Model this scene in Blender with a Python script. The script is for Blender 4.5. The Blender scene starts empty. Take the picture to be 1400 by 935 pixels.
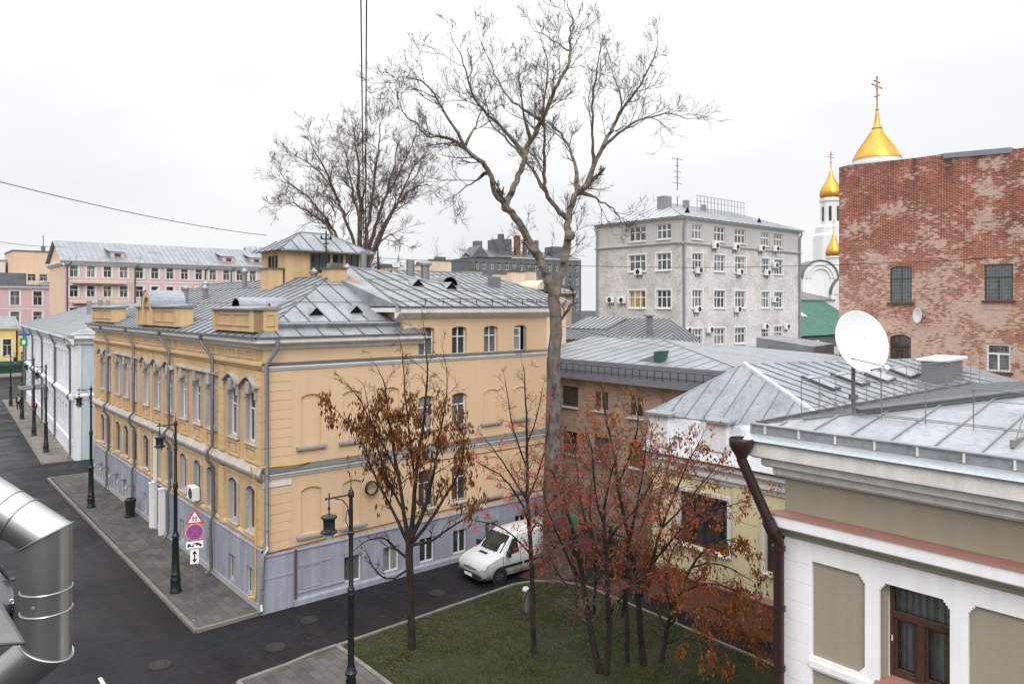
import bpy, math, random
from mathutils import Vector, Matrix

SC = bpy.context.scene
COL = SC.collection
RN = random.Random(11)
rad = math.radians
TH = rad(40.406)                       # the street grid is turned by this angle from the camera's view
CT, ST = math.cos(TH), math.sin(TH)

# ------------------------------------------------------------------ camera
EYE = 12.0
FPX, CXP, HYP = 1013.0, 700.0, 419.0   # focal length and horizon of the photograph, in its pixels
cam = bpy.data.cameras.new('camera')
cam.sensor_width = 36.0
cam.lens = 36.0 * FPX / 1400.0
cam.shift_y = -(467.5 - HYP) / 1400.0
cam.clip_start = 0.1
cam.clip_end = 3000
camo = bpy.data.objects.new('camera', cam)
COL.objects.link(camo)
camo.location = (0, 0, EYE)
camo.rotation_euler = (rad(90), 0, 0)
SC.camera = camo

# ------------------------------------------------------------------ sky, sun, exposure
SUN_EL, SUN_AZ = rad(40), rad(172)     # azimuth measured clockwise from +Y
wld = bpy.data.worlds.new('World')
SC.world = wld
wld.use_nodes = True
nt = wld.node_tree
nt.nodes.clear()
wo = nt.nodes.new('ShaderNodeOutputWorld')
bg = nt.nodes.new('ShaderNodeBackground')
bg.inputs['Strength'].default_value = 0.1
sky = nt.nodes.new('ShaderNodeTexSky')
sky.sky_type = 'NISHITA'
sky.sun_disc = False
sky.sun_elevation = SUN_EL
sky.sun_rotation = SUN_AZ
tc = nt.nodes.new('ShaderNodeTexCoord')
sep = nt.nodes.new('ShaderNodeSeparateXYZ')
nt.links.new(tc.outputs['Generated'], sep.inputs[0])
mr = nt.nodes.new('ShaderNodeMapRange')          # overcast: the zenith is about three times as bright as the horizon
mr.inputs['From Min'].default_value = 0.0
mr.inputs['From Max'].default_value = 1.0
mr.inputs['To Min'].default_value = 8.05
mr.inputs['To Max'].default_value = 31.0
pw = nt.nodes.new('ShaderNodeMath')
pw.operation = 'POWER'
pw.inputs[1].default_value = 2.2
pw.use_clamp = True
nt.links.new(sep.outputs['Z'], pw.inputs[0])
nt.links.new(pw.outputs[0], mr.inputs['Value'])
nz = nt.nodes.new('ShaderNodeTexNoise')
nz.inputs['Scale'].default_value = 2.2
nz.inputs['Detail'].default_value = 4
mp = nt.nodes.new('ShaderNodeMapping')
mp.inputs['Scale'].default_value = (1, 1, 2.6)
nt.links.new(tc.outputs['Generated'], mp.inputs[0])
nt.links.new(mp.outputs[0], nz.inputs['Vector'])
cr = nt.nodes.new('ShaderNodeValToRGB')
cr.color_ramp.elements[0].position = 0.35
cr.color_ramp.elements[0].color = (0.88, 0.90, 0.935, 1)
cr.color_ramp.elements[1].position = 0.62
cr.color_ramp.elements[1].color = (1.0, 1.0, 1.0, 1)
nt.links.new(nz.outputs[0], cr.inputs[0])
vm = nt.nodes.new('ShaderNodeVectorMath')
vm.operation = 'SCALE'
nt.links.new(cr.outputs[0], vm.inputs[0])
nt.links.new(mr.outputs[0], vm.inputs['Scale'])
mx = nt.nodes.new('ShaderNodeMixRGB')
mx.inputs[0].default_value = 0.04                # a trace of the clear sky above the cloud
nt.links.new(vm.outputs[0], mx.inputs[1])
nt.links.new(sky.outputs[0], mx.inputs[2])
nt.links.new(mx.outputs[0], bg.inputs['Color'])
nt.links.new(bg.outputs[0], wo.inputs[0])

sl = bpy.data.lights.new('sun', 'SUN')
sl.energy = 1.5
sl.angle = rad(35)
sl.color = (1.0, 0.96, 0.90)
so = bpy.data.objects.new('sun', sl)
COL.objects.link(so)
sd = Vector((math.sin(SUN_AZ) * math.cos(SUN_EL), math.cos(SUN_AZ) * math.cos(SUN_EL), math.sin(SUN_EL)))
so.rotation_euler = sd.to_track_quat('Z', 'Y').to_euler()
so.location = sd * 60

SC.view_settings.view_transform = 'Standard'
SC.view_settings.look = 'None'
SC.view_settings.exposure = 0.25
SC.view_settings.gamma = 1.0
SC.view_settings.use_curve_mapping = False
SC.cycles.max_bounces = 6
SC.cycles.diffuse_bounces = 3
SC.cycles.glossy_bounces = 3
SC.cycles.transparent_max_bounces = 8
SC.cycles.use_denoising = True

# ------------------------------------------------------------------ coordinates: a runs away along the side lane, b runs away along the street
def W(a, b, z=0.0):
    return Vector((a * CT - b * ST, a * ST + b * CT, z))

def AB(X, Y):
    return X * CT + Y * ST, -X * ST + Y * CT

def on_ground(x, y, z=0.0):
    Y = FPX * (EYE - z) / (y - HYP)
    return AB((x - CXP) / FPX * Y, Y)

def on_a(x, y, a):                     # where a sight line meets the upright plane a: (b, z)
    r = (x - CXP) / FPX
    Y = a / (r * CT + ST)
    return AB(r * Y, Y)[1], EYE - (y - HYP) / FPX * Y

def on_b(x, y, b):
    r = (x - CXP) / FPX
    Y = b / (CT - r * ST)
    return AB(r * Y, Y)[0], EYE - (y - HYP) / FPX * Y

def at_depth(x, y, Y):
    return Vector(((x - CXP) / FPX * Y, Y, EYE - (y - HYP) / FPX * Y))

def on_plane(x, y, p0, p1, p2):
    p0, p1, p2 = (W(*q) for q in (p0, p1, p2))
    n = (p1 - p0).cross(p2 - p0)
    o = Vector((0, 0, EYE))
    d = Vector(((x - CXP) / FPX, 1.0, -(y - HYP) / FPX))
    t_ = (p0 - o).dot(n) / d.dot(n)
    q = o + d * t_
    a, b = AB(q.x, q.y)
    return Vector((a, b, q.z))

# ------------------------------------------------------------------ materials
MATS = {}

def nodes_of(name):
    m = bpy.data.materials.new(name)
    m.use_nodes = True
    t = m.node_tree
    b = t.nodes['Principled BSDF']
    return m, t, b

def N(t, kind, **kw):
    n = t.nodes.new('ShaderNode' + kind)
    for k, v in kw.items():
        if k in n.inputs:
            n.inputs[k].default_value = v
        else:
            setattr(n, k, v)
    return n

def coords(t, scale=(1, 1, 1), kind='Object'):
    c = N(t, 'TexCoord')
    m = N(t, 'Mapping')
    m.inputs['Scale'].default_value = scale
    t.links.new(c.outputs[kind], m.inputs[0])
    return m.outputs[0]

def noise(t, vec, scale, detail=4, rough=0.6):
    n = N(t, 'TexNoise', Scale=scale, Detail=detail, Roughness=rough)
    t.links.new(vec, n.inputs['Vector'])
    return n.outputs[0]

def ramp(t, fac, stops):
    r = N(t, 'ValToRGB')
    e = r.color_ramp.elements
    while len(e) < len(stops):
        e.new(0.5)
    for k, (p, c) in enumerate(stops):
        e[k].position = p
        e[k].color = (c[0], c[1], c[2], 1) if hasattr(c, '__len__') else (c, c, c, 1)
    t.links.new(fac, r.inputs[0])
    return r.outputs[0]

def mixc(t, fac, c1, c2, mode='MIX'):
    m = N(t, 'MixRGB', blend_type=mode)
    for k, v in ((0, fac), (1, c1), (2, c2)):
        if isinstance(v, bpy.types.NodeSocket):
            t.links.new(v, m.inputs[k])
        elif k == 0:
            m.inputs[0].default_value = v
        else:
            m.inputs[k].default_value = (v[0], v[1], v[2], 1)
    return m.outputs[0]

def bump(t, b, h, strength, dist):
    n = N(t, 'Bump', Strength=strength, Distance=dist)
    t.links.new(h, n.inputs['Height'])
    t.links.new(n.outputs[0], b.inputs['Normal'])

def sc(c, k):
    return tuple(min(1, x * k) for x in c)

def surf(name, c, rough=0.85, metal=0.0, vary=0.16, scale=0.9, streak=0.0, grain=25.0, bmp=0.15, bdist=0.01, dirt=None, dirt_amt=0.35, spec=0.3):
    """stained and weathered plain surface"""
    m, t, b = nodes_of(name)
    v = coords(t)
    big = noise(t, v, scale, 5, 0.62)
    col = ramp(t, big, [(0.3, sc(c, 1 - vary)), (0.5, c), (0.72, sc(c, 1 + vary * 0.6))])
    if streak:
        vs = coords(t, (2.6, 2.6, 0.16))
        s = noise(t, vs, 1.6, 5, 0.65)
        k = ramp(t, s, [(0.42, 1 - streak), (0.62, 1.0)])
        col = mixc(t, 1.0, col, k, 'MULTIPLY')
    if dirt:
        d = noise(t, v, scale * 2.7, 6, 0.7)
        f = ramp(t, d, [(0.55, 0.0), (0.70, dirt_amt)])
        col = mixc(t, f, col, dirt)
    g = noise(t, v, grain, 3, 0.6)
    k = ramp(t, g, [(0.3, 0.90), (0.7, 1.06)])
    col = mixc(t, 1.0, col, k, 'MULTIPLY')
    t.links.new(col, b.inputs['Base Color'])
    b.inputs['Metallic'].default_value = metal
    b.inputs['Specular IOR Level'].default_value = spec
    rr = ramp(t, big, [(0.3, max(0.05, rough - 0.08)), (0.7, min(1, rough + 0.08))])
    t.links.new(rr, b.inputs['Roughness'])
    if bmp:
        bump(t, b, g, bmp, bdist)
    MATS[name] = m
    return m

def metal_roof(name, c, rough=0.45, metal=0.35, rust=None, patch=0.10):
    """standing-seam sheet metal: panels of slightly different tone, drips and stains"""
    m, t, b = nodes_of(name)
    v = coords(t)
    vo = N(t, 'TexVoronoi', Scale=0.9)
    vo.feature = 'F1'
    vo.distance = 'CHEBYCHEV'
    t.links.new(v, vo.inputs['Vector'])
    pn = N(t, 'SeparateColor')
    t.links.new(vo.outputs['Color'], pn.inputs[0])
    col = ramp(t, pn.outputs[0], [(0.0, sc(c, 1 - patch)), (1.0, sc(c, 1 + patch * 0.7))])
    big = noise(t, v, 0.7, 7, 0.72)
    k = ramp(t, big, [(0.30, 0.72), (0.5, 1.0), (0.7, 1.14)])
    col = mixc(t, 1.0, col, k, 'MULTIPLY')
    sp = noise(t, v, 6.5, 5, 0.72)
    k2 = ramp(t, sp, [(0.36, 0.74), (0.5, 1.0)])
    st = noise(t, coords(t, (1.0, 1.0, 0.3)), 3.2, 6, 0.75)
    col = mixc(t, ramp(t, st, [(0.60, 0.0), (0.72, 0.45)]), col, sc(c, 0.5))
    col = mixc(t, 1.0, col, k2, 'MULTIPLY')
    if rust:
        rn = noise(t, v, 1.4, 7, 0.75)
        f = ramp(t, rn, [(0.60, 0.0), (0.70, 0.55)])
        col = mixc(t, f, col, rust)
    t.links.new(col, b.inputs['Base Color'])
    b.inputs['Metallic'].default_value = metal
    rr = ramp(t, big, [(0.3, rough + 0.12), (0.7, max(0.1, rough - 0.08))])
    t.links.new(rr, b.inputs['Roughness'])
    w = noise(t, v, 2.2, 3, 0.5)
    bump(t, b, w, 0.45, 0.03)
    MATS[name] = m
    return m

def plain(name, c, rough=0.5, metal=0.0, spec=0.5, grain=0.12, gscale=14.0):
    m, t, b = nodes_of(name)
    v = coords(t)
    g = noise(t, v, gscale, 4, 0.6)
    col = ramp(t, g, [(0.3, sc(c, 1 - grain)), (0.7, sc(c, 1 + grain))])
    t.links.new(col, b.inputs['Base Color'])
    b.inputs['Roughness'].default_value = rough
    b.inputs['Metallic'].default_value = metal
    b.inputs['Specular IOR Level'].default_value = spec
    MATS[name] = m
    return m

def brick(name, c1, c2, mortar, plane, patch=None, patch_amt=0.5, pscale=0.35, size=(0.26, 0.078), top=None, bias=None, low=None):
    """brickwork; plane 'a' maps (y, z), 'b' maps (x, z), with peeling limewash in patches"""
    m, t, b = nodes_of(name)
    c = N(t, 'TexCoord')
    s = N(t, 'SeparateXYZ')
    t.links.new(c.outputs['Object'], s.inputs[0])
    cb = N(t, 'CombineXYZ')
    t.links.new(s.outputs['Y' if plane == 'a' else 'X'], cb.inputs[0])
    t.links.new(s.outputs['Z'], cb.inputs[1])
    br = N(t, 'TexBrick', Scale=1.0)
    br.inputs['Mortar Size'].default_value = 0.010
    br.inputs['Brick Width'].default_value = size[0]
    br.inputs['Row Height'].default_value = size[1]
    br.inputs['Mortar Smooth'].default_value = 0.3
    br.inputs['Bias'].default_value = 0.0
    br.inputs['Color1'].default_value = (*c1, 1)
    br.inputs['Color2'].default_value = (*c2, 1)
    br.inputs['Mortar'].default_value = (*mortar, 1)
    t.links.new(cb.outputs[0], br.inputs['Vector'])
    col = br.outputs['Color']
    v = c.outputs['Object']
    big = noise(t, v, 0.45, 6, 0.65)
    k = ramp(t, big, [(0.3, 0.72), (0.5, 1.0), (0.7, 1.18)])
    col = mixc(t, 1.0, col, k, 'MULTIPLY')
    if low:                             # paler brick lower down the wall
        zl = N(t, 'MapRange')
        zl.inputs['From Min'].default_value = 16.8
        zl.inputs['From Max'].default_value = 12.0
        t.links.new(s.outputs['Z'], zl.inputs['Value'])
        wz = N(t, 'Math', operation='MULTIPLY')
        t.links.new(zl.outputs[0], wz.inputs[0])
        t.links.new(ramp(t, big, [(0.30, 0.35), (0.55, 0.85)]), wz.inputs[1])
        col = mixc(t, wz.outputs[0], col, mixc(t, 0.45, low, br.outputs['Color']))
    mid = noise(t, v, 4.5, 5, 0.7)
    k = ramp(t, mid, [(0.3, 0.62), (0.55, 1.08)])
    col = mixc(t, 1.0, col, k, 'MULTIPLY')
    if top is not None:                 # soot washed down from the coping
        zz = N(t, 'MapRange')
        zz.inputs['From Min'].default_value = top - 3.2
        zz.inputs['From Max'].default_value = top
        t.links.new(s.outputs['Z'], zz.inputs['Value'])
        st = N(t, 'Mapping')
        st.inputs['Scale'].default_value = (0.9, 0.9, 0.12)
        t.links.new(v, st.inputs[0])
        sn = noise(t, st.outputs[0], 1.3, 5, 0.6)
        f = ramp(t, sn, [(0.48, 0.0), (0.66, 1.0)])
        mm = N(t, 'Math', operation='MULTIPLY')
        t.links.new(f, mm.inputs[0])
        t.links.new(zz.outputs[0], mm.inputs[1])
        m2 = N(t, 'Math', operation='MULTIPLY')
        m2.inputs[1].default_value = 0.8
        t.links.new(mm.outputs[0], m2.inputs[0])
        col = mixc(t, m2.outputs[0], col, (0.045, 0.032, 0.035))
    if patch:
        pm = N(t, 'Mapping')
        pm.inputs['Scale'].default_value = (1.0, 1.0, 1.7)
        t.links.new(v, pm.inputs[0])
        pn = noise(t, pm.outputs[0], pscale, 8, 0.66)
        cm = N(t, 'Mapping')
        cm.inputs['Scale'].default_value = (1 / size[0], 1 / size[0], 1 / size[1])
        t.links.new(v, cm.inputs[0])
        ragged = noise(t, cm.outputs[0], 0.9, 2, 0.6)   # whole bricks keep or lose their whitewash
        ad = N(t, 'Math', operation='MULTIPLY_ADD')
        ad.inputs[1].default_value = 0.55
        t.links.new(ragged, ad.inputs[0])
        t.links.new(pn, ad.inputs[2])
        fac = ad.outputs[0]
        if bias:                        # limewash survives lower down
            zb = N(t, 'MapRange')
            zb.inputs['From Min'].default_value = bias[0]
            zb.inputs['From Max'].default_value = bias[1]
            zb.inputs['To Min'].default_value = bias[2]
            zb.inputs['To Max'].default_value = bias[3]
            t.links.new(s.outputs['Z'], zb.inputs['Value'])
            a2 = N(t, 'Math', operation='ADD')
            t.links.new(fac, a2.inputs[0])
            t.links.new(zb.outputs[0], a2.inputs[1])
            fac = a2.outputs[0]
        f = ramp(t, fac, [(0.785, 0.0), (0.825, patch_amt)])
        pc = mixc(t, 0.55, patch, mixc(t, 1.0, patch, ramp(t, mid, [(0.35, 0.72), (0.6, 1.1)]), 'MULTIPLY'))
        col = mixc(t, f, col, pc)
    t.links.new(col, b.inputs['Base Color'])
    b.inputs['Roughness'].default_value = 0.92
    b.inputs['Specular IOR Level'].default_value = 0.2
    bump(t, b, br.outputs['Fac'], -0.35, 0.012)
    MATS[name] = m
    return m

def paving(name, c, size=(0.6, 0.3), rot=0.0):
    m, t, b = nodes_of(name)
    c0 = N(t, 'TexCoord')
    mp = N(t, 'Mapping')
    mp.inputs['Rotation'].default_value = (0, 0, rot)
    t.links.new(c0.outputs['Object'], mp.inputs[0])
    br = N(t, 'TexBrick', Scale=1.0)
    br.inputs['Mortar Size'].default_value = 0.008
    br.inputs['Brick Width'].default_value = size[0]
    br.inputs['Row Height'].default_value = size[1]
    br.inputs['Color1'].default_value = (*sc(c, 0.80), 1)
    br.inputs['Color2'].default_value = (*sc(c, 1.18), 1)
    br.inputs['Mortar'].default_value = (*sc(c, 0.55), 1)
    t.links.new(mp.outputs[0], br.inputs['Vector'])
    v = c0.outputs['Object']
    big = noise(t, v, 0.5, 6, 0.7)
    k = ramp(t, big, [(0.32, 0.68), (0.5, 0.98), (0.7, 1.2)])
    col = mixc(t, 1.0, br.outputs['Color'], k, 'MULTIPLY')
    g = noise(t, v, 18, 4, 0.7)
    k = ramp(t, g, [(0.3, 0.85), (0.7, 1.1)])
    col = mixc(t, 1.0, col, k, 'MULTIPLY')
    t.links.new(col, b.inputs['Base Color'])
    b.inputs['Roughness'].default_value = 0.85
    b.inputs['Specular IOR Level'].default_value = 0.15
    bump(t, b, br.outputs['Fac'], -0.3, 0.006)
    MATS[name] = m
    return m

def asphalt():
    m, t, b = nodes_of('asphalt')
    v = coords(t)
    big = noise(t, v, 0.20, 8, 0.70)
    col = ramp(t, big, [(0.30, (0.0075, 0.0070, 0.0090)), (0.5, (0.0130, 0.0123, 0.0152)), (0.72, (0.0235, 0.0222, 0.0262))])
    trk = noise(t, coords(t, (0.85, 0.035, 1)), 1.0, 5, 0.62)          # wheel tracks run along the street
    col = mixc(t, ramp(t, trk, [(0.46, 0.0), (0.60, 0.6)]), col, (0.022, 0.0207, 0.0245))
    vo = N(t, 'TexVoronoi', Scale=0.16)                                  # relaid patches
    vo.distance = 'CHEBYCHEV'
    t.links.new(coords(t, (1, 0.45, 1)), vo.inputs['Vector'])
    sp = N(t, 'SeparateColor')
    t.links.new(vo.outputs['Color'], sp.inputs[0])
    col = mixc(t, 1.0, col, ramp(t, sp.outputs[0], [(0.0, 0.68), (0.7, 1.0), (1.0, 1.38)]), 'MULTIPLY')
    mid = noise(t, v, 2.4, 6, 0.72)
    col = mixc(t, 1.0, col, ramp(t, mid, [(0.32, 0.72), (0.5, 1.0), (0.70, 1.32)]), 'MULTIPLY')
    dust = noise(t, v, 0.9, 7, 0.78)
    col = mixc(t, ramp(t, dust, [(0.60, 0.0), (0.74, 0.55)]), col, (0.042, 0.040, 0.042))
    g = noise(t, v, 60, 3, 0.7)
    col = mixc(t, 1.0, col, ramp(t, g, [(0.3, 0.62), (0.7, 1.45)]), 'MULTIPLY')
    cr = N(t, 'TexVoronoi', Scale=0.30)
    cr.feature = 'DISTANCE_TO_EDGE'
    wob = noise(t, v, 1.5, 5, 0.65)
    wv = N(t, 'VectorMath', operation='ADD')
    t.links.new(v, wv.inputs[0])
    t.links.new(wob, wv.inputs[1])
    t.links.new(wv.outputs[0], cr.inputs['Vector'])
    col = mixc(t, ramp(t, cr.outputs['Distance'], [(0.0, 0.75), (0.014, 0.0)]), col, (0.009, 0.008, 0.009))
    t.links.new(col, b.inputs['Base Color'])
    t.links.new(ramp(t, big, [(0.38, 0.36), (0.62, 0.85)]), b.inputs['Roughness'])
    b.inputs['Specular IOR Level'].default_value = 0.22
    bump(t, b, g, 0.35, 0.012)
    MATS['asphalt'] = m

def glass(name, c=(0.02, 0.024, 0.028), rough=0.06, c2=None):
    """window glass seen from outside: dark room and pale drapes behind, the sky mirrored in it"""
    m, t, b = nodes_of(name)
    v = coords(t, (1.0, 1.0, 0.25))
    n = noise(t, v, 2.2, 3, 0.55)
    col = ramp(t, n, [(0.40, c), (0.60, c2 or sc(c, 2.2))])
    t.links.new(col, b.inputs['Base Color'])
    b.inputs['Roughness'].default_value = rough
    b.inputs['Specular IOR Level'].default_value = 0.6
    w = noise(t, coords(t), 1.3, 2, 0.5)
    bump(t, b, w, 0.08, 0.02)
    MATS[name] = m

YEL = (0.60, 0.385, 0.185)
surf('ochre_stucco', (0.645, 0.455, 0.295), vary=0.05, streak=0.035, scale=0.35, dirt=(0.46, 0.34, 0.23), dirt_amt=0.25)
surf('ochre_street', (0.58, 0.375, 0.185), vary=0.12, streak=0.14, scale=0.6, dirt=(0.30, 0.20, 0.11), dirt_amt=0.45)
surf('ochre_trim', (0.60, 0.415, 0.235), vary=0.12, streak=0.12, scale=1.2, dirt=(0.33, 0.25, 0.18), dirt_amt=0.4)
surf('pale_ochre', (0.66, 0.52, 0.36), vary=0.08, streak=0.08)
surf('pale_trim', (0.45, 0.405, 0.37), vary=0.12, streak=0.25, scale=1.2, dirt=(0.33, 0.29, 0.26), dirt_amt=0.4)
surf('plinth_grey', (0.32, 0.335, 0.405), vary=0.10, streak=0.18, dirt=(0.30, 0.30, 0.33), dirt_amt=0.5)
surf('plinth_street', (0.31, 0.32, 0.375), vary=0.14, streak=0.25, dirt=(0.2, 0.2, 0.22), dirt_amt=0.5)
surf('sill_stone', (0.29, 0.265, 0.26), vary=0.12, streak=0.1)
surf('white_trim', (0.72, 0.71, 0.71), vary=0.07, streak=0.12)
surf('cream_trim', (0.73, 0.70, 0.65), vary=0.07, streak=0.12, scale=1.0)
surf('white_house', (0.86, 0.845, 0.855), vary=0.05, streak=0.07, scale=0.6, grain=60, bmp=0.1)
surf('beige_house', (0.325, 0.285, 0.215), vary=0.05, streak=0.05, scale=0.7, grain=60, bmp=0.12)
surf('terracotta_sheet', (0.27, 0.13, 0.105), rough=0.55, vary=0.12, scale=2.0)
surf('pale_yellow', (0.74, 0.65, 0.41), vary=0.06, streak=0.08)
surf('red_granite', (0.20, 0.085, 0.055), rough=0.5, vary=0.25, scale=4, grain=40)
surf('blue_stucco', (0.47, 0.57, 0.63), vary=0.08, streak=0.14)
surf('blue_white', (0.72, 0.75, 0.79), vary=0.07, streak=0.16)
surf('pink_stucco', (0.66, 0.475, 0.455), vary=0.10, streak=0.14, scale=0.3)
surf('rose_stucco', (0.60, 0.42, 0.44), vary=0.08, streak=0.1)
surf('peach_stucco', (0.74, 0.54, 0.39), vary=0.08, streak=0.12, scale=0.3)
surf('lemon_stucco', (0.76, 0.585, 0.24), vary=0.08)
surf('cream_stucco', (0.70, 0.57, 0.43), vary=0.12, streak=0.15)
surf('soot_stone', (0.15, 0.155, 0.17), vary=0.2, streak=0.2, scale=0.3)
surf('church_white', (0.75, 0.74, 0.75), vary=0.05, streak=0.08)
surf('grey_render', (0.46, 0.445, 0.43), vary=0.06, streak=0.1, scale=0.3)
surf('concrete', (0.33, 0.32, 0.31), vary=0.2, scale=1.5, dirt=(0.2, 0.19, 0.18))
surf('kerb_stone', (0.175, 0.155, 0.145), vary=0.25, scale=2.0, grain=40, dirt=(0.12, 0.11, 0.10), dirt_amt=0.5)
surf('bitumen', (0.075, 0.075, 0.09), rough=0.8, vary=0.25, scale=2)
surf('soil', (0.060, 0.032, 0.022), vary=0.3, scale=3)
metal_roof('roof_metal', (0.25, 0.267, 0.29), rust=None)
metal_roof('roof_light', (0.275, 0.292, 0.315), patch=0.10)
metal_roof('roof_near', (0.325, 0.34, 0.365), rough=0.42, patch=0.08)
metal_roof('roof_dark', (0.155, 0.163, 0.178))
metal_roof('roof_rusty', (0.30, 0.32, 0.34), rust=(0.16, 0.10, 0.07))
metal_roof('roof_silver', (0.72, 0.74, 0.79), rough=0.5, metal=0.25, patch=0.08)
metal_roof('roof_pale', (0.46, 0.48, 0.51), patch=0.06)
metal_roof('roof_green', (0.085, 0.20, 0.145), metal=0.1)
plain('seam_metal', (0.125, 0.132, 0.142), 0.5, 0.3)
plain('seam_light', (0.24, 0.25, 0.27), 0.45, 0.3)
plain('zinc', (0.26, 0.27, 0.28), 0.38, 0.6)
plain('zinc_light', (0.40, 0.43, 0.46), 0.4, 0.5)
plain('rail_metal', (0.20, 0.175, 0.16), 0.6, 0.2, grain=0.3)
plain('zinc_dull', (0.13, 0.13, 0.13), 0.5, 0.4)
plain('galvanised', (0.40, 0.405, 0.40), 0.30, 0.92, grain=0.12, gscale=5)
plain('white_plastic', (0.74, 0.74, 0.75), 0.4, grain=0.04)
plain('frame_white', (0.70, 0.70, 0.71), 0.45, grain=0.06)
plain('frame_grey', (0.45, 0.44, 0.43), 0.6, grain=0.15)
plain('frame_brown', (0.065, 0.030, 0.019), 0.4, grain=0.25)
plain('brown_pipe', (0.038, 0.019, 0.016), 0.30, 0.1)
plain('black_iron', (0.016, 0.019, 0.021), 0.35, 0.2)
plain('green_iron', (0.022, 0.034, 0.036), 0.32, 0.2)
plain('rust_iron', (0.10, 0.055, 0.04), 0.8, 0.1)
plain('manhole_iron', (0.032, 0.025, 0.024), 0.7, 0.2, grain=0.3)
plain('dark_void', (0.010, 0.010, 0.011), 0.9, spec=0.1)
plain('gas_yellow', (0.62, 0.36, 0.04), 0.5)
plain('wood_door', (0.035, 0.016, 0.013), 0.45, grain=0.3)
plain('rubber', (0.016, 0.016, 0.017), 0.7)
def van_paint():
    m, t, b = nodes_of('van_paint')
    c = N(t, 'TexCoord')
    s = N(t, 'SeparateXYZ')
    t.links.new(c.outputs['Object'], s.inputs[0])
    z = N(t, 'MapRange')                # shade and ground reflection painted into the lower body colour, mottled by noise
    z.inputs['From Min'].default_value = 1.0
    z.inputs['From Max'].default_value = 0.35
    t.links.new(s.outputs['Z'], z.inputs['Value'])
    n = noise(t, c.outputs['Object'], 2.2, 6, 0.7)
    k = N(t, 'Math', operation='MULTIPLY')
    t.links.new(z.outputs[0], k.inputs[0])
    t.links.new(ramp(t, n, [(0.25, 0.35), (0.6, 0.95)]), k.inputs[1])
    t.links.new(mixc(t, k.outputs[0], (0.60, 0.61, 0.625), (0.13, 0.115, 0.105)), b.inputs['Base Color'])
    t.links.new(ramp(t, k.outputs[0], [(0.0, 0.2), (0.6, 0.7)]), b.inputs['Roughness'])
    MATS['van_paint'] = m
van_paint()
plain('car_paint', (0.065, 0.072, 0.085), 0.2, 0.4, grain=0.05)
plain('black_plastic', (0.022, 0.022, 0.024), 0.5)
plain('alloy', (0.42, 0.42, 0.43), 0.3, 0.8)
plain('lens', (0.55, 0.56, 0.57), 0.1, 0.2, grain=0.2)
plain('amber_lens', (0.75, 0.42, 0.12), 0.2)
plain('sign_white', (0.78, 0.78, 0.78), 0.45, grain=0.02)
plain('sign_red', (0.62, 0.03, 0.06), 0.45, grain=0.03)
plain('sign_blue', (0.06, 0.10, 0.42), 0.45, grain=0.03)
plain('sign_black', (0.01, 0.01, 0.012), 0.45, grain=0.03)
plain('green_paint', (0.03, 0.30, 0.13), 0.5)
plain('dark_green', (0.03, 0.10, 0.075), 0.5)
plain('gold', (0.56, 0.31, 0.065), 0.36, 0.85, grain=0.12, gscale=2)
plain('copper_cross', (0.50, 0.27, 0.13), 0.4, 0.6)
plain('curtain', (0.60, 0.56, 0.50), 0.9, grain=0.25, gscale=8)
plain('cloth_black', (0.015, 0.015, 0.017), 0.9)
plain('cloth_red', (0.35, 0.03, 0.04), 0.9)
plain('skin', (0.50, 0.32, 0.24), 0.6)
plain('snowy_cap', (0.55, 0.56, 0.57), 0.6)
plain('road_paint', (0.50, 0.50, 0.50), 0.7, grain=0.3, gscale=9)
plain('lamp_lens', (0.40, 0.41, 0.42), 0.15)
surf('grass_base', (0.022, 0.027, 0.010), vary=0.4, scale=1.1, dirt=(0.06, 0.045, 0.025), dirt_amt=0.7)
asphalt()
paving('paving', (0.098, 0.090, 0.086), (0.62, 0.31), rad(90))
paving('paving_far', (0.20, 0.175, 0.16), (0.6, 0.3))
brick('red_brick', (0.33, 0.075, 0.042), (0.13, 0.036, 0.027), (0.50, 0.36, 0.29), 'a', patch=(0.58, 0.45, 0.385), patch_amt=0.66, pscale=0.42, top=20.9, bias=(8.5, 20.5, 0.08, -0.07), size=(0.30, 0.10), low=(0.42, 0.26, 0.18))
brick('brown_brick', (0.34, 0.225, 0.155), (0.24, 0.155, 0.11), (0.32, 0.25, 0.20), 'a', patch=(0.42, 0.33, 0.26), patch_amt=0.5, pscale=0.6, bias=(0, 8, 0.12, 0.05))
brick('white_brick_a', (0.56, 0.535, 0.52), (0.48, 0.455, 0.445), (0.55, 0.525, 0.51), 'a', patch=(0.40, 0.32, 0.29), patch_amt=0.4, pscale=1.1, bias=(6, 18.3, -0.12, 0.03))
brick('white_brick_b', (0.60, 0.575, 0.565), (0.52, 0.495, 0.485), (0.59, 0.565, 0.555), 'b', patch=(0.42, 0.33, 0.30), patch_amt=0.4, pscale=1.1, bias=(6, 18.3, -0.12, 0.03))
for k, (c, c2) in enumerate((((0.018, 0.021, 0.024), (0.05, 0.055, 0.06)), ((0.035, 0.04, 0.042), (0.13, 0.135, 0.13)), ((0.07, 0.075, 0.075), (0.25, 0.25, 0.24)), ((0.028, 0.024, 0.020), (0.10, 0.075, 0.05)))):
    glass('glass%d' % k, c, 0.06, c2)
glass('car_glass', (0.012, 0.016, 0.015), 0.05, (0.03, 0.04, 0.036))
glass('lit_glass', (0.10, 0.07, 0.035), 0.08, (0.45, 0.32, 0.12))
plain('grille_glass', (0.16, 0.19, 0.185), 0.25, grain=0.35, gscale=5)

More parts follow.
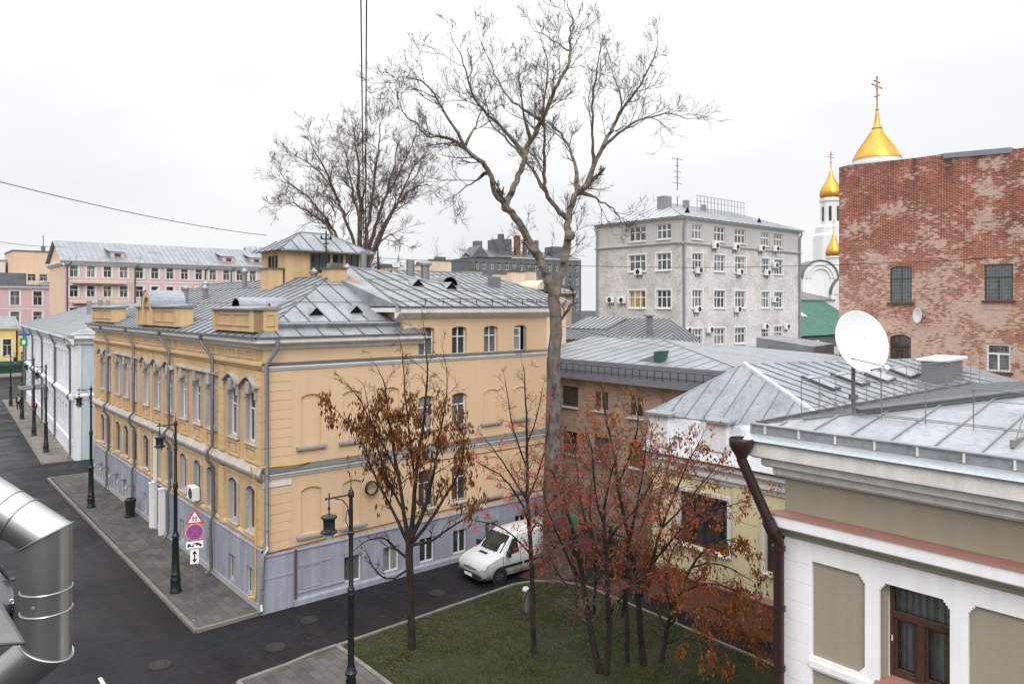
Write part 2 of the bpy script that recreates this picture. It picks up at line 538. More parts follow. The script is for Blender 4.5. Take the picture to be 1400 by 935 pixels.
def clear_glass():
    m, t, b = nodes_of('clear_glass')
    out = t.nodes['Material Output']
    tr = N(t, 'BsdfTransparent')
    tr.inputs[0].default_value = (0.90, 0.92, 0.92, 1)
    gl = N(t, 'BsdfGlossy', Roughness=0.03)
    lw = N(t, 'LayerWeight', Blend=0.25)
    ms = N(t, 'MixShader')
    t.links.new(lw.outputs['Fresnel'], ms.inputs[0])
    t.links.new(tr.outputs[0], ms.inputs[1])
    t.links.new(gl.outputs[0], ms.inputs[2])
    t.links.new(ms.outputs[0], out.inputs[0])
    MATS['clear_glass'] = m
clear_glass()
plain('net_curtain', (0.30, 0.295, 0.27), 0.9, grain=0.2, gscale=6)
plain('dish_paint', (0.62, 0.635, 0.66), 0.45, grain=0.04)

def MT(x):
    return MATS[x]

# bark and leaves
def barkmat(name, c, dark, pale=None):
    m, t, b = nodes_of(name)
    v = coords(t, (1, 1, 0.35))
    n = noise(t, v, 5.5, 7, 0.72)
    col = ramp(t, n, [(0.36, dark), (0.5, c), (0.66, sc(c, 1.35))])
    if pale:
        k = noise(t, coords(t, (1, 1, 3.0)), 1.3, 5, 0.7)
        col = mixc(t, ramp(t, k, [(0.55, 0.0), (0.64, 0.75)]), col, pale)
    t.links.new(col, b.inputs['Base Color'])
    b.inputs['Roughness'].default_value = 0.95
    b.inputs['Specular IOR Level'].default_value = 0.15
    bump(t, b, n, 0.8, 0.05)
    MATS[name] = m
barkmat('poplar_bark', (0.20, 0.165, 0.14), (0.035, 0.028, 0.026))
barkmat('poplar_limb', (0.30, 0.245, 0.20), (0.12, 0.095, 0.08))
barkmat('twig_bark', (0.085, 0.062, 0.055), (0.045, 0.032, 0.03))
barkmat('far_bark', (0.125, 0.088, 0.076), (0.06, 0.042, 0.038))
barkmat('rowan_bark', (0.034, 0.025, 0.022), (0.012, 0.009, 0.009))
barkmat('rowan_twig', (0.15, 0.088, 0.078), (0.075, 0.042, 0.038))

def leafmat(name, stops):
    m, t, b = nodes_of(name)
    v = coords(t)
    n = noise(t, v, 2.3, 5, 0.8)
    col = ramp(t, n, stops)
    t.links.new(col, b.inputs['Base Color'])
    b.inputs['Roughness'].default_value = 0.75
    b.inputs['Specular IOR Level'].default_value = 0.2
    MATS[name] = m
leafmat('leaf_brown', [(0.32, (0.05, 0.019, 0.008)), (0.5, (0.150, 0.055, 0.018)), (0.68, (0.25, 0.10, 0.034))])
leafmat('leaf_orange', [(0.32, (0.13, 0.042, 0.012)), (0.5, (0.24, 0.080, 0.023)), (0.68, (0.36, 0.135, 0.042))])
leafmat('leaf_rust', [(0.32, (0.09, 0.028, 0.015)), (0.5, (0.165, 0.058, 0.030)), (0.68, (0.28, 0.11, 0.048))])
leafmat('berry_red', [(0.32, (0.28, 0.028, 0.020)), (0.5, (0.46, 0.045, 0.034)), (0.68, (0.60, 0.08, 0.055))])
leafmat('grass_blade', [(0.30, (0.015, 0.024, 0.005)), (0.5, (0.048, 0.068, 0.016)), (0.70, (0.115, 0.120, 0.040))])

# ------------------------------------------------------------------ mesh building
class Face:
    """an upright face: u along it, z up, d outwards"""
    def __init__(s, o, U, Nn):
        s.o, s.U, s.N = Vector(o), Vector(U), Vector(Nn)
    def P(s, u, z, d=0.0):
        return s.o + s.U * u + s.N * d + Vector((0, 0, z))

def face_a(a):      # plane of constant a, looking towards smaller a (the street); u is b
    return Face((a, 0, 0), (0, 1, 0), (-1, 0, 0))
def face_b(b):      # plane of constant b, looking towards smaller b (the lane); u is a
    return Face((0, b, 0), (1, 0, 0), (0, -1, 0))

OFF = {}

class M:
    def __init__(s):
        s.v, s.f, s.m = [], [], []
    def poly(s, pts, mi=0):
        k = len(s.v)
        s.v += [tuple(p) for p in pts]
        s.f.append(tuple(range(k, k + len(pts))))
        s.m.append(mi)
    def hexa(s, p, mi=0):
        k = len(s.v)
        s.v += [tuple(q) for q in p]
        for f in ((0, 3, 2, 1), (4, 5, 6, 7), (0, 1, 5, 4), (1, 2, 6, 5), (2, 3, 7, 6), (3, 0, 4, 7)):
            s.f.append(tuple(k + i for i in f))
            s.m.append(mi)
    def box(s, x0, x1, y0, y1, z0, z1, mi=0):
        s.hexa([(x0, y0, z0), (x1, y0, z0), (x1, y1, z0), (x0, y1, z0), (x0, y0, z1), (x1, y0, z1), (x1, y1, z1), (x0, y1, z1)], mi)
        return s
    def fbox(s, F, u0, u1, z0, z1, d0, d1, mi=0):
        s.hexa([F.P(u0, z0, d1), F.P(u1, z0, d1), F.P(u1, z0, d0), F.P(u0, z0, d0), F.P(u0, z1, d1), F.P(u1, z1, d1), F.P(u1, z1, d0), F.P(u0, z1, d0)], mi)
        return s
    def fprism(s, F, pts, d0, d1, mi=0):
        """outline in (u, z) given depth d0..d1"""
        n = len(pts)
        k = len(s.v)
        s.v += [tuple(F.P(u, z, d1)) for u, z in pts] + [tuple(F.P(u, z, d0)) for u, z in pts]
        s.f.append(tuple(range(k, k + n)))
        s.f.append(tuple(range(k + 2 * n - 1, k + n - 1, -1)))
        s.m += [mi, mi]
        for i in range(n):
            j = (i + 1) % n
            s.f.append((k + i, k + n + i, k + n + j, k + j))
            s.m.append(mi)
        return s
    def fprofile(s, F, u0, u1, prof, mi=0, m0=0.0, m1=0.0):
        """moulding: profile in (d, z) run along u; m0, m1 mitre its ends"""
        n = len(prof)
        k = len(s.v)
        s.v += [tuple(F.P(u0 - m0 * d, z, d)) for d, z in prof] + [tuple(F.P(u1 + m1 * d, z, d)) for d, z in prof]
        s.f.append(tuple(range(k, k + n)))
        s.f.append(tuple(range(k + 2 * n - 1, k + n - 1, -1)))
        s.m += [mi, mi]
        for i in range(n):
            j = (i + 1) % n
            s.f.append((k + i, k + j, k + n + j, k + n + i))
            s.m.append(mi)
        return s
    def tube(s, pts, rr, n=6, mi=0, cap=True):
        pts = [Vector(p) for p in pts]
        if not hasattr(rr, '__len__'):
            rr = [rr] * len(pts)
        k0 = len(s.v)
        ref = None
        for i, p in enumerate(pts):
            a = pts[max(0, i - 1)]
            c = pts[min(len(pts) - 1, i + 1)]
            d = (c - a)
            if d.length < 1e-9:
                d = Vector((0, 0, 1))
            d.normalize()
            if ref is None:
                ref = Vector((1, 0, 0)) if abs(d.x) < 0.8 else Vector((0, 1, 0))
            e = (ref - d * ref.dot(d))
            if e.length < 1e-6:
                e = d.orthogonal()
            e.normalize()
            ref = e
            g = d.cross(e)
            for q in range(n):
                t = 2 * math.pi * q / n
                s.v.append(tuple(p + (e * math.cos(t) + g * math.sin(t)) * rr[i]))
        for i in range(len(pts) - 1):
            for q in range(n):
                q2 = (q + 1) % n
                s.f.append((k0 + i * n + q, k0 + i * n + q2, k0 + (i + 1) * n + q2, k0 + (i + 1) * n + q))
                s.m.append(mi)
        if cap:
            s.f.append(tuple(k0 + q for q in range(n - 1, -1, -1)))
            s.f.append(tuple(k0 + (len(pts) - 1) * n + q for q in range(n)))
            s.m += [mi, mi]
        return s
    def lathe(s, c, prof, n=14, mi=0, axis='Z', a0=0.0, a1=2 * math.pi):
        c = Vector(c)
        k0 = len(s.v)
        full = abs(a1 - a0 - 2 * math.pi) < 1e-6
        cols = n if full else n + 1
        for r, h in prof:
            for q in range(cols):
                t = a0 + (a1 - a0) * q / n
                x, y = r * math.cos(t), r * math.sin(t)
                p = {'Z': (x, y, h), 'X': (h, x, y), 'Y': (y, h, x)}[axis]
                s.v.append(tuple(c + Vector(p)))
        for i in range(len(prof) - 1):
            for q in range(n):
                q2 = (q + 1) % cols
                s.f.append((k0 + i * cols + q, k0 + i * cols + q2, k0 + (i + 1) * cols + q2, k0 + (i + 1) * cols + q))
                s.m.append(mi)
        return s
    def obj(s, name, mat, parent=None, smooth=False, kind=None, label=None, bevel=0.0):
        o3 = OFF.get(parent.name) if parent is not None else None
        vs = s.v if not o3 else [(x - o3[0], y - o3[1], z - o3[2]) for x, y, z in s.v]
        me = bpy.data.meshes.new(name)
        me.from_pydata(vs, [], s.f)
        mats = mat if isinstance(mat, (list, tuple)) else [mat]
        for q in mats:
            me.materials.append(MATS[q] if isinstance(q, str) else q)
        if len(mats) > 1:
            me.polygons.foreach_set('material_index', s.m)
        if smooth:
            me.polygons.foreach_set('use_smooth', [True] * len(me.polygons))
        me.update()
        ob = bpy.data.objects.new(name, me)
        COL.objects.link(ob)
        if smooth and hasattr(me, 'set_sharp_from_angle'):
            me.set_sharp_from_angle(angle=rad(40))
        if parent is not None:
            ob.parent = parent
            if o3:
                OFF[ob.name] = o3
        if kind:
            ob['kind'] = kind
        if label:
            ob['label'] = label
        if bevel:
            b = ob.modifiers.new('bevel', 'BEVEL')
            b.width = bevel
            b.segments = 2
            b.limit_method = 'ANGLE'
        return ob

def thing(name, label, cat, a, b, z=0.0, rot=0.0, group=None, absolute=False):
    o = bpy.data.objects.new(name, None)
    COL.objects.link(o)
    o.location = W(a, b, z)
    o.rotation_euler = (0, 0, TH + rot)
    o.empty_display_size = 0.2
    o['label'] = label
    o['category'] = cat
    if group:
        o['group'] = group
    if absolute:                        # its meshes are given in (a, b, z) and stored relative to the base
        OFF[o.name] = (a, b, z)
    return o

def tag(o, label, cat, group=None):
    o['label'] = label
    o['category'] = cat
    if group:
        o['group'] = group
    return o

def to_grid(o, a=0.0, b=0.0, z=0.0):
    o.location = W(a, b, z)
    o.rotation_euler = (0, 0, TH)
    return o

def copy_thing(root, a, b, z=0.0, rot=0.0, label=None, group=None):
    r = root.copy()
    COL.objects.link(r)
    r.location = W(a, b, z)
    r.rotation_euler = (0, 0, TH + rot)
    if label:
        r['label'] = label
    if group:
        r['group'] = group
    for ch in root.children:
        c = ch.copy()
        COL.objects.link(c)
        c.parent = r
        for g in ch.children:
            d = g.copy()
            COL.objects.link(d)
            d.parent = c
    return r

def arc_pts(ua, ub, zs, h, n=8):
    """points of a segmental arch from (ua, zs) to (ub, zs) rising h"""
    w = (ub - ua) / 2.0
    R0 = (w * w + h * h) / (2 * h)
    a = math.asin(min(1, w / R0))
    if h > w:
        a = math.pi - a
    out = []
    for k in range(n + 1):
        t = -a + 2 * a * k / n
        out.append(((ua + ub) / 2 + R0 * math.sin(t), zs + h - R0 + R0 * math.cos(t)))
    return out

def wall(m, F, u0, u1, z0, z1, ops, depth=0.2, mi=0, rev=None):
    """wall sheet with real openings and reveals; ops = (u0, u1, z0, z1, arch rise)"""
    rev = mi if rev is None else rev
    us = sorted({u0, u1, *[o[0] for o in ops], *[o[1] for o in ops]})
    zs = sorted({z0, z1, *[o[2] for o in ops], *[o[3] for o in ops]})
    us = [u for u in us if u0 <= u <= u1]
    zs = [z for z in zs if z0 <= z <= z1]
    for i in range(len(us) - 1):
        for j in range(len(zs) - 1):
            uc, zc = (us[i] + us[i + 1]) / 2, (zs[j] + zs[j + 1]) / 2
            if any(o[0] < uc < o[1] and o[2] < zc < o[3] for o in ops):
                continue
            m.poly([F.P(us[i], zs[j]), F.P(us[i + 1], zs[j]), F.P(us[i + 1], zs[j + 1]), F.P(us[i], zs[j + 1])], mi)
    for o in ops:
        ua, ub, za, zb = o[:4]
        h = o[4] if len(o) > 4 else 0
        zt = zb - h
        m.poly([F.P(ua, za), F.P(ua, zt), F.P(ua, zt, -depth), F.P(ua, za, -depth)], rev)
        m.poly([F.P(ub, za), F.P(ub, zt), F.P(ub, zt, -depth), F.P(ub, za, -depth)], rev)
        m.poly([F.P(ua, za), F.P(ub, za), F.P(ub, za, -depth), F.P(ua, za, -depth)], rev)
        if h <= 0:
            m.poly([F.P(ua, zb), F.P(ub, zb), F.P(ub, zb, -depth), F.P(ua, zb, -depth)], rev)
        else:
            ar = arc_pts(ua, ub, zt, h)
            for k in range(len(ar) - 1):
                p, q = ar[k], ar[k + 1]
                m.poly([F.P(*p), F.P(*q), F.P(q[0], q[1], -depth), F.P(p[0], p[1], -depth)], rev)
                m.poly([F.P(*p), F.P(*q), F.P(q[0], zb + 0.0), F.P(p[0], zb + 0.0)], mi)

def window(parent, F, ua, ub, za, zb, depth=0.18, style='T', frame='frame_white', pane=None, sill=None, fw=0.055, sillmat='pale_trim', grille=None, label=None, name='window'):
    """frame mesh (the part) with pane and sill below it (sub-parts), set back in its opening"""
    d0, d1 = -depth - 0.03, -depth + 0.04
    m = M()
    m.fbox(F, ua, ua + fw, za, zb, d0, d1)
    m.fbox(F, ub - fw, ub, za, zb, d0, d1)
    m.fbox(F, ua + fw, ub - fw, za, za + fw, d0, d1)
    m.fbox(F, ua + fw, ub - fw, zb - fw, zb, d0, d1)
    uc = (ua + ub) / 2
    zt = za + (zb - za) * 0.64
    if style == 'T':
        m.fbox(F, ua + fw, ub - fw, zt - fw / 2, zt + fw / 2, d0, d1 + 0.01)
        m.fbox(F, uc - fw * 0.5, uc + fw * 0.5, za + fw, zt - fw / 2, d0, d1 + 0.01)
    elif style == 'X':
        m.fbox(F, ua + fw, ub - fw, zt - fw / 2, zt + fw / 2, d0, d1 + 0.01)
        m.fbox(F, uc - fw * 0.5, uc + fw * 0.5, za + fw, zt - fw / 2, d0, d1 + 0.01)
        m.fbox(F, uc - fw * 0.5, uc + fw * 0.5, zt + fw / 2, zb - fw, d0, d1 + 0.01)
    elif style == 'I':
        m.fbox(F, uc - fw * 0.5, uc + fw * 0.5, za + fw, zb - fw, d0, d1 + 0.01)
    elif style == 'W':
        zt = za + (zb - za) * 0.60
        m.fbox(F, ua + fw, ub - fw, zt - fw / 2, zt + fw / 2, d0, d1 + 0.01)
        for k in (1, 2):
            u = ua + (ub - ua) * k / 3
            m.fbox(F, u - fw * 0.5, u + fw * 0.5, za + fw, zt - fw / 2, d0, d1 + 0.01)
            m.fbox(F, u - fw * 0.5, u + fw * 0.5, zt + fw / 2, zb - fw, d0, d1 + 0.01)
    w = m.obj(name, frame, parent, label=label)
    p = M()
    p.fbox(F, ua + fw * 0.5, ub - fw * 0.5, za + fw * 0.5, zb - fw * 0.5, -depth - 0.025, -depth - 0.005)
    p.obj('pane', pane or ('glass%d' % RN.choice((0, 0, 1, 1, 2, 3))), w)
    if sill:
        s = M()
        s.fprofile(F, ua - sill, ub + sill, [(-depth + 0.045, za - 0.01), (-depth + 0.045, za - 0.09), (0.13, za - 0.11), (0.13, za - 0.06)])
        s.obj('sill', sillmat, w)
    if grille:
        g = M()
        nu = max(3, int(round((ub - ua) / 0.16)))
        for k in range(1, nu):
            u = ua + (ub - ua) * k / nu
            g.fbox(F, u - 0.010, u + 0.010, za + 0.02, zb - 0.02, -0.06, -0.04)
        nzz = max(3, int(round((zb - za) / 0.22)))
        for k in range(0, nzz + 1):
            z = za + 0.02 + (zb - za - 0.06) * k / nzz
            g.fbox(F, ua, ub, z, z + 0.02, -0.058, -0.038)
        g.obj('grille', grille, w)
    return w

def seams(m, pts, dirv, spacing, h=0.05, w=0.035, start=None, mi=0, inset=0.0):
    """standing seams: thin ribs parallel to dirv over a flat roof polygon"""
    P = [Vector(p) for p in pts]
    n = (P[1] - P[0]).cross(P[-1] - P[0]).normalized()
    if n.z < 0:
        n = -n
    e1 = Vector(dirv)
    e1 = (e1 - n * e1.dot(n)).normalized()
    e2 = n.cross(e1)
    o = P[0]
    q = [((p - o).dot(e1), (p - o).dot(e2)) for p in P]
    lo, hi = min(y for _, y in q), max(y for _, y in q)
    c = lo + (spacing * 0.5 if start is None else start)
    while c < hi:
        xs = []
        for i in range(len(q)):
            (x0, y0), (x1, y1) = q[i], q[(i + 1) % len(q)]
            if (y0 - c) * (y1 - c) < 0:
                xs.append(x0 + (x1 - x0) * (c - y0) / (y1 - y0))
        xs.sort()
        for k in range(0, len(xs) - 1, 2):
            a, b = xs[k] + inset, xs[k + 1] - inset
            if b - a < 0.05:
                continue
            A, B = o + e1 * a + e2 * c, o + e1 * b + e2 * c
            s2 = e2 * (w / 2)
            up = n * h
            m.hexa([A - s2, B - s2, B + s2, A + s2, A - s2 + up, B - s2 + up, B + s2 + up, A + s2 + up], mi)
        c += spacing

def ribs_across(m, pts, dirv, spacing, rnd, h=0.02, w=0.03, mi=0):
    """short horizontal laps joining sheets between the seams"""
    P = [Vector(p) for p in pts]
    n = (P[1] - P[0]).cross(P[-1] - P[0]).normalized()
    if n.z < 0:
        n = -n
    e1 = Vector(dirv)
    e1 = (e1 - n * e1.dot(n)).normalized()
    e2 = n.cross(e1)
    seams(m, pts, e2, spacing, h, w, start=spacing * rnd, mi=mi)

def roof_part(parent, faces, mat='roof_metal', seam='seam_metal', spacing=0.75, extra=None, name='roof', h=0.05, laps=2.0, thick=0.0):
    """faces = list of (points, seam direction or None)"""
    m = M()
    for pts, d in faces:
        m.poly(pts, 0)
        if d is not None:
            seams(m, pts, d, spacing, h, mi=1)
            if laps:
                ribs_across(m, pts, d, laps, 0.6, mi=1)
    if extra:
        extra(m)
    return m.obj(name, [mat, seam], parent)

# ================================================================== GROUND
def sheet(name, pts, z, mat, kind='structure'):
    """flat ground sheet given in (a, b)"""
    m = M()
    m.poly([(a, b, z) for a, b in pts])
    o = m.obj(name, mat, kind=kind)
    return to_grid(o)

def slab(name, pts, z0, z1, mat, kind='structure', bevel=0.0):
    m = M()
    n = len(pts)
    m.poly([(a, b, z1) for a, b in pts])
    for i in range(n):
        (a, b), (c, d) = pts[i], pts[(i + 1) % n]
        m.poly([(a, b, z0), (c, d, z0), (c, d, z1), (a, b, z1)])
    o = m.obj(name, mat, kind=kind, bevel=bevel)
    return to_grid(o)

def kerb_line(name, pts, w=0.16, h=0.13, mat='kerb_stone', stone=1.0, closed=False):
    """row of kerb stones along a polyline (a, b)"""
    m = M()
    seq = pts + ([pts[0]] if closed else [])
    for i in range(len(seq) - 1):
        A, B = Vector((*seq[i], 0)), Vector((*seq[i + 1], 0))
        L = (B - A).length
        if L < 1e-3:
            continue
        d = (B - A) / L
        nrm = Vector((-d.y, d.x, 0)) * (w / 2)
        k = max(1, int(round(L / stone)))
        for j in range(k):
            p = A + d * (L * j / k + 0.006)
            q = A + d * (L * (j + 1) / k - 0.006)
            hh = h + RN.uniform(-0.006, 0.006)
            m.hexa([p - nrm, q - nrm, q + nrm, p + nrm] + [x + Vector((0, 0, hh)) for x in (p - nrm, q - nrm, q + nrm, p + nrm)])
    o = m.obj(name, mat, kind='structure')
    return to_grid(o)

sheet('ground', [(-900, -900), (1500, -900), (1500, 1500), (-900, 1500)], 0.0, 'asphalt')

# pavement along the ochre building
slab('pavement', [(8.93, 28.40), (11.36, 28.45), (11.36, 59.9), (8.98, 59.9)], 0.0, 0.12, 'paving')
kerb_line('kerb', [(8.82, 59.95), (8.82, 28.30), (11.30, 28.36)])
kerb_line('kerb', [(8.82, 60.0), (11.3, 60.0)])
# darker cross gutters let into the pavement
for k, bb in enumerate((33.6, 39.2, 45.0, 52.6)):
    m = M()
    m.box(8.95, 11.3, bb, bb + 0.22, 0.122, 0.128)
    to_grid(m.obj('gutter_strip', 'bitumen', kind='structure'))
# pavement along the pale blue building
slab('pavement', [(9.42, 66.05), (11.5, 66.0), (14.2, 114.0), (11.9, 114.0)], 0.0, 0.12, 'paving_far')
kerb_line('kerb', [(11.82, 114), (9.32, 65.97), (11.4, 65.92)], stone=2.0)
# paved corner by the lawn where the near lamp stands
slab('pavement', [(8.72, -6.0), (12.1, -6.0), (12.1, 20.6), (12.1, 23.6), (8.75, 23.5)], 0.0, 0.12, 'paving')
kerb_line('kerb', [(8.63, -6.0), (8.63, 23.56), (10.2, 23.62), (11.2, 23.80), (12.2, 23.85), (12.2, -6.0)])
# lawn with its kerb
LAWN = [(12.3, -6.0), (12.3, 23.68), (20.6, 24.02), (21.5, 23.75), (22.3, 23.0), (22.72, 22.0), (22.74, 19.9), (22.55, 15), (22.3, 9), (22.2, -6.0)]
slab('lawn', LAWN, 0.0, 0.10, 'grass_base')
kerb_line('kerb', [(12.22, 23.80), (20.65, 24.13), (21.55, 23.85), (22.4, 23.08), (22.84, 22.02), (22.84, 19.9), (22.65, 15), (22.4, 9), (22.3, -6)], w=0.14)

def inside(a, b, poly):
    c = False
    n = len(poly)
    for i in range(n):
        (x0, y0), (x1, y1) = poly[i], poly[(i + 1) % n]
        if (y0 > b) != (y1 > b) and a < (x1 - x0) * (b - y0) / (y1 - y0) + x0:
            c = not c
    return c

def make_grass():
    m = M()
    rn = random.Random(5)
    n = 0
    while n < 42000:
        a, b = rn.uniform(12.35, 22.7), rn.uniform(9.5, 24.0)
        if not inside(a, b, LAWN):
            continue
        q = math.sin(a * 1.7 + 1.3 * math.sin(b * 0.9)) + math.sin(b * 2.3 + a * 0.6) + rn.gauss(0, 0.8)
        if q < -1.1:                    # worn, thin spots
            continue
        n += 1
        hgt = rn.uniform(0.025, 0.075) * (1.0 + 0.35 * max(-1, min(1.5, q)))
        t = rn.uniform(0, 6.28)
        w = rn.uniform(0.008, 0.018)
        lx, ly = rn.gauss(0, 0.03), rn.gauss(0, 0.03)
        m.poly([(a - w * math.cos(t), b - w * math.sin(t), 0.10), (a + w * math.cos(t), b + w * math.sin(t), 0.10), (a + lx, b + ly, 0.10 + hgt)])
    to_grid(m.obj('lawn_grass', 'grass_blade', kind='stuff'))
make_grass()

# fallen leaves
def make_litter():
    m = M()
    rn = random.Random(8)
    for _ in range(1900):
        if rn.random() < 0.6:
            a, b = rn.gauss(21.5, 2.6), rn.gauss(18.5, 4.0)
        else:
            a, b = rn.gauss(15.0, 2.4), rn.gauss(22.3, 1.8)
        if a > 24.1 or b > 27.9 or b < 9:
            continue
        z = 0.165 if inside(a, b, LAWN) else 0.012
        s = rn.uniform(0.02, 0.05)
        t = rn.uniform(0, 6.28)
        c, d = math.cos(t) * s, math.sin(t) * s
        m.poly([(a - c, b - d, z), (a + d * 0.5, b - c * 0.5, z + 0.01), (a + c, b + d, z + 0.004), (a - d * 0.5, b + c * 0.5, z + 0.012)])
    to_grid(m.obj('fallen_leaves', 'leaf_brown', kind='stuff'))
make_litter()

# earth and leaf heap round the big trunk
m = M()
rn = random.Random(3)
ring = []
for k in range(22):
    t = 2 * math.pi * k / 22
    ring.append((math.cos(t), math.sin(t)))
prof = [(1.75, 0.01), (1.35, 0.14), (0.95, 0.26), (0.5, 0.40)]
k0 = len(m.v)
for r, z in prof:
    for c, s_ in ring:
        rr = r * rn.uniform(0.88, 1.12)
        m.v.append((23.4 + c * rr, 24.7 + s_ * rr * 0.9, z * rn.uniform(0.8, 1.15)))
for i in range(3):
    for q in range(22):
        q2 = (q + 1) % 22
        m.f.append((k0 + i * 22 + q, k0 + i * 22 + q2, k0 + (i + 1) * 22 + q2, k0 + (i + 1) * 22 + q))
        m.m.append(0)
to_grid(m.obj('soil_mound', 'soil', smooth=True, kind='structure'))

# painted dash on the carriageway
m = M()
m.box(5.32, 5.44, 25.6, 26.9, 0.004, 0.006)
to_grid(m.obj('road_marking', 'road_paint', kind='structure'))

# manhole covers
def manhole(a, b, label, r=0.33):
    t = thing('manhole_cover', label, 'manhole cover', a, b, 0.0, group='manhole covers in the roadway')
    m = M()
    m.lathe((0, 0, 0), [(r * 1.28, 0.004), (r * 1.28, 0.012), (r * 1.04, 0.014), (r * 1.02, 0.008)], 24)
    m.obj('rim', 'asphalt', t)
    m = M()
    m.lathe((0, 0, 0), [(r, 0.006), (r, 0.016), (r * 0.86, 0.017), (r * 0.84, 0.011), (0.001, 0.011)], 24)
    for k in range(8):
        t2 = math.pi * k / 8
        c, s_ = math.cos(t2), math.sin(t2)
        m.hexa([(-c * r * .8 + s_ * .02, -s_ * r * .8 - c * .02, .011), (c * r * .8 + s_ * .02, s_ * r * .8 - c * .02, .011), (c * r * .8 - s_ * .02, s_ * r * .8 + c * .02, .011), (-c * r * .8 - s_ * .02, -s_ * r * .8 + c * .02, .011)] +
               [(-c * r * .8 + s_ * .02, -s_ * r * .8 - c * .02, .018 + k * .0003), (c * r * .8 + s_ * .02, s_ * r * .8 - c * .02, .018 + k * .0003), (c * r * .8 - s_ * .02, s_ * r * .8 + c * .02, .018 + k * .0003), (-c * r * .8 - s_ * .02, -s_ * r * .8 + c * .02, .018 + k * .0003)])
    m.obj('lid', 'manhole_iron', t)
manhole(7.13, 26.58, 'round iron manhole cover in the asphalt near the painted dash')
manhole(10.60, 25.31, 'iron manhole cover in the lane close to the paved corner kerb')
manhole(12.48, 26.68, 'iron manhole cover in the lane beside the grey plinth')
manhole(17.77, 25.70, 'iron manhole cover in the lane in front of the white van')

# ================================================================== OCHRE CORNER BUILDING
YA, YB, YB2, YA2 = 11.36, 28.34, 58.2, 26.5
yb = thing('ochre_building', 'ochre two-storey corner building with grey plinth and seamed grey metal roof', 'building', YA, YB, 0, absolute=True)
FS = face_a(YA)
FG = face_b(YB)

street_win = [55.72, 54.1, 51.47, 49.46, 47.5, 45.0, 42.75, 40.55, 38.25, 36.15, 34.25, 31.5, 29.5]
# ---- street wall
m = M()
ops = [(b - 0.52, b + 0.52, 6.55, 8.62, 0.12) for b in street_win]
wall(m, FS, YB, YB2, 5.2, 10.45, ops, 0.22, 0, 1)
ops = [(b - 0.50, b + 0.50, 2.98, 4.78, 0.2) for b in street_win if abs(b - 42.75) > 0.1] + [(41.5, 42.6, 2.55, 4.7, 0.2)]
wall(m, FS, YB, YB2, 2.5, 5.2, ops, 0.22, 0, 1)
m.poly([(YA, YB2, 0), (22.9, YB2, 0), (22.9, YB2, 10.45), (YA, YB2, 10.45)])
m.obj('wall', ['ochre_street', 'pale_trim'], yb)
m = M()
ops = [(b - 0.36, b + 0.36, 0.45, 1.55) for b in street_win if abs(b - 42.75) > 0.1] + [(41.5, 42.6, 0.12, 2.5)]
Fp = Face((YA - 0.10, 0, 0), (0, 1, 0), (-1, 0, 0))
wall(m, Fp, YB - 0.1, YB2, 0.0, 2.5, ops, 0.2)
m.fprofile(Fp, YB - 0.1, YB2, [(-0.10, 2.56), (-0.10, 2.5), (0.0, 2.5), (0.03, 2.48), (0.03, 2.5)])
m.obj('plinth', 'plinth_street', yb)
m = M()
m.fbox(Fp, YB - 0.1, YB2, 0.12, 0.36, 0.0, 0.05)
m.obj('footing', 'concrete', yb)
# ---- windows on the street
for i, b in enumerate(street_win):
    window(yb, FS, b - 0.52, b + 0.52, 6.55, 8.62, 0.17, 'T', 'frame_white', 'glass%d' % (i % 3), sill=0.12)
    if abs(b - 42.75) > 0.1:
        far = b > 44
        window(yb, FS, b - 0.50, b + 0.50, 2.98, 4.78, 0.17, 'I' if not far else 'T', 'frame_grey' if not far else 'frame_brown', 'glass0' if far else 'glass3', sill=0.08, grille='rust_iron' if far else None)
        window(yb, Fp, b - 0.36, b + 0.36, 0.45, 1.55, 0.14, 'I', 'frame_grey', 'glass0')
window(yb, FS, 41.5, 42.6, 2.62, 4.7, 0.17, 'X', 'frame_white', 'glass1')
# ---- front door and its white portal
m = M()
m.fbox(Fp, 41.52, 42.58, 0.13, 2.48, -0.17, -0.12)
for u in (41.61, 42.11):
    for z0, z1 in ((0.35, 1.1), (1.25, 2.3)):
        m.fbox(Fp, u, u + 0.38, z0, z1, -0.12, -0.10)
dr = m.obj('door', 'wood_door', yb)
m = M()
m.tube([Fp.P(42.0, 1.05, -0.08), Fp.P(42.0, 1.25, -0.08)], 0.015)
m.obj('handle', 'zinc', dr)
m = M()
for u, w_ in ((41.12, 0.24), (42.80, 0.30)):
    m.fbox(Fp, u, u + w_, 0.12, 2.45, 0.0, 0.26)
    m.fbox(Fp, u - 0.03, u + w_ + 0.03, 2.45, 2.54, 0.0, 0.30)
m.fbox(Fp, 42.62, 42.78, 0.12, 5.05, 0.003, 0.14)
m.obj('portal', 'white_trim', yb)
m = M()
m.lathe(Fp.P(42.05, 2.72, 0.30), [(0.001, 0.12), (0.10, 0.09), (0.14, 0.0), (0.10, -0.08), (0.001, -0.10)], 12)
m.obj('porch_lamp', 'lens', yb, smooth=True)

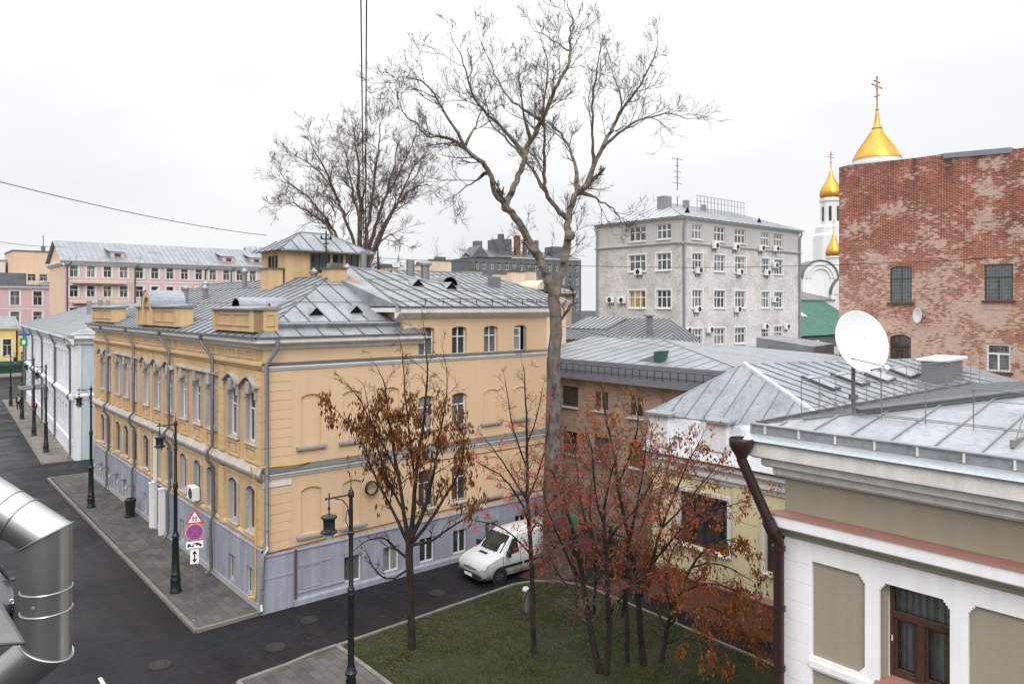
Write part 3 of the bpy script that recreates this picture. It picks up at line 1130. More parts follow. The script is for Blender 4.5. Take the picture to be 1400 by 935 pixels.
# ---- pilasters, rustication and trim of the street front
m = M()
def rusticated(F, u0, u1, z0, z1, d, step=0.34, gap=0.025):
    z = z0
    while z < z1 - 0.05:
        m.fbox(F, u0, u1, z, min(z1, z + step - gap), 0.0, d)
        z += step
    m.fbox(F, u0 + 0.012, u1 - 0.012, z0, z1, -0.01, d - 0.02)
for u0, u1 in ((28.36, 28.86), (32.55, 33.15), (39.15, 39.65), (41.45, 41.85), (43.68, 44.05), (46.15, 46.65), (52.55, 53.1), (57.6, 58.18)):
    rusticated(FS, u0, u1, 5.75, 9.45, 0.08)
    m.obj('pilaster', 'ochre_trim', yb)
    m = M()
    rusticated(FS, u0, u1, 2.6, 5.1, 0.08)
    m.obj('pilaster', 'ochre_trim', yb)
    m = M()

BELT = [(0.0, 5.15), (0.06, 5.15), (0.10, 5.28), (0.24, 5.32), (0.28, 5.42), (0.28, 5.48), (0.10, 5.66), (0.0, 5.68)]
m = M()
m.fprofile(FS, YB, YB2 + 0.1, BELT, 0, 1.0)
m.obj('belt_cornice', 'pale_trim', yb)
m = M()
m.fprofile(FS, YB, YB2 + 0.05, [(0.0, 9.48), (0.05, 9.5), (0.12, 9.62), (0.17, 9.66), (0.17, 9.74), (0.0, 9.82)], 0, 1.0)
m.fprofile(FS, YB - 0.05, YB2 + 0.05, [(0.0, 2.62), (0.06, 2.64), (0.09, 2.74), (0.05, 2.82), (0.0, 2.84)])
m.fprofile(FS, YB - 0.05, YB2 + 0.05, [(0.0, 4.98), (0.05, 5.0), (0.05, 5.08), (0.0, 5.10)])
m.obj('string_course', 'ochre_trim', yb)
# eave cornice
EAVE_S = [(0.0, 10.30), (0.08, 10.32), (0.14, 10.45), (0.36, 10.52), (0.42, 10.58), (0.42, 10.74), (0.0, 10.78)]
m = M()
m.fprofile(FS, YB, YB2 + 0.4, EAVE_S, 0, 1.0)
EAVE_G = [(0.0, 10.36), (0.08, 10.38), (0.16, 10.50), (0.30, 10.54), (0.40, 10.60), (0.40, 10.74), (0.0, 10.78)]
m.fprofile(FG, YA, 18.75, EAVE_S, 0, 1.0)
m.obj('eave_cornice', 'cream_trim', yb)
# frieze panels between string course and eaves
m = M()
def frame_panel(F, u0, u1, z0, z1, d, t=0.05):
    m.fbox(F, u0, u1, z0, z0 + t, 0.0, d)
    m.fbox(F, u0, u1, z1 - t, z1, 0.0, d)
    m.fbox(F, u0, u0 + t, z0 + t, z1 - t, 0.0, d)
    m.fbox(F, u1 - t, u1, z0 + t, z1 - t, 0.0, d)
bays = [(28.9, 32.5), (33.2, 39.1), (39.7, 46.1), (46.7, 52.5), (53.15, 57.55)]
for u0, u1 in bays:
    n = max(2, int((u1 - u0) / 1.9))
    L = (u1 - u0) / n
    for k in range(n):
        c0 = u0 + k * L
        for q0, q1 in ((0.06, 0.36), (0.44, L - 0.44), (L - 0.36, L - 0.06)):
            frame_panel(FS, c0 + q0, c0 + q1, 9.90, 10.26, 0.05)
            m.obj('frieze_panel', 'pale_ochre', yb)
            m = M()
# apron panels below the upper sills
for b in street_win:
    frame_panel(FS, b - 0.62, b + 0.62, 5.74, 6.38, 0.07, 0.09)
    m.fbox(FS, b - 0.28, b + 0.28, 5.92, 6.20, 0.0, 0.05)
    m.obj('apron_panel', 'ochre_trim', yb)
    m = M()
# window surrounds with moulded hoods
m = M()
for i, b in enumerate(street_win):
    risalit = i in (0, 1, 11, 12) or i in (5, 6, 7)
    for s_ in (-1, 1):
        m.fbox(FS, b + s_ * 0.62 - 0.10, b + s_ * 0.62 + 0.10, 6.47, 8.60, 0.0, 0.07)
        m.fbox(FS, b + s_ * 0.62 - 0.12, b + s_ * 0.62 + 0.12, 8.30, 8.52, 0.0, 0.12)
    ar = arc_pts(b - 0.52, b + 0.52, 8.50, 0.12, 8)
    m.fprism(FS, ar + [(b + 0.74, 8.62), (b + 0.74, 8.90), (b - 0.74, 8.90), (b - 0.74, 8.62)], 0.0, 0.08)
    m.fprism(FS, [(b - 0.14, 8.52), (b + 0.14, 8.52), (b + 0.20, 9.0), (b - 0.20, 9.0)], 0.08, 0.20)
    m.fbox(FS, b - 0.55, b - 0.25, 8.66, 8.86, 0.08, 0.12)
    m.fbox(FS, b + 0.25, b + 0.55, 8.66, 8.86, 0.08, 0.12)
    if risalit:                        # wavy scrolled hood
        top = [(b - 0.95 + 1.9 * k / 16, 9.06 + 0.16 * math.cos((k - 8) / 8 * math.pi) + 0.05 * (1 - abs(k - 8) / 8)) for k in range(17)]
        bot = [(u, z - 0.10) for u, z in reversed(top)]
        m.fprism(FS, top + bot, 0.0, 0.26)
    else:
        m.fprofile(FS, b - 0.92, b + 0.92, [(0.0, 8.92), (0.10, 8.94), (0.24, 9.02), (0.24, 9.08), (0.0, 9.16)])
    m.obj('window_hood', 'pale_trim', yb)
    m = M()
    # ground floor surround
    ar = arc_pts(b - 0.50, b + 0.50, 4.58, 0.2, 8)
    if abs(b - 42.75) > 0.1:
        out = arc_pts(b - 0.64, b + 0.64, 4.62, 0.30, 8)
        m.fprism(FS, ar + out[::-1], 0.0, 0.06)
        for s_ in (-1, 1):
            m.fbox(FS, b + s_ * 0.57 - 0.07, b + s_ * 0.57 + 0.07, 2.92, 4.60, 0.0, 0.055)
    else:
        m.fbox(FS, 42.66, 42.9, 2.9, 4.9, 0.0, 0.05)
    m.obj('window_surround', 'pale_trim', yb)
    m = M()

# ---- gable wall on the lane
gw = [13.36, 15.23, 17.10, 18.99, 20.85, 22.77, 24.67]
m = M()
ops = []
niche = []
for i, u in enumerate(gw):
    if i in (3, 4):
        ops.append((u - 0.43, u + 0.43, 6.38, 7.92, 0.10))
        ops.append((u - 0.44, u + 0.44, 2.82, 4.55, 0.10))
    else:
        zt = 8.44 if i < 3 else 7.94
        niche.append((u - 0.44, u + 0.44, 6.34, zt, 0.13))
        if i != 2:
            niche.append((u - 0.44, u + 0.44, 2.76, 4.66, 0.13))
    if i >= 3:
        ops.append((u - 0.43, u + 0.43, 9.74, 11.06, 0.10))
wall(m, FG, YA, 18.1, 2.25, 10.45, [o for o in ops + niche if o[1] < 18.1], 0.09)
wall(m, FG, 18.1, YA2, 2.25, 9.6, [o for o in ops if o[3] < 9.6], 0.28)
wall(m, FG, 18.1, YA2, 9.6, 11.75, [o for o in ops if o[3] > 9.6], 0.28)
wall(m, FG, 17.75, 18.1, 10.45, 11.75, [], 0.1)
for u0, u1, z0, z1, h in niche:
    if u1 < 18.54:
        m.poly([FG.P(u0, z0, -0.09), FG.P(u1, z0, -0.09), FG.P(u1, z1, -0.09), FG.P(u0, z1, -0.09)])
m.poly([(YA2, YB, 0), (YA2, 36, 0), (YA2, 36, 11.75), (YA2, YB, 11.75)])
m.poly([(22.9, 34, 0), (22.9, YB2, 0), (22.9, YB2, 10.75), (22.9, 34, 10.75)])
m.poly([(17.75, YB, 10.4), (17.75, 34.0, 10.4), (17.75, 33.5, 13.6), (17.75, YB, 11.75)])
m.obj('wall', 'ochre_stucco', yb)
# blind niches of the rear half: shallow sunk fields drawn with raised edges
m = M()
for u0, u1, z0, z1, h in niche:
    if u1 > 18.54:
        ar = arc_pts(u0, u1, z1 - h, h, 8)
        outer = [(u0 - 0.05, z1 - h)] + [(u, z + 0.06) for u, z in ar] + [(u1 + 0.05, z1 - h)]
        m.fprism(FG, outer + ar[::-1], 0.0, 0.05)
        m.fbox(FG, u0 - 0.05, u0, z0, z1 - h, 0.0, 0.035)
        m.fbox(FG, u1, u1 + 0.05, z0, z1 - h, 0.0, 0.035)
        m.obj('blind_window', 'ochre_stucco', yb)
        m = M()
m = M()
for i, u in enumerate(gw):
    if i not in (3, 4):
        zb_ = 6.34
        m.fprofile(FG, u - 0.64, u + 0.64, [(0.0, zb_ - 0.14), (0.14, zb_ - 0.13), (0.14, zb_ - 0.04), (0.0, zb_ + 0.02)])
        m.obj('sill', 'sill_stone', yb)
        m = M()
        if i != 2:
            m.fprofile(FG, u - 0.64, u + 0.64, [(0.0, 2.60), (0.14, 2.61), (0.14, 2.70), (0.0, 2.76)])
            m.obj('sill', 'sill_stone', yb)
            m = M()
for i in (3, 4):
    u = gw[i]
    window(yb, FG, u - 0.43, u + 0.43, 6.38, 7.92, 0.20, 'T', 'frame_white', 'glass2', sill=0.14, sillmat='sill_stone')
    window(yb, FG, u - 0.44, u + 0.44, 2.82, 4.55, 0.20, 'T', 'frame_white', 'glass1', sill=0.12, grille='rust_iron')
for i in (3, 4, 5, 6):
    u = gw[i]
    if i < 6:
        window(yb, FG, u - 0.43, u + 0.43, 9.74, 11.06, 0.20, 'X', 'frame_white', 'glass%d' % (i % 2), fw=0.05, sill=0.03)
    else:                               # one window has its casements standing open
        w = window(yb, FG, u - 0.43, u + 0.43, 9.74, 11.06, 0.20, 'N', 'frame_white', 'dark_void', fw=0.05, sill=0.03, label='upper window with both casements open')
        for s_, ang in ((-1, 0.65), (1, 0.9)):
            cm = M()
            hu = u + s_ * 0.40
            ux, dx = -s_ * math.cos(ang) * 0.37, math.sin(ang) * 0.37
            def cb(t0, t1, z0, z1, off=0.0, mi=0):
                p = [FG.P(hu + ux * t, z, -0.14 + dx * t + off) for t, z in ((t0, z0), (t1, z0), (t1, z1), (t0, z1))]
                q = [FG.P(hu + ux * t, z, -0.10 + dx * t - off) for t, z in ((t0, z0), (t1, z0), (t1, z1), (t0, z1))]
                cm.hexa(p + q, mi)
            cb(0, 0.14, 9.80, 10.95); cb(0.86, 1, 9.80, 10.95); cb(0.14, 0.86, 9.80, 9.86); cb(0.14, 0.86, 10.89, 10.95); cb(0.14, 0.86, 10.50, 10.55)
            cb(0.14, 0.86, 9.86, 10.5, 0.012, 1); cb(0.14, 0.86, 10.55, 10.89, 0.012, 1)
            cm.obj('casement', ['frame_white', 'glass2'], w)
# plinth of the gable
m = M()
Fq = Face((0, YB - 0.08, 0), (1, 0, 0), (0, -1, 0))
pops = [(gw[i] - (0.42 if i < 5 else 0.40), gw[i] + 0.40, 0.34, 1.46) for i in (1, 2, 3, 4, 5, 6)]
wall(m, Fq, YA - 0.1, YA2, 0.0, 2.24, pops, 0.24)
wall(m, Fq, YA - 0.1, YA2, 0.0, 0.0001, [], 0.1)
m.fprofile(Fq, YA - 0.1, YA2, [(-0.08, 2.30), (-0.08, 2.24), (0.0, 2.24), (0.05, 2.20), (0.05, 2.25)])
m.fbox(Fq, YA - 0.12, 12.55, 0.02, 2.12, 0.0, 0.06)
m.fbox(Fq, YA - 0.14, 12.58, 1.36, 1.42, 0.0, 0.085)
m.fprofile(Fq, 12.56, YA2, [(0.0, 0.01), (0.10, 0.01), (0.10, 0.22), (0.0, 0.30)])
m.fbox(Fq, 12.56, 14.2, 1.56, 1.60, 0.0, 0.03)
frame_panel(Fq, 12.93, 13.80, 0.60, 1.54, 0.03, 0.05)
m.fbox(Fq, 12.7, 14.9, 0.48, 0.53, 0.0, 0.05)
m.obj('plinth', 'plinth_grey', yb)
for i in (1, 2, 3, 4, 5, 6):
    window(yb, Fq, gw[i] - (0.42 if i < 5 else 0.40), gw[i] + 0.40, 0.34, 1.46, 0.18, 'I', 'frame_white', 'glass%d' % (i % 3), label='low basement window at pavement level' if i == 1 else None)
# belts, quoin, frieze of the gable
m = M()
m.fprofile(FG, YA - 0.02, YA2, [(0.0, 5.20), (0.05, 5.22), (0.08, 5.32), (0.16, 5.36), (0.16, 5.44), (0.0, 5.47)])
m.fprofile(FG, YA - 0.05, YA2, [(0.0, 9.46), (0.04, 9.47), (0.09, 9.56), (0.12, 9.58), (0.12, 9.66), (0.0, 9.68)])
m.fbox(FG, YA - 0.03, 12.5, 4.90, 5.10, 0.0, 0.05)
m.obj('belt_cornice', 'white_trim', yb)
m = M()
m.fprofile(FG, YA - 0.02, YA2, [(0.0, 5.475), (0.18, 5.45), (0.20, 5.455), (0.20, 5.47), (0.0, 5.66)])
m.fprofile(FG, YA - 0.06, YA2, [(0.0, 9.69), (0.14, 9.665), (0.15, 9.68), (0.0, 9.78)])
m.fbox(FG, 18.0, YA2, 4.86, 4.90, 0.0, 0.02)
m.obj('flashing', 'zinc_dull', yb)
m = M()
rusticated(FG, YA - 0.005, 12.5, 5.7, 9.42, 0.035, 0.37, 0.02)
rusticated(FG, YA - 0.005, 12.5, 2.35, 4.85, 0.035, 0.37, 0.02)
m.obj('quoin', 'ochre_stucco', yb)
# yellow gas pipe, cables
m = M()
m.tube([FS.P(28.7, 1.0, 0.16), FS.P(28.7, 5.0, 0.16), FS.P(28.7, 5.75, 0.36), FS.P(28.1, 5.78, 0.36), FG.P(YA - 0.3, 5.78, 0.24), FG.P(12.6, 5.70, 0.22), FG.P(13.3, 5.70, 0.06)], 0.03, 6)
m.tube([FS.P(28.7, 0.55, 0.2), FS.P(28.7, 1.0, 0.16)], 0.045, 6)
m.tube([FS.P(29.05, 0.5, 0.28), FS.P(28.7, 0.6, 0.2)], 0.05, 6)
m.obj('gas_pipe', 'gas_yellow', yb)
m = M()
m.tube([FG.P(11.5, 2.34, 0.08), FG.P(14, 2.42, 0.07), FG.P(19.0, 2.52, 0.06), FG.P(26.2, 2.50, 0.06)], 0.022, 5)
m.tube([Fq.P(12.62, 2.3, 0.10), Fq.P(12.62, 0.3, 0.10)], 0.045, 6)
m.obj('conduit', 'rust_iron', yb)

# ---- downpipes
def downpipe(parent, path, r=0.075, mat='zinc_dull', bands=True):
    m = M()
    m.tube(path, r, 8)
    if bands:
        for i in range(len(path) - 1):
            p, q = Vector(path[i]), Vector(path[i + 1])
            L = (q - p).length
            if L > 1.3:
                k = int(L / 1.15)
                for j in range(1, k + 1):
                    c = p + (q - p) * (j / (k + 0.5))
                    d = (q - p).normalized() * 0.03
                    m.tube([c - d, c + d], r * 1.14, 8)
    return m.obj('downpipe', mat, parent, smooth=True)
for b in (53.47, 46.98, 40.03, 33.54):
    e = 0.75
    pth = [FS.P(b + e, 10.70, 0.50), FS.P(b + e, 10.46, 0.50), FS.P(b, 9.75, 0.22), FS.P(b, 5.85, 0.22), FS.P(b + 0.05, 5.62, 0.42), FS.P(b + 0.05, 5.25, 0.42), FS.P(b, 4.9, 0.18), FS.P(b, 2.75, 0.18), FS.P(b, 2.55, 0.30), FS.P(b, 0.45, 0.26), FS.P(b, 0.25, 0.48)]
    downpipe(yb, pth)
pth = [FG.P(11.75, 10.72, 0.46), FG.P(11.75, 10.40, 0.46), FG.P(11.42, 9.72, 0.20), FG.P(11.42, 2.75, 0.20), FG.P(11.42, 2.60, 0.28), FG.P(11.22, 2.35, 0.32), FG.P(11.20, 0.5, 0.22), FG.P(11.15, 0.25, 0.40)]
downpipe(yb, pth, 0.09, 'zinc')
# small vent elbows over the basement lights
m = M()
for b in (55.9, 54.3, 51.7, 49.7, 47.7):
    m = M()
    m.tube([Fp.P(b - 0.1, 1.5, 0.0), Fp.P(b - 0.1, 1.5, 0.34), Fp.P(b - 0.1, 1.36, 0.40)], [0.06, 0.06, 0.09], 8)
    m.obj('vent_elbow', 'zinc', yb, smooth=True)

# ---- roofs
Z0 = 10.80
HA, HB, HZ = 17.0, 34.0, 13.50           # hip apex
c0 = (10.86, 27.86, Z0)
c1 = (10.86, 58.75, Z0)
ap = (HA, HB, HZ)
ap2 = (HA, 52.6, HZ)
bk = (23.1, 27.86, Z0)
roof_faces = [
    ([c0, c1, ap2, ap], (1, 0, 0.44)),
    ([c0, ap, (17.75, 33.25, 13.17), (17.75, 28.34, Z0 + 0.48 * 0.44), (18.75, 28.34, Z0 + 0.48 * 0.44), (18.75, 27.86, Z0)], (0, 1, 0.44)),
    ([c1, (23.1, 58.75, Z0), ap2], (0, -1, 0.44)),
    ([ap, ap2, (23.1, 58.75, Z0), (23.1, 34.0, Z0)], None),
]
def extra(m):
    # turned-up snow kick along the lane eave and the street eave
    m.hexa([(12.05, 28.62, 11.08), (17.7, 28.62, 11.08), (17.7, 28.66, 11.10), (12.05, 28.66, 11.10), (12.05, 28.50, 11.30), (17.7, 28.50, 11.27), (17.7, 28.66, 11.32), (12.05, 28.66, 11.35)], 0)
    m.tube([c0, ap, ap2], 0.05, 6, 1)
    m.box(10.84, 18.75, 27.84, 27.90, Z0 - 0.045, Z0 + 0.02, 1)
    m.box(10.84, 10.90, 27.84, 58.75, Z0 - 0.045, Z0 + 0.02, 1)
    # triangular vents
    for q in ((432, 431), (487, 428)):
        x, y, z = on_plane(*q, c0, ap, bk)
        m.poly([(x - 0.32, y - 0.02, z), (x + 0.32, y - 0.02, z), (x, y - 0.02, z + 0.30)], 2)
        m.poly([(x - 0.36, y - 0.06, z - 0.01), (x, y - 0.06, z + 0.34), (x, y + 0.85, z + 0.36)], 0)
        m.poly([(x + 0.36, y - 0.06, z - 0.01), (x, y - 0.06, z + 0.34), (x, y + 0.85, z + 0.36)], 0)
m = M()
for pts, d in roof_faces:
    m.poly(pts, 0)
    if d:
        seams(m, pts, d, 0.92, 0.045, mi=1)
        ribs_across(m, pts, d, 2.1, 0.55, mi=1)
extra(m)
rf = m.obj('roof', ['roof_metal', 'seam_metal', 'dark_void'], yb)

# raised roof over the rear part of the lane front
Z1 = 12.0
t0, t1, t2, t3 = (17.3, 27.9, Z1), (26.95, 27.9, Z1), (19.2, 36.0, 14.15), (21.6, 37.5, 14.15)
m = M()
A0 = [t0, t1, t2]
m.poly(A0, 0)
seams(m, A0, (0, 1, 0.35), 0.80, 0.05, mi=1)
ribs_across(m, A0, (0, 1, 0.35), 2.2, 0.4, mi=1)
A1 = [t1, (27.3, 40.0, 12.3), t3, t2]
m.poly(A1, 0)
SF = [t0, t2, (17.35, 34.4, 13.55), (17.3, 31.7, 12.0)]
m.poly(SF[:3], 0)
m.poly([SF[0], SF[2], SF[3]], 0)
seams(m, [t0, t2, (17.32, 33.0, 12.2)], (1, 0, 1.1), 0.85, 0.04, mi=1)
m.tube([t0, t2], 0.06, 6, 1)
m.tube([t1, t2], 0.05, 6, 1)
# eave slab with white fascia below
m.box(17.3, 26.95, 27.86, 27.92, Z1 - 0.05, Z1 + 0.015, 1)
# snow guard
for k in range(9):
    u = 18.9 + k * 0.98
    m.box(u - 0.015, u + 0.015, 28.27, 28.30, 12.1, 12.36, 2)
m.box(18.6, 26.9, 28.27, 28.30, 12.34, 12.37, 2)
m.box(18.6, 26.9, 28.268, 28.302, 12.22, 12.245, 2)
for q in ((571, 391), (617, 395)):
    x, y, z = on_plane(*q, t0, t1, t2)
    m.poly([(x - 0.34, y - 0.02, z), (x + 0.34, y - 0.02, z), (x, y - 0.02, z + 0.32)], 2)
    m.poly([(x - 0.38, y - 0.06, z - 0.01), (x, y - 0.06, z + 0.36), (x, y + 0.9, z + 0.36)], 0)
    m.poly([(x + 0.38, y - 0.06, z - 0.01), (x, y - 0.06, z + 0.36), (x, y + 0.9, z + 0.36)], 0)
m.obj('roof', ['roof_light', 'seam_metal', 'dark_void'], yb, label='raised lighter roof over the rear third storey')
m = M()
m.fprofile(Face((0, YB, 0), (1, 0, 0), (0, -1, 0)), 17.3, YA2 + 0.45, [(0.0, 11.45), (0.10, 11.48), (0.36, 11.66), (0.42, 11.72), (0.42, 11.94), (0.0, 11.95)])
m.box(17.3, 17.36, 27.92, 31.5, 11.74, 11.94)
m.box(17.36, 17.75, 27.93, 31.5, 11.74, 11.80)
m.obj('eave_cornice', 'cream_trim', yb)
# rear wing
RB = 34.0
m = M()
wall(m, face_b(RB), YA2 + 0.02, 33.5, 0.0, 12.2, [], 0.1)
m.poly([(33.5, RB, 0), (33.5, 46, 0), (33.5, 46, 12.2), (33.5, RB, 12.2)])
m.obj('wall', 'cream_stucco', yb)
m = M()
ra, rb_, rz = 24.2, 31.0, 14.25
e0, e1 = (21.0, RB - 0.4, 12.3), (34.0, RB - 0.4, 12.3)
g0, g1 = (ra, 40.0, rz), (rb_, 40.0, rz)
A2 = [e0, e1, g1, g0]
m.poly(A2, 0)
seams(m, A2, (0, 1, 0.3), 0.55, 0.05, mi=1)
ribs_across(m, A2, (0, 1, 0.3), 2.0, 0.4, mi=1)
A3 = [e1, (34.0, 46.5, 12.3), g1]
m.poly(A3, 0)
seams(m, A3, (1, 0, -0.6), 0.6, 0.05, mi=1)
m.poly([g0, g1, (34.0, 46.5, 12.3), (21.0, 46.5, 12.3)], 0)
m.tube([g0, g1], 0.06, 6, 1)
m.tube([g1, e1], 0.05, 6, 1)
m.obj('roof', ['roof_light', 'seam_metal'], yb)

def barrel_dormer(parent, c, r, L, axis, base):
    """half-round dormer: sheet-metal vault with a dark mouth; axis 'a' opens to the street, 'b' to the lane"""
    m = M()
    n = 14
    def P(t, s_, rr):
        x, z = rr * math.cos(t), rr * math.sin(t)
        return (c[0] + s_, c[1] + x, c[2] + z) if axis == 'a' else (c[0] + x, c[1] + s_, c[2] + z)
    for k in range(n):
        t, t2 = math.pi * k / n, math.pi * (k + 1) / n
        m.poly([P(t, -0.1, r), P(t2, -0.1, r), P(t2, L, r), P(t, L, r)], 0)
        m.poly([P(t, -0.1, r), P(t2, -0.1, r), P(t2, -0.1, r * 0.88), P(t, -0.1, r * 0.88)], 0)
        m.poly([P(t, -0.1, r * 0.88), P(t2, -0.1, r * 0.88), P(t2, 0.5, r * 0.88), P(t, 0.5, r * 0.88)], 1)
        m.poly([P(t, 0.5, r * 0.88), P(t2, 0.5, r * 0.88), P((t + t2) / 2, 0.5, 0.0)], 1)
    for s_ in (-1, 1):
        p = P(0 if s_ > 0 else math.pi, -0.1, r)
        q = P(0 if s_ > 0 else math.pi, L, r)
        m.poly([p, q, (q[0], q[1], base), (p[0], p[1], base)], 0)
    m.poly([P(0, -0.1, r), P(math.pi, -0.1, r), (*P(math.pi, -0.1, r)[:2], base), (*P(0, -0.1, r)[:2], base)], 0)
    return m.obj('dormer', ['roof_metal', 'dark_void'], parent, smooth=True)
barrel_dormer(yb, (12.15, 33.2, 11.86), 0.56, 2.7, 'a', 11.1)
barrel_dormer(yb, (25.6, 35.8, 13.2), 0.60, 2.6, 'b', 12.3)

# parapets above the street eaves
def parapet(b0, b1, z0, z1, ret=None, arch=None):
    m = M()
    F = face_a(11.02)
    m.fbox(F, b0, b1, z0, z1, -0.75, 0.0)
    for u in (b0, b1 - 0.32):
        m.fbox(F, u, u + 0.32, z0, z1, 0.003, 0.06)
    n = max(1, int((b1 - b0 - 0.7) / 1.9))
    L = (b1 - b0 - 0.7) / n
    def fp(u0, u1, za, zb):
        t = 0.045
        for q in ((u0, u1, za, za + t), (u0, u1, zb - t, zb), (u0, u0 + t, za + t, zb - t), (u1 - t, u1, za + t, zb - t)):
            m.fbox(F, *q, 0.0, 0.045)
    for k in range(n):
        u = b0 + 0.35 + k * L
        if arch and u < arch < u + L:
            continue
        fp(u + 0.05, u + L - 0.22, z0 + 0.22, z1 - 0.14)
        fp(u + L - 0.17, u + L - 0.03, z0 + 0.22, z1 - 0.14)
    if ret:
        G = face_b(b0)
        m.fbox(G, 11.02, ret, z0, z1, -0.5, 0.0)
        m.fbox(G, ret - 0.62, ret - 0.02, z0, z1, 0.003, 0.05)
        t = 0.04
        for q in ((ret - 0.5, ret - 0.14, z0 + 0.22, z0 + 0.26), (ret - 0.5, ret - 0.14, z1 - 0.20, z1 - 0.16), (ret - 0.5, ret - 0.46, z0 + 0.26, z1 - 0.20), (ret - 0.18, ret - 0.14, z0 + 0.26, z1 - 0.20)):
            m.fbox(G, *q, 0.05, 0.09)
    p = m.obj('parapet', 'ochre_trim', yb)
    c = M()
    x1 = 11.9 if not ret else ret + 0.08
    c.hexa([(10.88, b0 - 0.12, z1 + 0.002), (x1, b0 - 0.12, z1 + 0.002), (x1, b1 + 0.12, z1 + 0.002), (10.88, b1 + 0.12, z1 + 0.002), (10.88, b0 - 0.12, z1 + 0.07), (x1, b0 - 0.12, z1 + 0.16), (x1, b1 + 0.12, z1 + 0.16), (10.88, b1 + 0.12, z1 + 0.07)])
    c.obj('coping', 'roof_metal', p)
    if arch:
        w, h = 0.95, 1.0
        a_ = M()
        ou = arc_pts(arch - w, arch + w, z0 + 0.85, h, 14)
        inn = arc_pts(arch - w * 0.62, arch + w * 0.62, z0 + 0.85, h * 0.66, 14)
        a_.fprism(F, [(arch - w, z0)] + ou + [(arch + w, z0)], -0.6, 0.04)
        a_.fprism(F, ou + inn[::-1], 0.04, 0.17)
        for s_ in (-1, 1):
            a_.fbox(F, arch + s_ * w * 0.81 - w * 0.19, arch + s_ * w * 0.81 + w * 0.19, z0, z0 + 0.85, 0.04, 0.165)
        a_.obj('arched_gable', 'ochre_trim', p)
        v = M()
        for k in range(len(ou) - 1):
            (u, z), (u2, z2) = ou[k], ou[k + 1]
            v.poly([F.P(u, z + 0.03, 0.2), F.P(u2, z2 + 0.03, 0.2), F.P(u2, z2 + 0.03, -1.6), F.P(u, z + 0.03, -1.6)])
        v.obj('vault', 'roof_metal', p, smooth=True)
parapet(28.42, 33.0, 11.0, 11.86, ret=12.0)
parapet(38.2, 45.6, 11.0, 11.95, arch=43.1)
parapet(51.4, 57.2, 11.0, 11.9)

# chimneys and vents on the roof
def chimney(a0, a1, b0, b1, z0, z1, cap=True, mat='ochre_trim', pot=True):
    m = M()
    m.box(a0, a1, b0, b1, z0, z1)
    c = m.obj('chimney', mat, rf)
    m = M()
    m.box(a0 - 0.09, a1 + 0.09, b0 - 0.09, b1 + 0.09, z1 + 0.002, z1 + 0.06)
    if pot:
        am, bm = (a0 + a1) / 2, (b0 + b1) / 2
        m.hexa([(am - 0.35, bm - 0.25, z1 + 0.06), (am + 0.35, bm - 0.25, z1 + 0.06), (am + 0.35, bm + 0.25, z1 + 0.06), (am - 0.35, bm + 0.25, z1 + 0.06), (am - 0.28, bm - 0.25, z1 + 0.30), (am + 0.28, bm - 0.25, z1 + 0.30), (am + 0.28, bm + 0.25, z1 + 0.30), (am - 0.28, bm + 0.25, z1 + 0.30)])
    m.obj('cap', 'zinc_dull', c)
chimney(16.75, 17.65, 33.4, 34.3, 12.7, 13.86)
chimney(15.6, 16.35, 38.1, 39.3, 12.5, 14.0, pot=False)
m = M()
def vent_pipe(a, b, z0, z1, r=0.16, hat=True):
    m.lathe((a, b, 0), [(r, z0), (r, z1)] + ([(r * 1.5, z1), (r * 1.5, z1 + 0.12), (0.001, z1 + 0.34)] if hat else [(0.001, z1)]), 10)
# the lookout room riding on the ridge
BT = 38.2
tl, tr_ = 16.5, 21.35
tw = M()
FT, FTL = face_b(BT), face_a(tl)
TB2 = 41.4
wops = [(17.95, 19.15, 13.85, 14.92), (19.3, 19.95, 13.85, 14.92), (20.1, 20.95, 13.85, 14.92)]
wall(tw, FT, tl, tr_, 12.3, 15.12, wops, 0.12)
lops = [(39.1, 40.5, 13.75, 14.80)]
wall(tw, FTL, BT, TB2, 12.3, 15.12, lops, 0.12)
tw.poly([(tr_, BT, 12.3), (tr_, TB2, 12.3), (tr_, TB2, 15.12), (tr_, BT, 15.12)])
tw.poly([(tl, TB2, 12.3), (tr_, TB2, 12.3), (tr_, TB2, 15.12), (tl, TB2, 15.12)])
tw.fbox(FT, tl - 0.02, tl + 1.35, 12.5, 15.0, 0.003, 0.06)
tw.fbox(FT, tl, tr_, 14.92, 15.10, 0.003, 0.10)
lk = tw.obj('lookout_room', 'ochre_trim', yb)
for u0, u1, z0, z1 in wops:
    q = M()
    q.fbox(FT, u0, u1, z0, z1, -0.12, -0.10, 0)
    for uu in (u0, u1 - 0.05, (u0 + u1) / 2 - 0.025):
        q.fbox(FT, uu, uu + 0.05, z0, z1, -0.10, -0.05, 1)
    q.obj('window', ['glass0', 'frame_brown'], lk)
q = M()
q.fbox(FTL, 39.1, 40.5, 13.75, 14.80, -0.12, -0.10, 0)
for k in range(4):
    u = 39.1 + k * 0.45
    q.fbox(FTL, u, u + 0.05, 13.75, 14.8, -0.10, -0.05, 1)
q.obj('window', ['glass0', 'frame_brown'], lk)
q = M()
o_ = 0.45
p0, p1, p2, p3 = (tl - o_, BT - o_, 15.05), (tr_ + o_, BT - o_, 15.05), (tr_ + o_, TB2 + o_, 15.05), (tl - o_, TB2 + o_, 15.05)
r0, r1 = (tl + 1.55, 39.8, 16.2), (tr_ - 1.55, 39.8, 16.2)
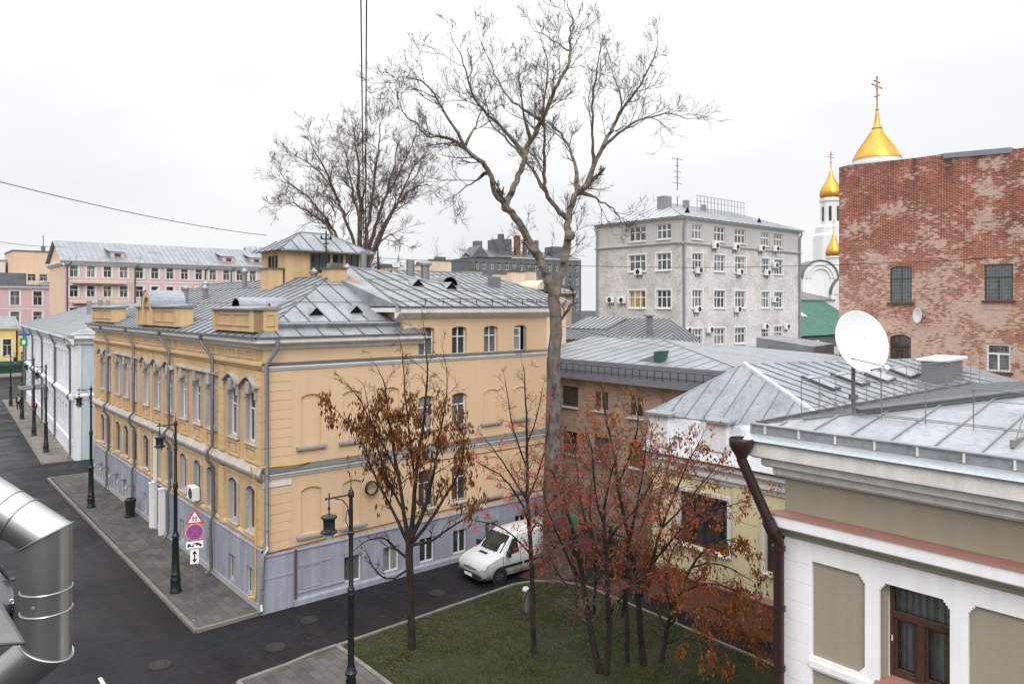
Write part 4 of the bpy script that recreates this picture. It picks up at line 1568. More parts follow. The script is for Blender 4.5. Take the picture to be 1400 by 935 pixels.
for pts, d in (([p0, p1, r1, r0], (0, 1, 0.6)), ([p3, p0, r0], (1, 0, 0.6)), ([p1, p2, r1], (-1, 0, 0.6)), ([p2, p3, r0, r1], (0, -1, 0.6))):
    q.poly(pts, 0)
    seams(q, pts, d, 0.85, 0.045, mi=1)
q.box(tl - o_, tr_ + o_, BT - o_, BT - o_ + 0.03, 14.98, 15.06, 0)
q.poly([p0, p1, p2, p3], 0)
q.tube([p0, r0, r1, p1], 0.045, 6, 1)
q.obj('roof', ['roof_metal', 'seam_metal'], lk)
m = M()
def vp(*q):
    global m
    vent_pipe(*q)
    m.obj('vent_pipe', 'zinc', rf, smooth=True)
    m = M()
vp(17.7, 37.2, 13.1, 13.75, 0.17)
vp(19.15, 36.2, 13.0, 14.0, 0.15)
vp(20.35, 36.6, 13.2, 15.05, 0.17, False)
for (a, b, h) in ((14.2, 47.5, 0.75), (14.9, 46.0, 0.7), (14.6, 45.2, 0.55), (16.2, 43.2, 0.8), (13.4, 50.5, 0.9)):
    z = Z0 + (a - 10.86) * 0.44
    vp(a, b, z - 0.2, z + h, 0.15, True)
vp(23.4, 36.6, 13.2, 14.7, 0.24, False)
vp(24.3, 36.4, 13.1, 14.4, 0.26, True)
m.box(29.6, 30.2, 36.6, 37.2, 12.9, 13.9)
m.obj('roof_shaft', 'zinc', rf)
m = M()
for (x, y) in ((13.35, 32.5), (12.5, 35.6)):
    z = Z0 + (x - 10.86) * 0.44
    m.poly([(x - 0.02, y - 0.25, z), (x - 0.02, y + 0.25, z), (x - 0.02, y, z + 0.26)], 1)
    m.poly([(x - 0.04, y - 0.28, z), (x - 0.04, y, z + 0.3), (x + 0.6, y, z + 0.3)], 0)
    m.poly([(x - 0.04, y + 0.28, z), (x - 0.04, y, z + 0.3), (x + 0.6, y, z + 0.3)], 0)
m.obj('roof_vent', ['roof_metal', 'dark_void'], rf)

# ================================================================== PALE BLUE BUILDING (further along the street)
BR = rad(3.3)
bb = thing('blue_building', 'pale blue two-storey building with white trim and grey roof beside the far street lamps', 'building', 11.36, 66.0, 0, rot=-BR)
F0 = Face((0, 0, 0), (0, 1, 0), (-1, 0, 0))
F1 = Face((0, 0, 0), (1, 0, 0), (0, -1, 0))
bw = [2.2 + 2.06 * k for k in range(22)]
m = M()
ops = [(u - 0.5, u + 0.5, 6.0, 8.2, 0.0) for u in bw] + [(u - 0.5, u + 0.5, 2.2, 4.0, 0.15) for u in bw if abs(u - 20.7) > 1.2]
wall(m, F0, 0, 48, 0.0, 9.6, ops, 0.25, 0)
m.poly([(0, 48, 0), (14, 48, 0), (14, 48, 9.6), (0, 48, 9.6)])
m.obj('wall', 'blue_white', bb)
m = M()
wall(m, F1, 0.001, 14, 0.0, 9.6, [], 0.2)
m.obj('wall', 'blue_stucco', bb)
m = M()
for u in [0.15] + [1.2 + 2.06 * k for k in range(23)]:
    if u < 47.7:
        m.fbox(F0, u - 0.16, u + 0.16, 5.3, 9.0, 0.0, 0.12)
for u in bw:
    m.fprofile(F0, u - 0.7, u + 0.7, [(0, 8.35), (0.15, 8.42), (0.15, 8.55), (0, 8.6)])
m.fprofile(F0, -0.3, 48, [(0, 4.7), (0.1, 4.72), (0.3, 4.95), (0.3, 5.1), (0, 5.25)])
m.fprofile(F0, -0.05, 48, [(0, 1.2), (0.1, 1.2), (0.1, 1.5), (0, 1.6)])
m.fprofile(F0, -0.5, 48.3, [(0, 9.0), (0.15, 9.05), (0.25, 9.3), (0.5, 9.5), (0.5, 9.75), (0, 9.8)])
m.fprofile(F1, -0.5, 14, [(0, 9.0), (0.15, 9.05), (0.25, 9.3), (0.5, 9.5), (0.5, 9.748), (0, 9.8)])
m.fprofile(F1, -0.3, 14, [(0, 4.7), (0.05, 4.72), (0.12, 4.95), (0.12, 5.05), (0, 5.2)])
m.fbox(F1, -0.02, 0.55, 0.0, 9.0, 0.0, 0.06)
m.fbox(F1, 3.2, 3.9, 0.0, 8.9, 0.0, 0.16)
m.obj('trim', 'blue_white', bb)
for u in bw:
    window(bb, F0, u - 0.5, u + 0.5, 6.0, 8.2, 0.2, 'T', 'frame_white', 'glass1')
    if abs(u - 20.7) > 1.2:
        window(bb, F0, u - 0.5, u + 0.5, 2.2, 4.0, 0.2, 'I', 'frame_white', 'glass0')
m = M()
m.fbox(F0, 19.2, 22.2, 0.1, 4.0, 0.0, 0.06)
m.obj('door', 'frame_grey', bb)
m = M()
m.hexa([F0.P(18.6, 4.0, 0.0), F0.P(22.6, 4.0, 0.0), F0.P(22.6, 3.9, 2.3), F0.P(18.6, 3.9, 2.3), F0.P(18.6, 4.12, 0.0), F0.P(22.6, 4.12, 0.0), F0.P(22.6, 4.02, 2.3), F0.P(18.6, 4.02, 2.3)])
for u in (18.8, 22.4):
    m.tube([F0.P(u, 4.05, 2.2), F0.P(u, 6.0, 0.0)], 0.03, 5)
m.obj('canopy', 'zinc_dull', bb)
for u in (0.25, 11.0, 22.8, 34.0, 44.0):
    downpipe(bb, [F0.P(u + 0.3, 9.6, 0.5), F0.P(u + 0.3, 9.35, 0.5), F0.P(u, 8.6, 0.18), F0.P(u, 5.3, 0.18), F0.P(u, 5.0, 0.38), F0.P(u, 4.6, 0.18), F0.P(u, 0.4, 0.18), F0.P(u, 0.25, 0.35)], 0.09)
q0, q1, q2, q3 = (-0.5, -0.5, 9.8), (-0.5, 48.4, 9.8), (14.5, 48.4, 9.8), (14.5, -0.5, 9.8)
h0, h1 = (7.0, 7.0, 12.3), (7.0, 41, 12.3)
def ex(m):
    for (x, y) in ((3, 8), (4.5, 14), (3.8, 21), (5, 30)):
        m.lathe((x, y, 0), [(0.2, 10.5), (0.2, 12.6), (0.001, 12.7)], 8, 1)
roof_part(bb, [([q0, q1, h1, h0], (1, 0, .33)), ([q0, q3, h0], (0, 1, .33)), ([q1, q2, h1], (0, -1, .33)), ([q2, q3, h0, h1], None)], 'roof_rusty', 'seam_light', 1.1, ex, h=0.025)

# ================================================================== FAR END OF THE STREET
def far_house(name, label, a, b, wid, dep, z1, wallmat, rows, ncol, front='b', roof='roof_metal', rise=2.5, trim='white_trim', w=1.1, group=None, ridge='x', rot=0.0, sidewin=0, sideM=None, col0=1.5, z0=0.0):
    """street block seen far off: walls with real window openings, cornice, roof; local x runs along a, y along b"""
    t = thing(name, label, 'building', a, b, 0, rot=rot, group=group)
    FF = Face((0, 0, 0), (1, 0, 0), (0, -1, 0))
    FL = Face((0, 0, 0), (0, 1, 0), (-1, 0, 0))
    m = M()
    xs = [col0 + (wid - 2 * col0) * k / max(1, ncol - 1) for k in range(ncol)]
    ops = [(x - w / 2, x + w / 2, za, zb) for (za, zb) in rows for x in xs]
    wall(m, FF, 0, wid, z0, z1, ops, 0.2)
    ys = [1.8 + (dep - 3.6) * k / max(1, sidewin - 1) for k in range(sidewin)]
    ops2 = [(y - w / 2, y + w / 2, za, zb) for (za, zb) in rows for y in ys]
    m2 = M()
    wall(m2, FL, 0, dep, z0, z1, ops2, 0.2)
    m.poly([(wid, 0, z0), (wid, dep, z0), (wid, dep, z1), (wid, 0, z1)])
    m.poly([(0, dep, z0), (wid, dep, z0), (wid, dep, z1), (0, dep, z1)])
    m.obj('wall', wallmat, t)
    m2.obj('wall', sideM or wallmat, t)
    for k, (za, zb) in enumerate(rows):
        for x in xs:
            window(t, FF, x - w / 2, x + w / 2, za, zb, 0.14, 'T', 'frame_white', None, fw=0.07)
        for y in ys:
            window(t, FL, y - w / 2, y + w / 2, za, zb, 0.14, 'T', 'frame_white', None, fw=0.07)
    m = M()
    if trim:
        for (za, zb) in rows:
            for x in xs:
                for s_ in (-1, 1):
                    m.fbox(FF, x + s_ * (w / 2 + 0.13) - 0.13, x + s_ * (w / 2 + 0.13) + 0.13, za - 0.15, zb + 0.2, 0, 0.06)
                m.fbox(FF, x - w / 2, x + w / 2, zb + 0.02, zb + 0.2, 0, 0.06)
                m.fbox(FF, x - w / 2, x + w / 2, za - 0.15, za - 0.02, 0, 0.09)
            m.fbox(FF, 0, wid, za - 0.75, za - 0.6, 0, 0.05)
        m.fprofile(FF, -0.5, wid + 0.5, [(0, z1 - 0.7), (0.15, z1 - 0.65), (0.5, z1 - 0.25), (0.5, z1), (0, z1)])
        m.fprofile(FL, -0.5, dep + 0.5, [(0, z1 - 0.7), (0.15, z1 - 0.65), (0.5, z1 - 0.25), (0.5, z1 - 0.002), (0, z1)])
        m.obj('trim', trim, t)
    return t, FF, FL

t, FF, FL = far_house('pink_building', 'long pink four-storey block with balconies and grey seamed roof', 23.43, 144.2, 62, 14, 19.6, 'pink_stucco',
                      [(13.6, 15.6), (17.0, 19.0), (9.8, 11.8), (6.0, 8.0)], 24, w=1.25, sideM='peach_stucco', col0=1.5)
def ex(m):
    for x in (8.5, 28, 33.5, 45):
        s_ = 19.9
        m.box(x - 1.1, x + 1.1, 1.2, 4.5, 20.5, 21.7, 2)
        m.box(x - 0.5, x + 0.5, 1.15, 1.2, 20.8, 21.4, 3)
        m.poly([(x - 1.5, 1.0, 21.7), (x + 1.5, 1.0, 21.7), (x + 1.5, 6.5, 22.9), (x - 1.5, 6.5, 22.9)], 0)
    for x in (2, 12, 22, 34, 41, 52):
        m.box(x - 0.04, x + 0.04, 0.3, 0.4, 19.8, 21.0, 1)
roof = M()
r = [(-0.6, -0.6, 19.75), (62.6, -0.6, 19.75), (62.6, 7, 23.6), (-0.6, 7, 23.6)]
roof.poly(r, 0)
seams(roof, r, (0, 1, .5), 0.9, 0.06, mi=1)
roof.poly([(-0.6, 14.6, 19.75), (62.6, 14.6, 19.75), (62.6, 7, 23.6), (-0.6, 7, 23.6)], 0)
roof.box(-0.6, 62.6, -0.62, -0.58, 19.5, 19.76, 1)
ex(roof)
roof.obj('roof', ['roof_metal', 'seam_light', 'pink_stucco', 'glass0'], t)
m = M()
m.poly([(-0.01, 0, 19.6), (-0.01, 14, 19.6), (-0.01, 7, 23.4)])
m.obj('gable', 'peach_stucco', t)
for z in (12.7, 16.1):
    m = M()
    m.fbox(FF, 1.2, 9.6, z - 0.15, z, 0.0, 1.0)
    for k in range(29):
        u = 1.2 + 8.4 * k / 28
        m.fbox(FF, u, u + 0.05, z, z + 0.95, 0.93, 0.97)
    m.fbox(FF, 1.2, 9.65, z + 0.95, z + 1.0, 0.9, 1.0)
    m.obj('balcony', 'cream_stucco', t)
for u in (0.5, 11.0, 23.2, 28.0, 45):
    downpipe(t, [FF.P(u + 0.6, 19.5, 0.5), FF.P(u, 18.8, 0.15), FF.P(u, 0.3, 0.15)], 0.11, 'rust_iron')

t, FF, FL = far_house('rose_building', 'rose pink corner house with pale bays and flat roof behind the blue house', 14.0, 172.0, 11.5, 12, 16.0, 'rose_stucco',
                      [(12.2, 15.0), (8.4, 11.0), (4, 6.6)], 3, w=1.5, col0=2.0)
m = M()
m.box(-6, 12.2, -0.6, 13, 16.0, 16.25)
m.box(-6, 8, 3, 12, 16.25, 18.6)
m.obj('roof', 'roof_dark', t)
m = M()
m.box(-7, 0.0, 3, 12, 0, 18.9)
m.obj('wall', 'rose_stucco', t)
m = M()
m.box(-7.2, 3.2, 2.6, 12.2, 18.9, 19.15)
for k in range(14):
    m.box(-0.2 + k * 0.9, -0.15 + k * 0.9, -0.5, -0.45, 16.25, 17.2)
m.box(-0.2, 11.6, -0.5, -0.45, 17.15, 17.2)
m.obj('parapet', 'roof_dark', t)
t, FF, FL = far_house('rose_annex', 'low rose pink wing with narrow white framed windows below the peach block', 25.6, 172.5, 6.5, 10, 16.6, 'rose_stucco', [(13.6, 15.6), (8, 10)], 5, w=0.6, col0=0.8)
m = M()
m.box(-0.3, 7, -0.4, 10, 16.6, 16.9)
m.obj('roof', 'roof_dark', t)
t, FF, FL = far_house('peach_block', 'pale peach office block with flat roof and rooftop units in the haze', 25.6, 227.0, 16, 16, 26.2, 'peach_stucco', [(18.6, 20.4), (14, 16)], 6, w=1.8, trim=None)
m = M()
m.box(-0.2, 16.2, -0.2, 16, 26.2, 26.5)
for k in range(5):
    m.box(6.3 + k * 0.9, 6.9 + k * 0.9, 0.2, 0.9, 24.2, 25.0)
m.lathe((7.2, 4, 0), [(0.5, 26.5), (0.5, 28), (0.1, 28.2), (0.1, 31)], 8)
m.obj('roof', 'roof_dark', t)
t, FF, FL = far_house('pale_block', 'pale grey stepped block at the edge of the peach one', 16.0, 236.0, 9, 14, 24.0, 'cream_trim', [(19, 21), (14, 16)], 3, w=1.4, trim=None)
m = M()
m.box(-0.2, 9.2, -0.2, 14, 24.0, 24.3)
m.box(2, 6, 2, 8, 24.3, 26.5)
m.obj('roof', 'roof_light', t)
t, FF, FL = far_house('lemon_house', 'bright yellow house with white trim facing down the street', 9.0, 158.0, 9.3, 12, 8.4, 'lemon_stucco', [(3.3, 6.2), (0.6, 2.2)], 4, w=1.3, col0=1.3)
roof_part(t, [([(-.6, -.6, 8.5), (9.9, -.6, 8.5), (9.9, 6, 10.2), (-.6, 6, 10.2)], (0, 1, .25)), ([(9.9, -.6, 8.5), (9.9, 12, 8.5), (9.9, 6, 10.2)], None)], 'roof_light', 'seam_light', 1.0)
t, FF, FL = far_house('lemon_annex', 'narrow yellow building behind a lamp at the far crossing', 18.6, 155.4, 3.2, 8, 7.6, 'lemon_stucco', [(3.8, 5.6)], 1, w=1.0, trim=None)
m = M()
m.box(-0.2, 3.4, -0.3, 8, 7.6, 7.8)
m.obj('roof', 'roof_metal', t)
# iron railing along the far crossing
t = thing('iron_fence', 'dark iron railing in front of the bright yellow house', 'fence', 8.0, 153.0, 0)
m = M()
for k in range(60):
    m.box(k * 0.22, k * 0.22 + 0.05, 0, 0.05, 0.3, 2.0)
m.box(0, 13.2, -0.02, 0.07, 1.7, 1.8)
m.obj('bars', 'black_iron', t)
m = M()
m.box(0, 13.3, -0.15, 0.2, 0, 0.5)
m.obj('base', 'concrete', t)
m = M()
m.box(0, 13.3, 0.3, 0.6, 0.5, 2.6)
m.obj('hedge', 'dark_green', t)
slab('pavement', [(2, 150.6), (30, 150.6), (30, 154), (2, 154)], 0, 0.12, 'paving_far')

# blocks seen between the tower and the big tree
t = thing('cream_building', 'low cream building with many chimneys behind the ochre roofs', 'building', 36.0, 62.0, 0)
m = M()
FFc = Face((0, 0, 0), (1, 0, 0), (0, -1, 0))
xs = [2 + 2.4 * k for k in range(10)]
wall(m, FFc, 0, 26, 0, 13.6, [(x - .5, x + .5, 12.0, 13.1) for x in xs], 0.2)
m.poly([(26, 0, 0), (26, 14, 0), (26, 14, 13.6), (26, 0, 13.6)])
m.poly([(0, 0, 0), (0, 14, 0), (0, 14, 13.6), (0, 0, 13.6)])
m.obj('wall', 'cream_stucco', t)
for x in xs:
    window(t, FFc, x - .5, x + .5, 12.0, 13.1, 0.14, 'I', 'frame_white', 'glass0')
rr = M()
r = [(-.5, -.5, 13.7), (26.5, -.5, 13.7), (24, 7, 15.6), (0, 7, 15.6)]
rr.poly(r, 0)
seams(rr, r, (0, 1, .25), 0.9, 0.05, mi=1)
rr.poly([(26.5, -.5, 13.7), (26.5, 14.5, 13.7), (24, 7, 15.6)], 0)
rr.fprofile(FFc, -0.5, 26.5, [(0, 13.2), (0.5, 13.5), (0.5, 13.68), (0, 13.68)], 2)
ro = rr.obj('roof', ['roof_light', 'seam_metal', 'peach_stucco'], t)
for (x, y, w_, h_) in ((3.0, 3, 2.2, 15.9), (8.3, 5, 1.2, 16.4), (9.6, 3.0, 2.3, 16.9), (14.0, 3.2, 2.2, 15.9), (17.6, 2.8, 1.4, 15.7), (20.4, 3.2, 2.0, 16.0), (23.4, 4.0, 1.2, 16.2), (12.4, 6, 0.9, 16.6)):
    m = M()
    m.box(x - w_ / 2, x + w_ / 2, y, y + 0.9, 13.9, h_)
    c = m.obj('chimney', 'cream_stucco', ro)
    m = M()
    m.box(x - w_ / 2 - .1, x + w_ / 2 + .1, y - .1, y + 1.0, h_ + 0.002, h_ + 0.1)
    m.box(x - w_ / 4, x + w_ / 4, y + .2, y + .7, h_ + .1, h_ + .4)
    m.obj('cap', 'zinc_dull', c)
m = M()
for k in range(12):
    t1_, t2_ = math.pi * k / 12, math.pi * (k + 1) / 12
    m.poly([(21.5 + 1.4 * math.cos(t1_), -0.55, 13.9 + 1.1 * math.sin(t1_)), (21.5 + 1.4 * math.cos(t2_), -0.55, 13.9 + 1.1 * math.sin(t2_)), (21.5 + 1.4 * math.cos(t2_), 4, 13.9 + 1.1 * math.sin(t2_)), (21.5 + 1.4 * math.cos(t1_), 4, 13.9 + 1.1 * math.sin(t1_))])
m.poly([(21.5 + 1.4 * math.cos(math.pi * k / 12), -0.5, 13.9 + 1.1 * math.sin(math.pi * k / 12)) for k in range(13)])
m.obj('arched_gable', 'cream_stucco', ro)

t, FF, FL = far_house('grey_stone_block', 'sooty dark grey many-windowed block far behind the big tree', 103.2, 135.4, 30, 16, 23.4, 'soot_stone',
                      [(20.6, 22.4), (17.4, 19.6), (14.2, 16.4), (11, 13.2)], 15, trim=None, w=0.9, col0=1.2, rot=rad(-12))
roof_part(t, [([(-.3, -.3, 23.5), (30.3, -.3, 23.5), (30, 8, 25.8), (0, 8, 25.8)], (0, 1, .3))], 'roof_dark', 'seam_metal', 1.4,
          lambda m: [m.box(*q, 1) for q in ((8.5, 12.0, 3, 9, 23.5, 28.2), (9.2, 10.2, 3.5, 5, 28.2, 29.4), (3.0, 4.6, 4, 6, 24.5, 27.5), (15.5, 16.3, 3, 4, 24, 28.2), (17.6, 18.6, 4, 5, 24.5, 28.4), (19.3, 20.1, 4, 5, 24.5, 28.3), (23, 26, 2, 6, 24, 26.8), (26.4, 27.4, 2, 3, 24, 27.2))])
m = M()
m.poly([(-0.2, -0.31, 23.4), (4.4, -0.31, 23.4), (2.1, -0.31, 26.1)])
m.poly([(-0.2, -0.31, 23.4), (2.1, -0.31, 26.1), (2.1, 6, 26.1), (-0.2, 6, 23.4)])
m.poly([(4.4, -0.31, 23.4), (2.1, -0.31, 26.1), (2.1, 6, 26.1), (4.4, 6, 23.4)])
m.obj('gable', 'soot_stone', t)
m = M()
m.box(13.2, 14.4, 3, 4.2, 24, 29.2)
m.obj('chimney', 'red_granite', t)
for u in (22.5, 27.0):
    m = M()
    m.tube([FF.P(u, 23.3, 0.15), FF.P(u, 3, 0.15)], 0.11, 6)
    m.obj('downpipe', 'zinc', t)
for k, (px_, wd, dp, hh, col) in enumerate(((350, 18, 12, 21.5, 'soot_stone'), (395, 16, 12, 18.5, 'grey_render'))):
    p = at_depth(px_, 360, 150)
    a_, b_ = AB(p.x, p.y)
    t, FF, FL = far_house('distant_house', ['dark gabled house peeping up behind the lookout room', 'grey house low behind the lookout room'][k], a_, b_, wd, dp, hh - 1.5, col, [(hh - 6, hh - 4)], 5, trim=None, w=1.0)
    zt_ = hh - 1.4
    roof_part(t, [([(-.3, -.3, zt_), (wd + .3, -.3, zt_), (wd + .3, dp / 2, zt_ + 4.5), (-.3, dp / 2, zt_ + 4.5)], (0, 1, .6))], 'roof_light', 'seam_metal', 1.2)
    m = M()
    m.poly([(-.05, 0, zt_ - .1), (-.05, dp, zt_ - .1), (-.05, dp / 2, zt_ + 4.4)])
    m.obj('gable', col, t)
# far line of low roofs that closes the horizon
for k, (px_, w_, hh, mt, lb) in enumerate(((-20, 14, 15.5, 'grey_render', 'pale grey rooftop block at the far left horizon'), (500, 20, 16.0, 'cream_stucco', 'distant cream house behind the chimneys'), (575, 24, 17.2, 'grey_render', 'distant grey roofed house under the bare far trees'), (1020, 26, 13.5, 'cream_trim', 'white low wing behind the grey brick block'), (1094, 14, 13.0, 'church_white', 'white low house above the green roof'))):
    p = at_depth(px_, 400, 175 if k < 3 else 108)
    a_, b_ = AB(p.x, p.y)
    t, FF, FL = far_house('distant_house', lb, a_, b_, w_, 12, hh, mt, [(hh - 3.2, hh - 1.4), (hh - 6.6, hh - 4.8)], max(3, int(w_ / 3)), trim=None, w=1.0)
    roof_part(t, [([(-.3, -.3, hh), (w_ + .3, -.3, hh), (w_ - 2, 6, hh + 2.2), (2, 6, hh + 2.2)], (0, 1, .3)), ([(w_ + .3, -.3, hh), (w_ + .3, 12, hh), (w_ - 2, 6, hh + 2.2)], None), ([(-.3, -.3, hh), (-.3, 12, hh), (2, 6, hh + 2.2)], None)], 'roof_light', 'seam_metal', 1.2)

# ================================================================== GREY BRICK BLOCK
GA, GB = 57.5, 43.0
gb = thing('grey_brick_building', 'tall whitewashed brick block with a rendered top floor and many air conditioners', 'building', GA, GB, 0, absolute=True)
GR, GL = face_b(GB), face_a(GA)
cols_b = [(59.35, 61.0), (62.95, 64.85), (66.6, 68.55), (71.55, 73.2), (74.15, 75.95)]
cols_a = [(47.2, 49.35), (44.1, 45.85)]
rows = [(8.2, 9.85), (11.85, 13.6), (15.5, 17.15)]
m = M()
ob_ = [(u0, u1, z0, z1) for u0, u1 in cols_b for z0, z1 in rows]
wall(m, GR, GA, 79.6, 0, 18.0, ob_, 0.22)
m.obj('wall', 'white_brick_b', gb)
m = M()
oa_ = [(u0, u1, z0, z1) for u0, u1 in cols_a for z0, z1 in rows]
wall(m, GL, GB, 53.8, 0, 18.0, oa_, 0.22)
m.poly([(79.6, GB, 0), (79.6, 53.8, 0), (79.6, 53.8, 20.4), (79.6, GB, 20.4)])
m.obj('wall', 'white_brick_a', gb)
m = M()
tops = (18.5, 19.95)
ob2 = [(u0, u1, *tops) for u0, u1 in cols_b]
oa2 = [(u0, u1, *tops) for u0, u1 in cols_a]
wall(m, GR, GA, 79.6, 18.0, 20.4, ob2, 0.22)
wall(m, GL, GB, 53.8, 18.0, 20.4, oa2, 0.22)
m.obj('top_storey', 'grey_render', gb)
for F, ol in ((GR, ob_ + ob2), (GL, oa_ + oa2)):
    for k, (u0, u1, z0, z1) in enumerate(ol):
        lit = F is GL and (u0, z0) == (47.2, 11.85)
        window(gb, F, u0, u1, z0, z1, 0.16, 'W', 'frame_white', 'lit_glass' if lit else None, fw=0.10, sill=0.05, sillmat='frame_white', label='window with a light on inside' if lit else None)
m = M()
for F, ol in ((GR, ob_), (GL, oa_)):
    for u0, u1, z0, z1 in ol:
        for s_ in (u0 - 0.14, u1):
            m.fbox(F, s_, s_ + 0.14, z0 - 0.1, z1 + 0.12, 0.0, 0.03)
        m.fbox(F, u0, u1, z1 + 0.003, z1 + 0.12, 0.0, 0.03)
        m.obj('window_surround', 'frame_white', gb)
        m = M()
m = M()
for F, u0, u1 in ((GR, GA - 0.3, 79.8), (GL, GB - 0.3, 53.9)):
    m.fprofile(F, u0, u1, [(0, 17.88), (0.06, 17.9), (0.22, 18.06), (0.22, 18.12), (0, 18.16)])
    m.fprofile(F, u0, u1, [(0, 20.32), (0.1, 20.34), (0.3, 20.44), (0.3, 20.5), (0, 20.52)])
m.obj('cornice', 'frame_grey', gb)
gr = M()
q0, q1, q2, q3 = (GA - .4, GB - .4, 20.55), (80.1, GB - .4, 20.55), (80.1, 54.2, 20.55), (GA - .4, 54.2, 20.55)
h0, h1 = (62.5, 48.5, 22.75), (75, 48.5, 22.75)
for pts, d in (([q0, q1, h1, h0], (0, 1, .4)), ([q3, q0, h0], (1, 0, .4)), ([q1, q2, h1], None), ([q2, q3, h0, h1], None)):
    gr.poly(pts, 0)
    if d:
        seams(gr, pts, d, 1.0, 0.05, mi=1)
gr.tube([q0, h0, h1, q1], 0.07, 5, 1)
for x in (60.5, 73.5):
    gr.poly([(x - .5, 44.4, 21.2), (x + .5, 44.4, 21.2), (x, 44.4, 21.8)], 2)
gr.box(60.3, 61.4, 47.0, 48.0, 21.4, 23.2, 1)
gr.box(63.9, 64.4, 47, 47.5, 22, 23.1, 1)
gr.box(67, 67.4, 47, 47.4, 22, 22.9, 1)
gro = gr.obj('roof', ['roof_pale', 'seam_light', 'dark_void'], gb)
m = M()
for k in range(15):
    u = 64.2 + k * 0.62
    m.box(u, u + 0.05, 45.9, 45.95, 21.5, 23.5)
m.box(64.2, 73, 45.9, 45.95, 23.45, 23.5)
m.box(64.2, 73, 45.9, 45.95, 22.9, 22.94)
m.obj('roof_railing', 'seam_light', gro)
for F, u in ((GR, 57.9), (GR, 79.4), (GL, 53.6)):
    m = M()
    m.tube([F.P(u + .2, 20.3, .3), F.P(u, 19.6, .15), F.P(u, 0.3, .15)], 0.12, 7)
    m.obj('downpipe', 'seam_light', gb)

# aerial on the roof
t = thing('tv_aerial', 'tall thin rooftop aerial with cross bars on the grey brick block', 'aerial', 62.6, 47.2, 22.3)
m = M()
m.tube([(0, 0, 0), (0, 0, 5.0)], 0.05, 5)
m.obj('mast', 'zinc_dull', t)
m = M()
for z, L in ((4.9, 1.3), (4.2, 0.6), (3.6, 0.9), (3.0, 0.7), (2.4, 1.1)):
    m.tube([(-L * .7, 0, z), (L * .7, 0, z + .04)], 0.03, 4)
m.obj('cross_bars', 'zinc_dull', t)
m = M()
m.lathe((0.1, -0.15, 1.3), [(0.001, 0.0), (0.35, 0.1), (0.4, 0.14)], 12, axis='Y')
m.obj('small_dish', 'white_plastic', t)

# air conditioners: one made, the rest copied
def make_ac():
    t = thing('air_conditioner', 'white box air conditioner', 'air conditioner', 0, 0, 0)
    m = M()
    m.box(-0.42, 0.42, -0.40, -0.08, 0.0, 0.62)
    m.obj('casing', 'white_plastic', t, bevel=0.02)
    m = M()
    m.lathe((0.08, -0.402, 0.31), [(0.25, 0.0), (0.25, -0.02), (0.22, -0.02), (0.22, 0.0)], 18, axis='Y')
    for k in range(6):
        c, s_ = math.cos(math.pi * k / 6) * .22, math.sin(math.pi * k / 6) * .22
        m.tube([(0.08 - c, -0.412, 0.31 - s_), (0.08 + c, -0.412, 0.31 + s_)], 0.006, 4)
    m.obj('fan_guard', 'seam_metal', t)
    m = M()
    m.lathe((0.08, -0.401, 0.31), [(0.001, -0.003), (0.22, -0.003)], 18, axis='Y')
    m.obj('fan_opening', 'dark_void', t)
    m = M()
    for x in (-0.3, 0.3):
        m.box(x - .02, x + .02, -0.42, 0.0, -0.04, -0.005)
        m.box(x - .02, x + .02, -0.04, 0.0, -0.35, -0.04)
    m.obj('bracket', 'seam_metal', t)
    return t
AC0 = make_ac()
ac_list = [('b', 953, 374, 'below the first upper window by the brick block corner pipe'), ('b', 975.5, 340, 'under the cornice, first from the corner'), ('b', 1003.5, 342, 'under the cornice, second from the corner'), ('b', 1038.5, 343.5, 'under the cornice, third from the corner'), ('b', 1058.5, 344, 'under the cornice nearest the church side'),
           ('b', 1009, 376, 'below the third upper window of the lane side'), ('b', 1046.5, 376.5, 'below the fourth upper window of the lane side'), ('b', 1057.3, 366.5, 'between the two last upper windows'), ('b', 951, 427, 'below the first middle window by the brick block corner pipe'), ('b', 1006, 427, 'below the third middle window of the lane side'), ('b', 1057.3, 413.5, 'between the two last middle windows'),
           ('b', 937.5, 456, 'beside the first lowest window near the corner pipe'), ('b', 968, 455, 'between the first two lowest windows'), ('b', 1043.5, 450, 'beside the fourth lowest window'), ('b', 1073, 450, 'beside the last lowest window'),
           ('a', 874.5, 376, 'below the wide upper window of the street side'), ('a', 836, 414, 'first of the pair on the blank street side'), ('a', 852, 414.5, 'second of the pair beside the lit window')]
for k, (pl, x, y, lb) in enumerate(ac_list):
    if pl == 'b':
        u, z = on_b(x, y, GB)
        pos, rot = (u, GB - 0.02, z), 0.0
    else:
        u, z = on_a(x, y, GA)
        pos, rot = (GA - 0.02, u, z), -math.pi / 2
    lab = 'white air conditioner ' + lb
    if k == 0:
        AC0.location = W(*pos)
        AC0['label'] = lab
        AC0['group'] = 'air conditioners on the grey brick block'
    else:
        copy_thing(AC0, *pos, rot=rot, label=lab, group='air conditioners on the grey brick block')
copy_thing(AC0, YA - 0.02, 36.0, 3.0, rot=-math.pi / 2, label='white air conditioner on the ochre street front by a ground floor window')
del_g = [o for o in COL.objects if o.name.startswith('air_conditioner') and o.get('label', '').find('ochre') >= 0]
for o in del_g:
    o['group'] = 'air conditioner on the ochre front'

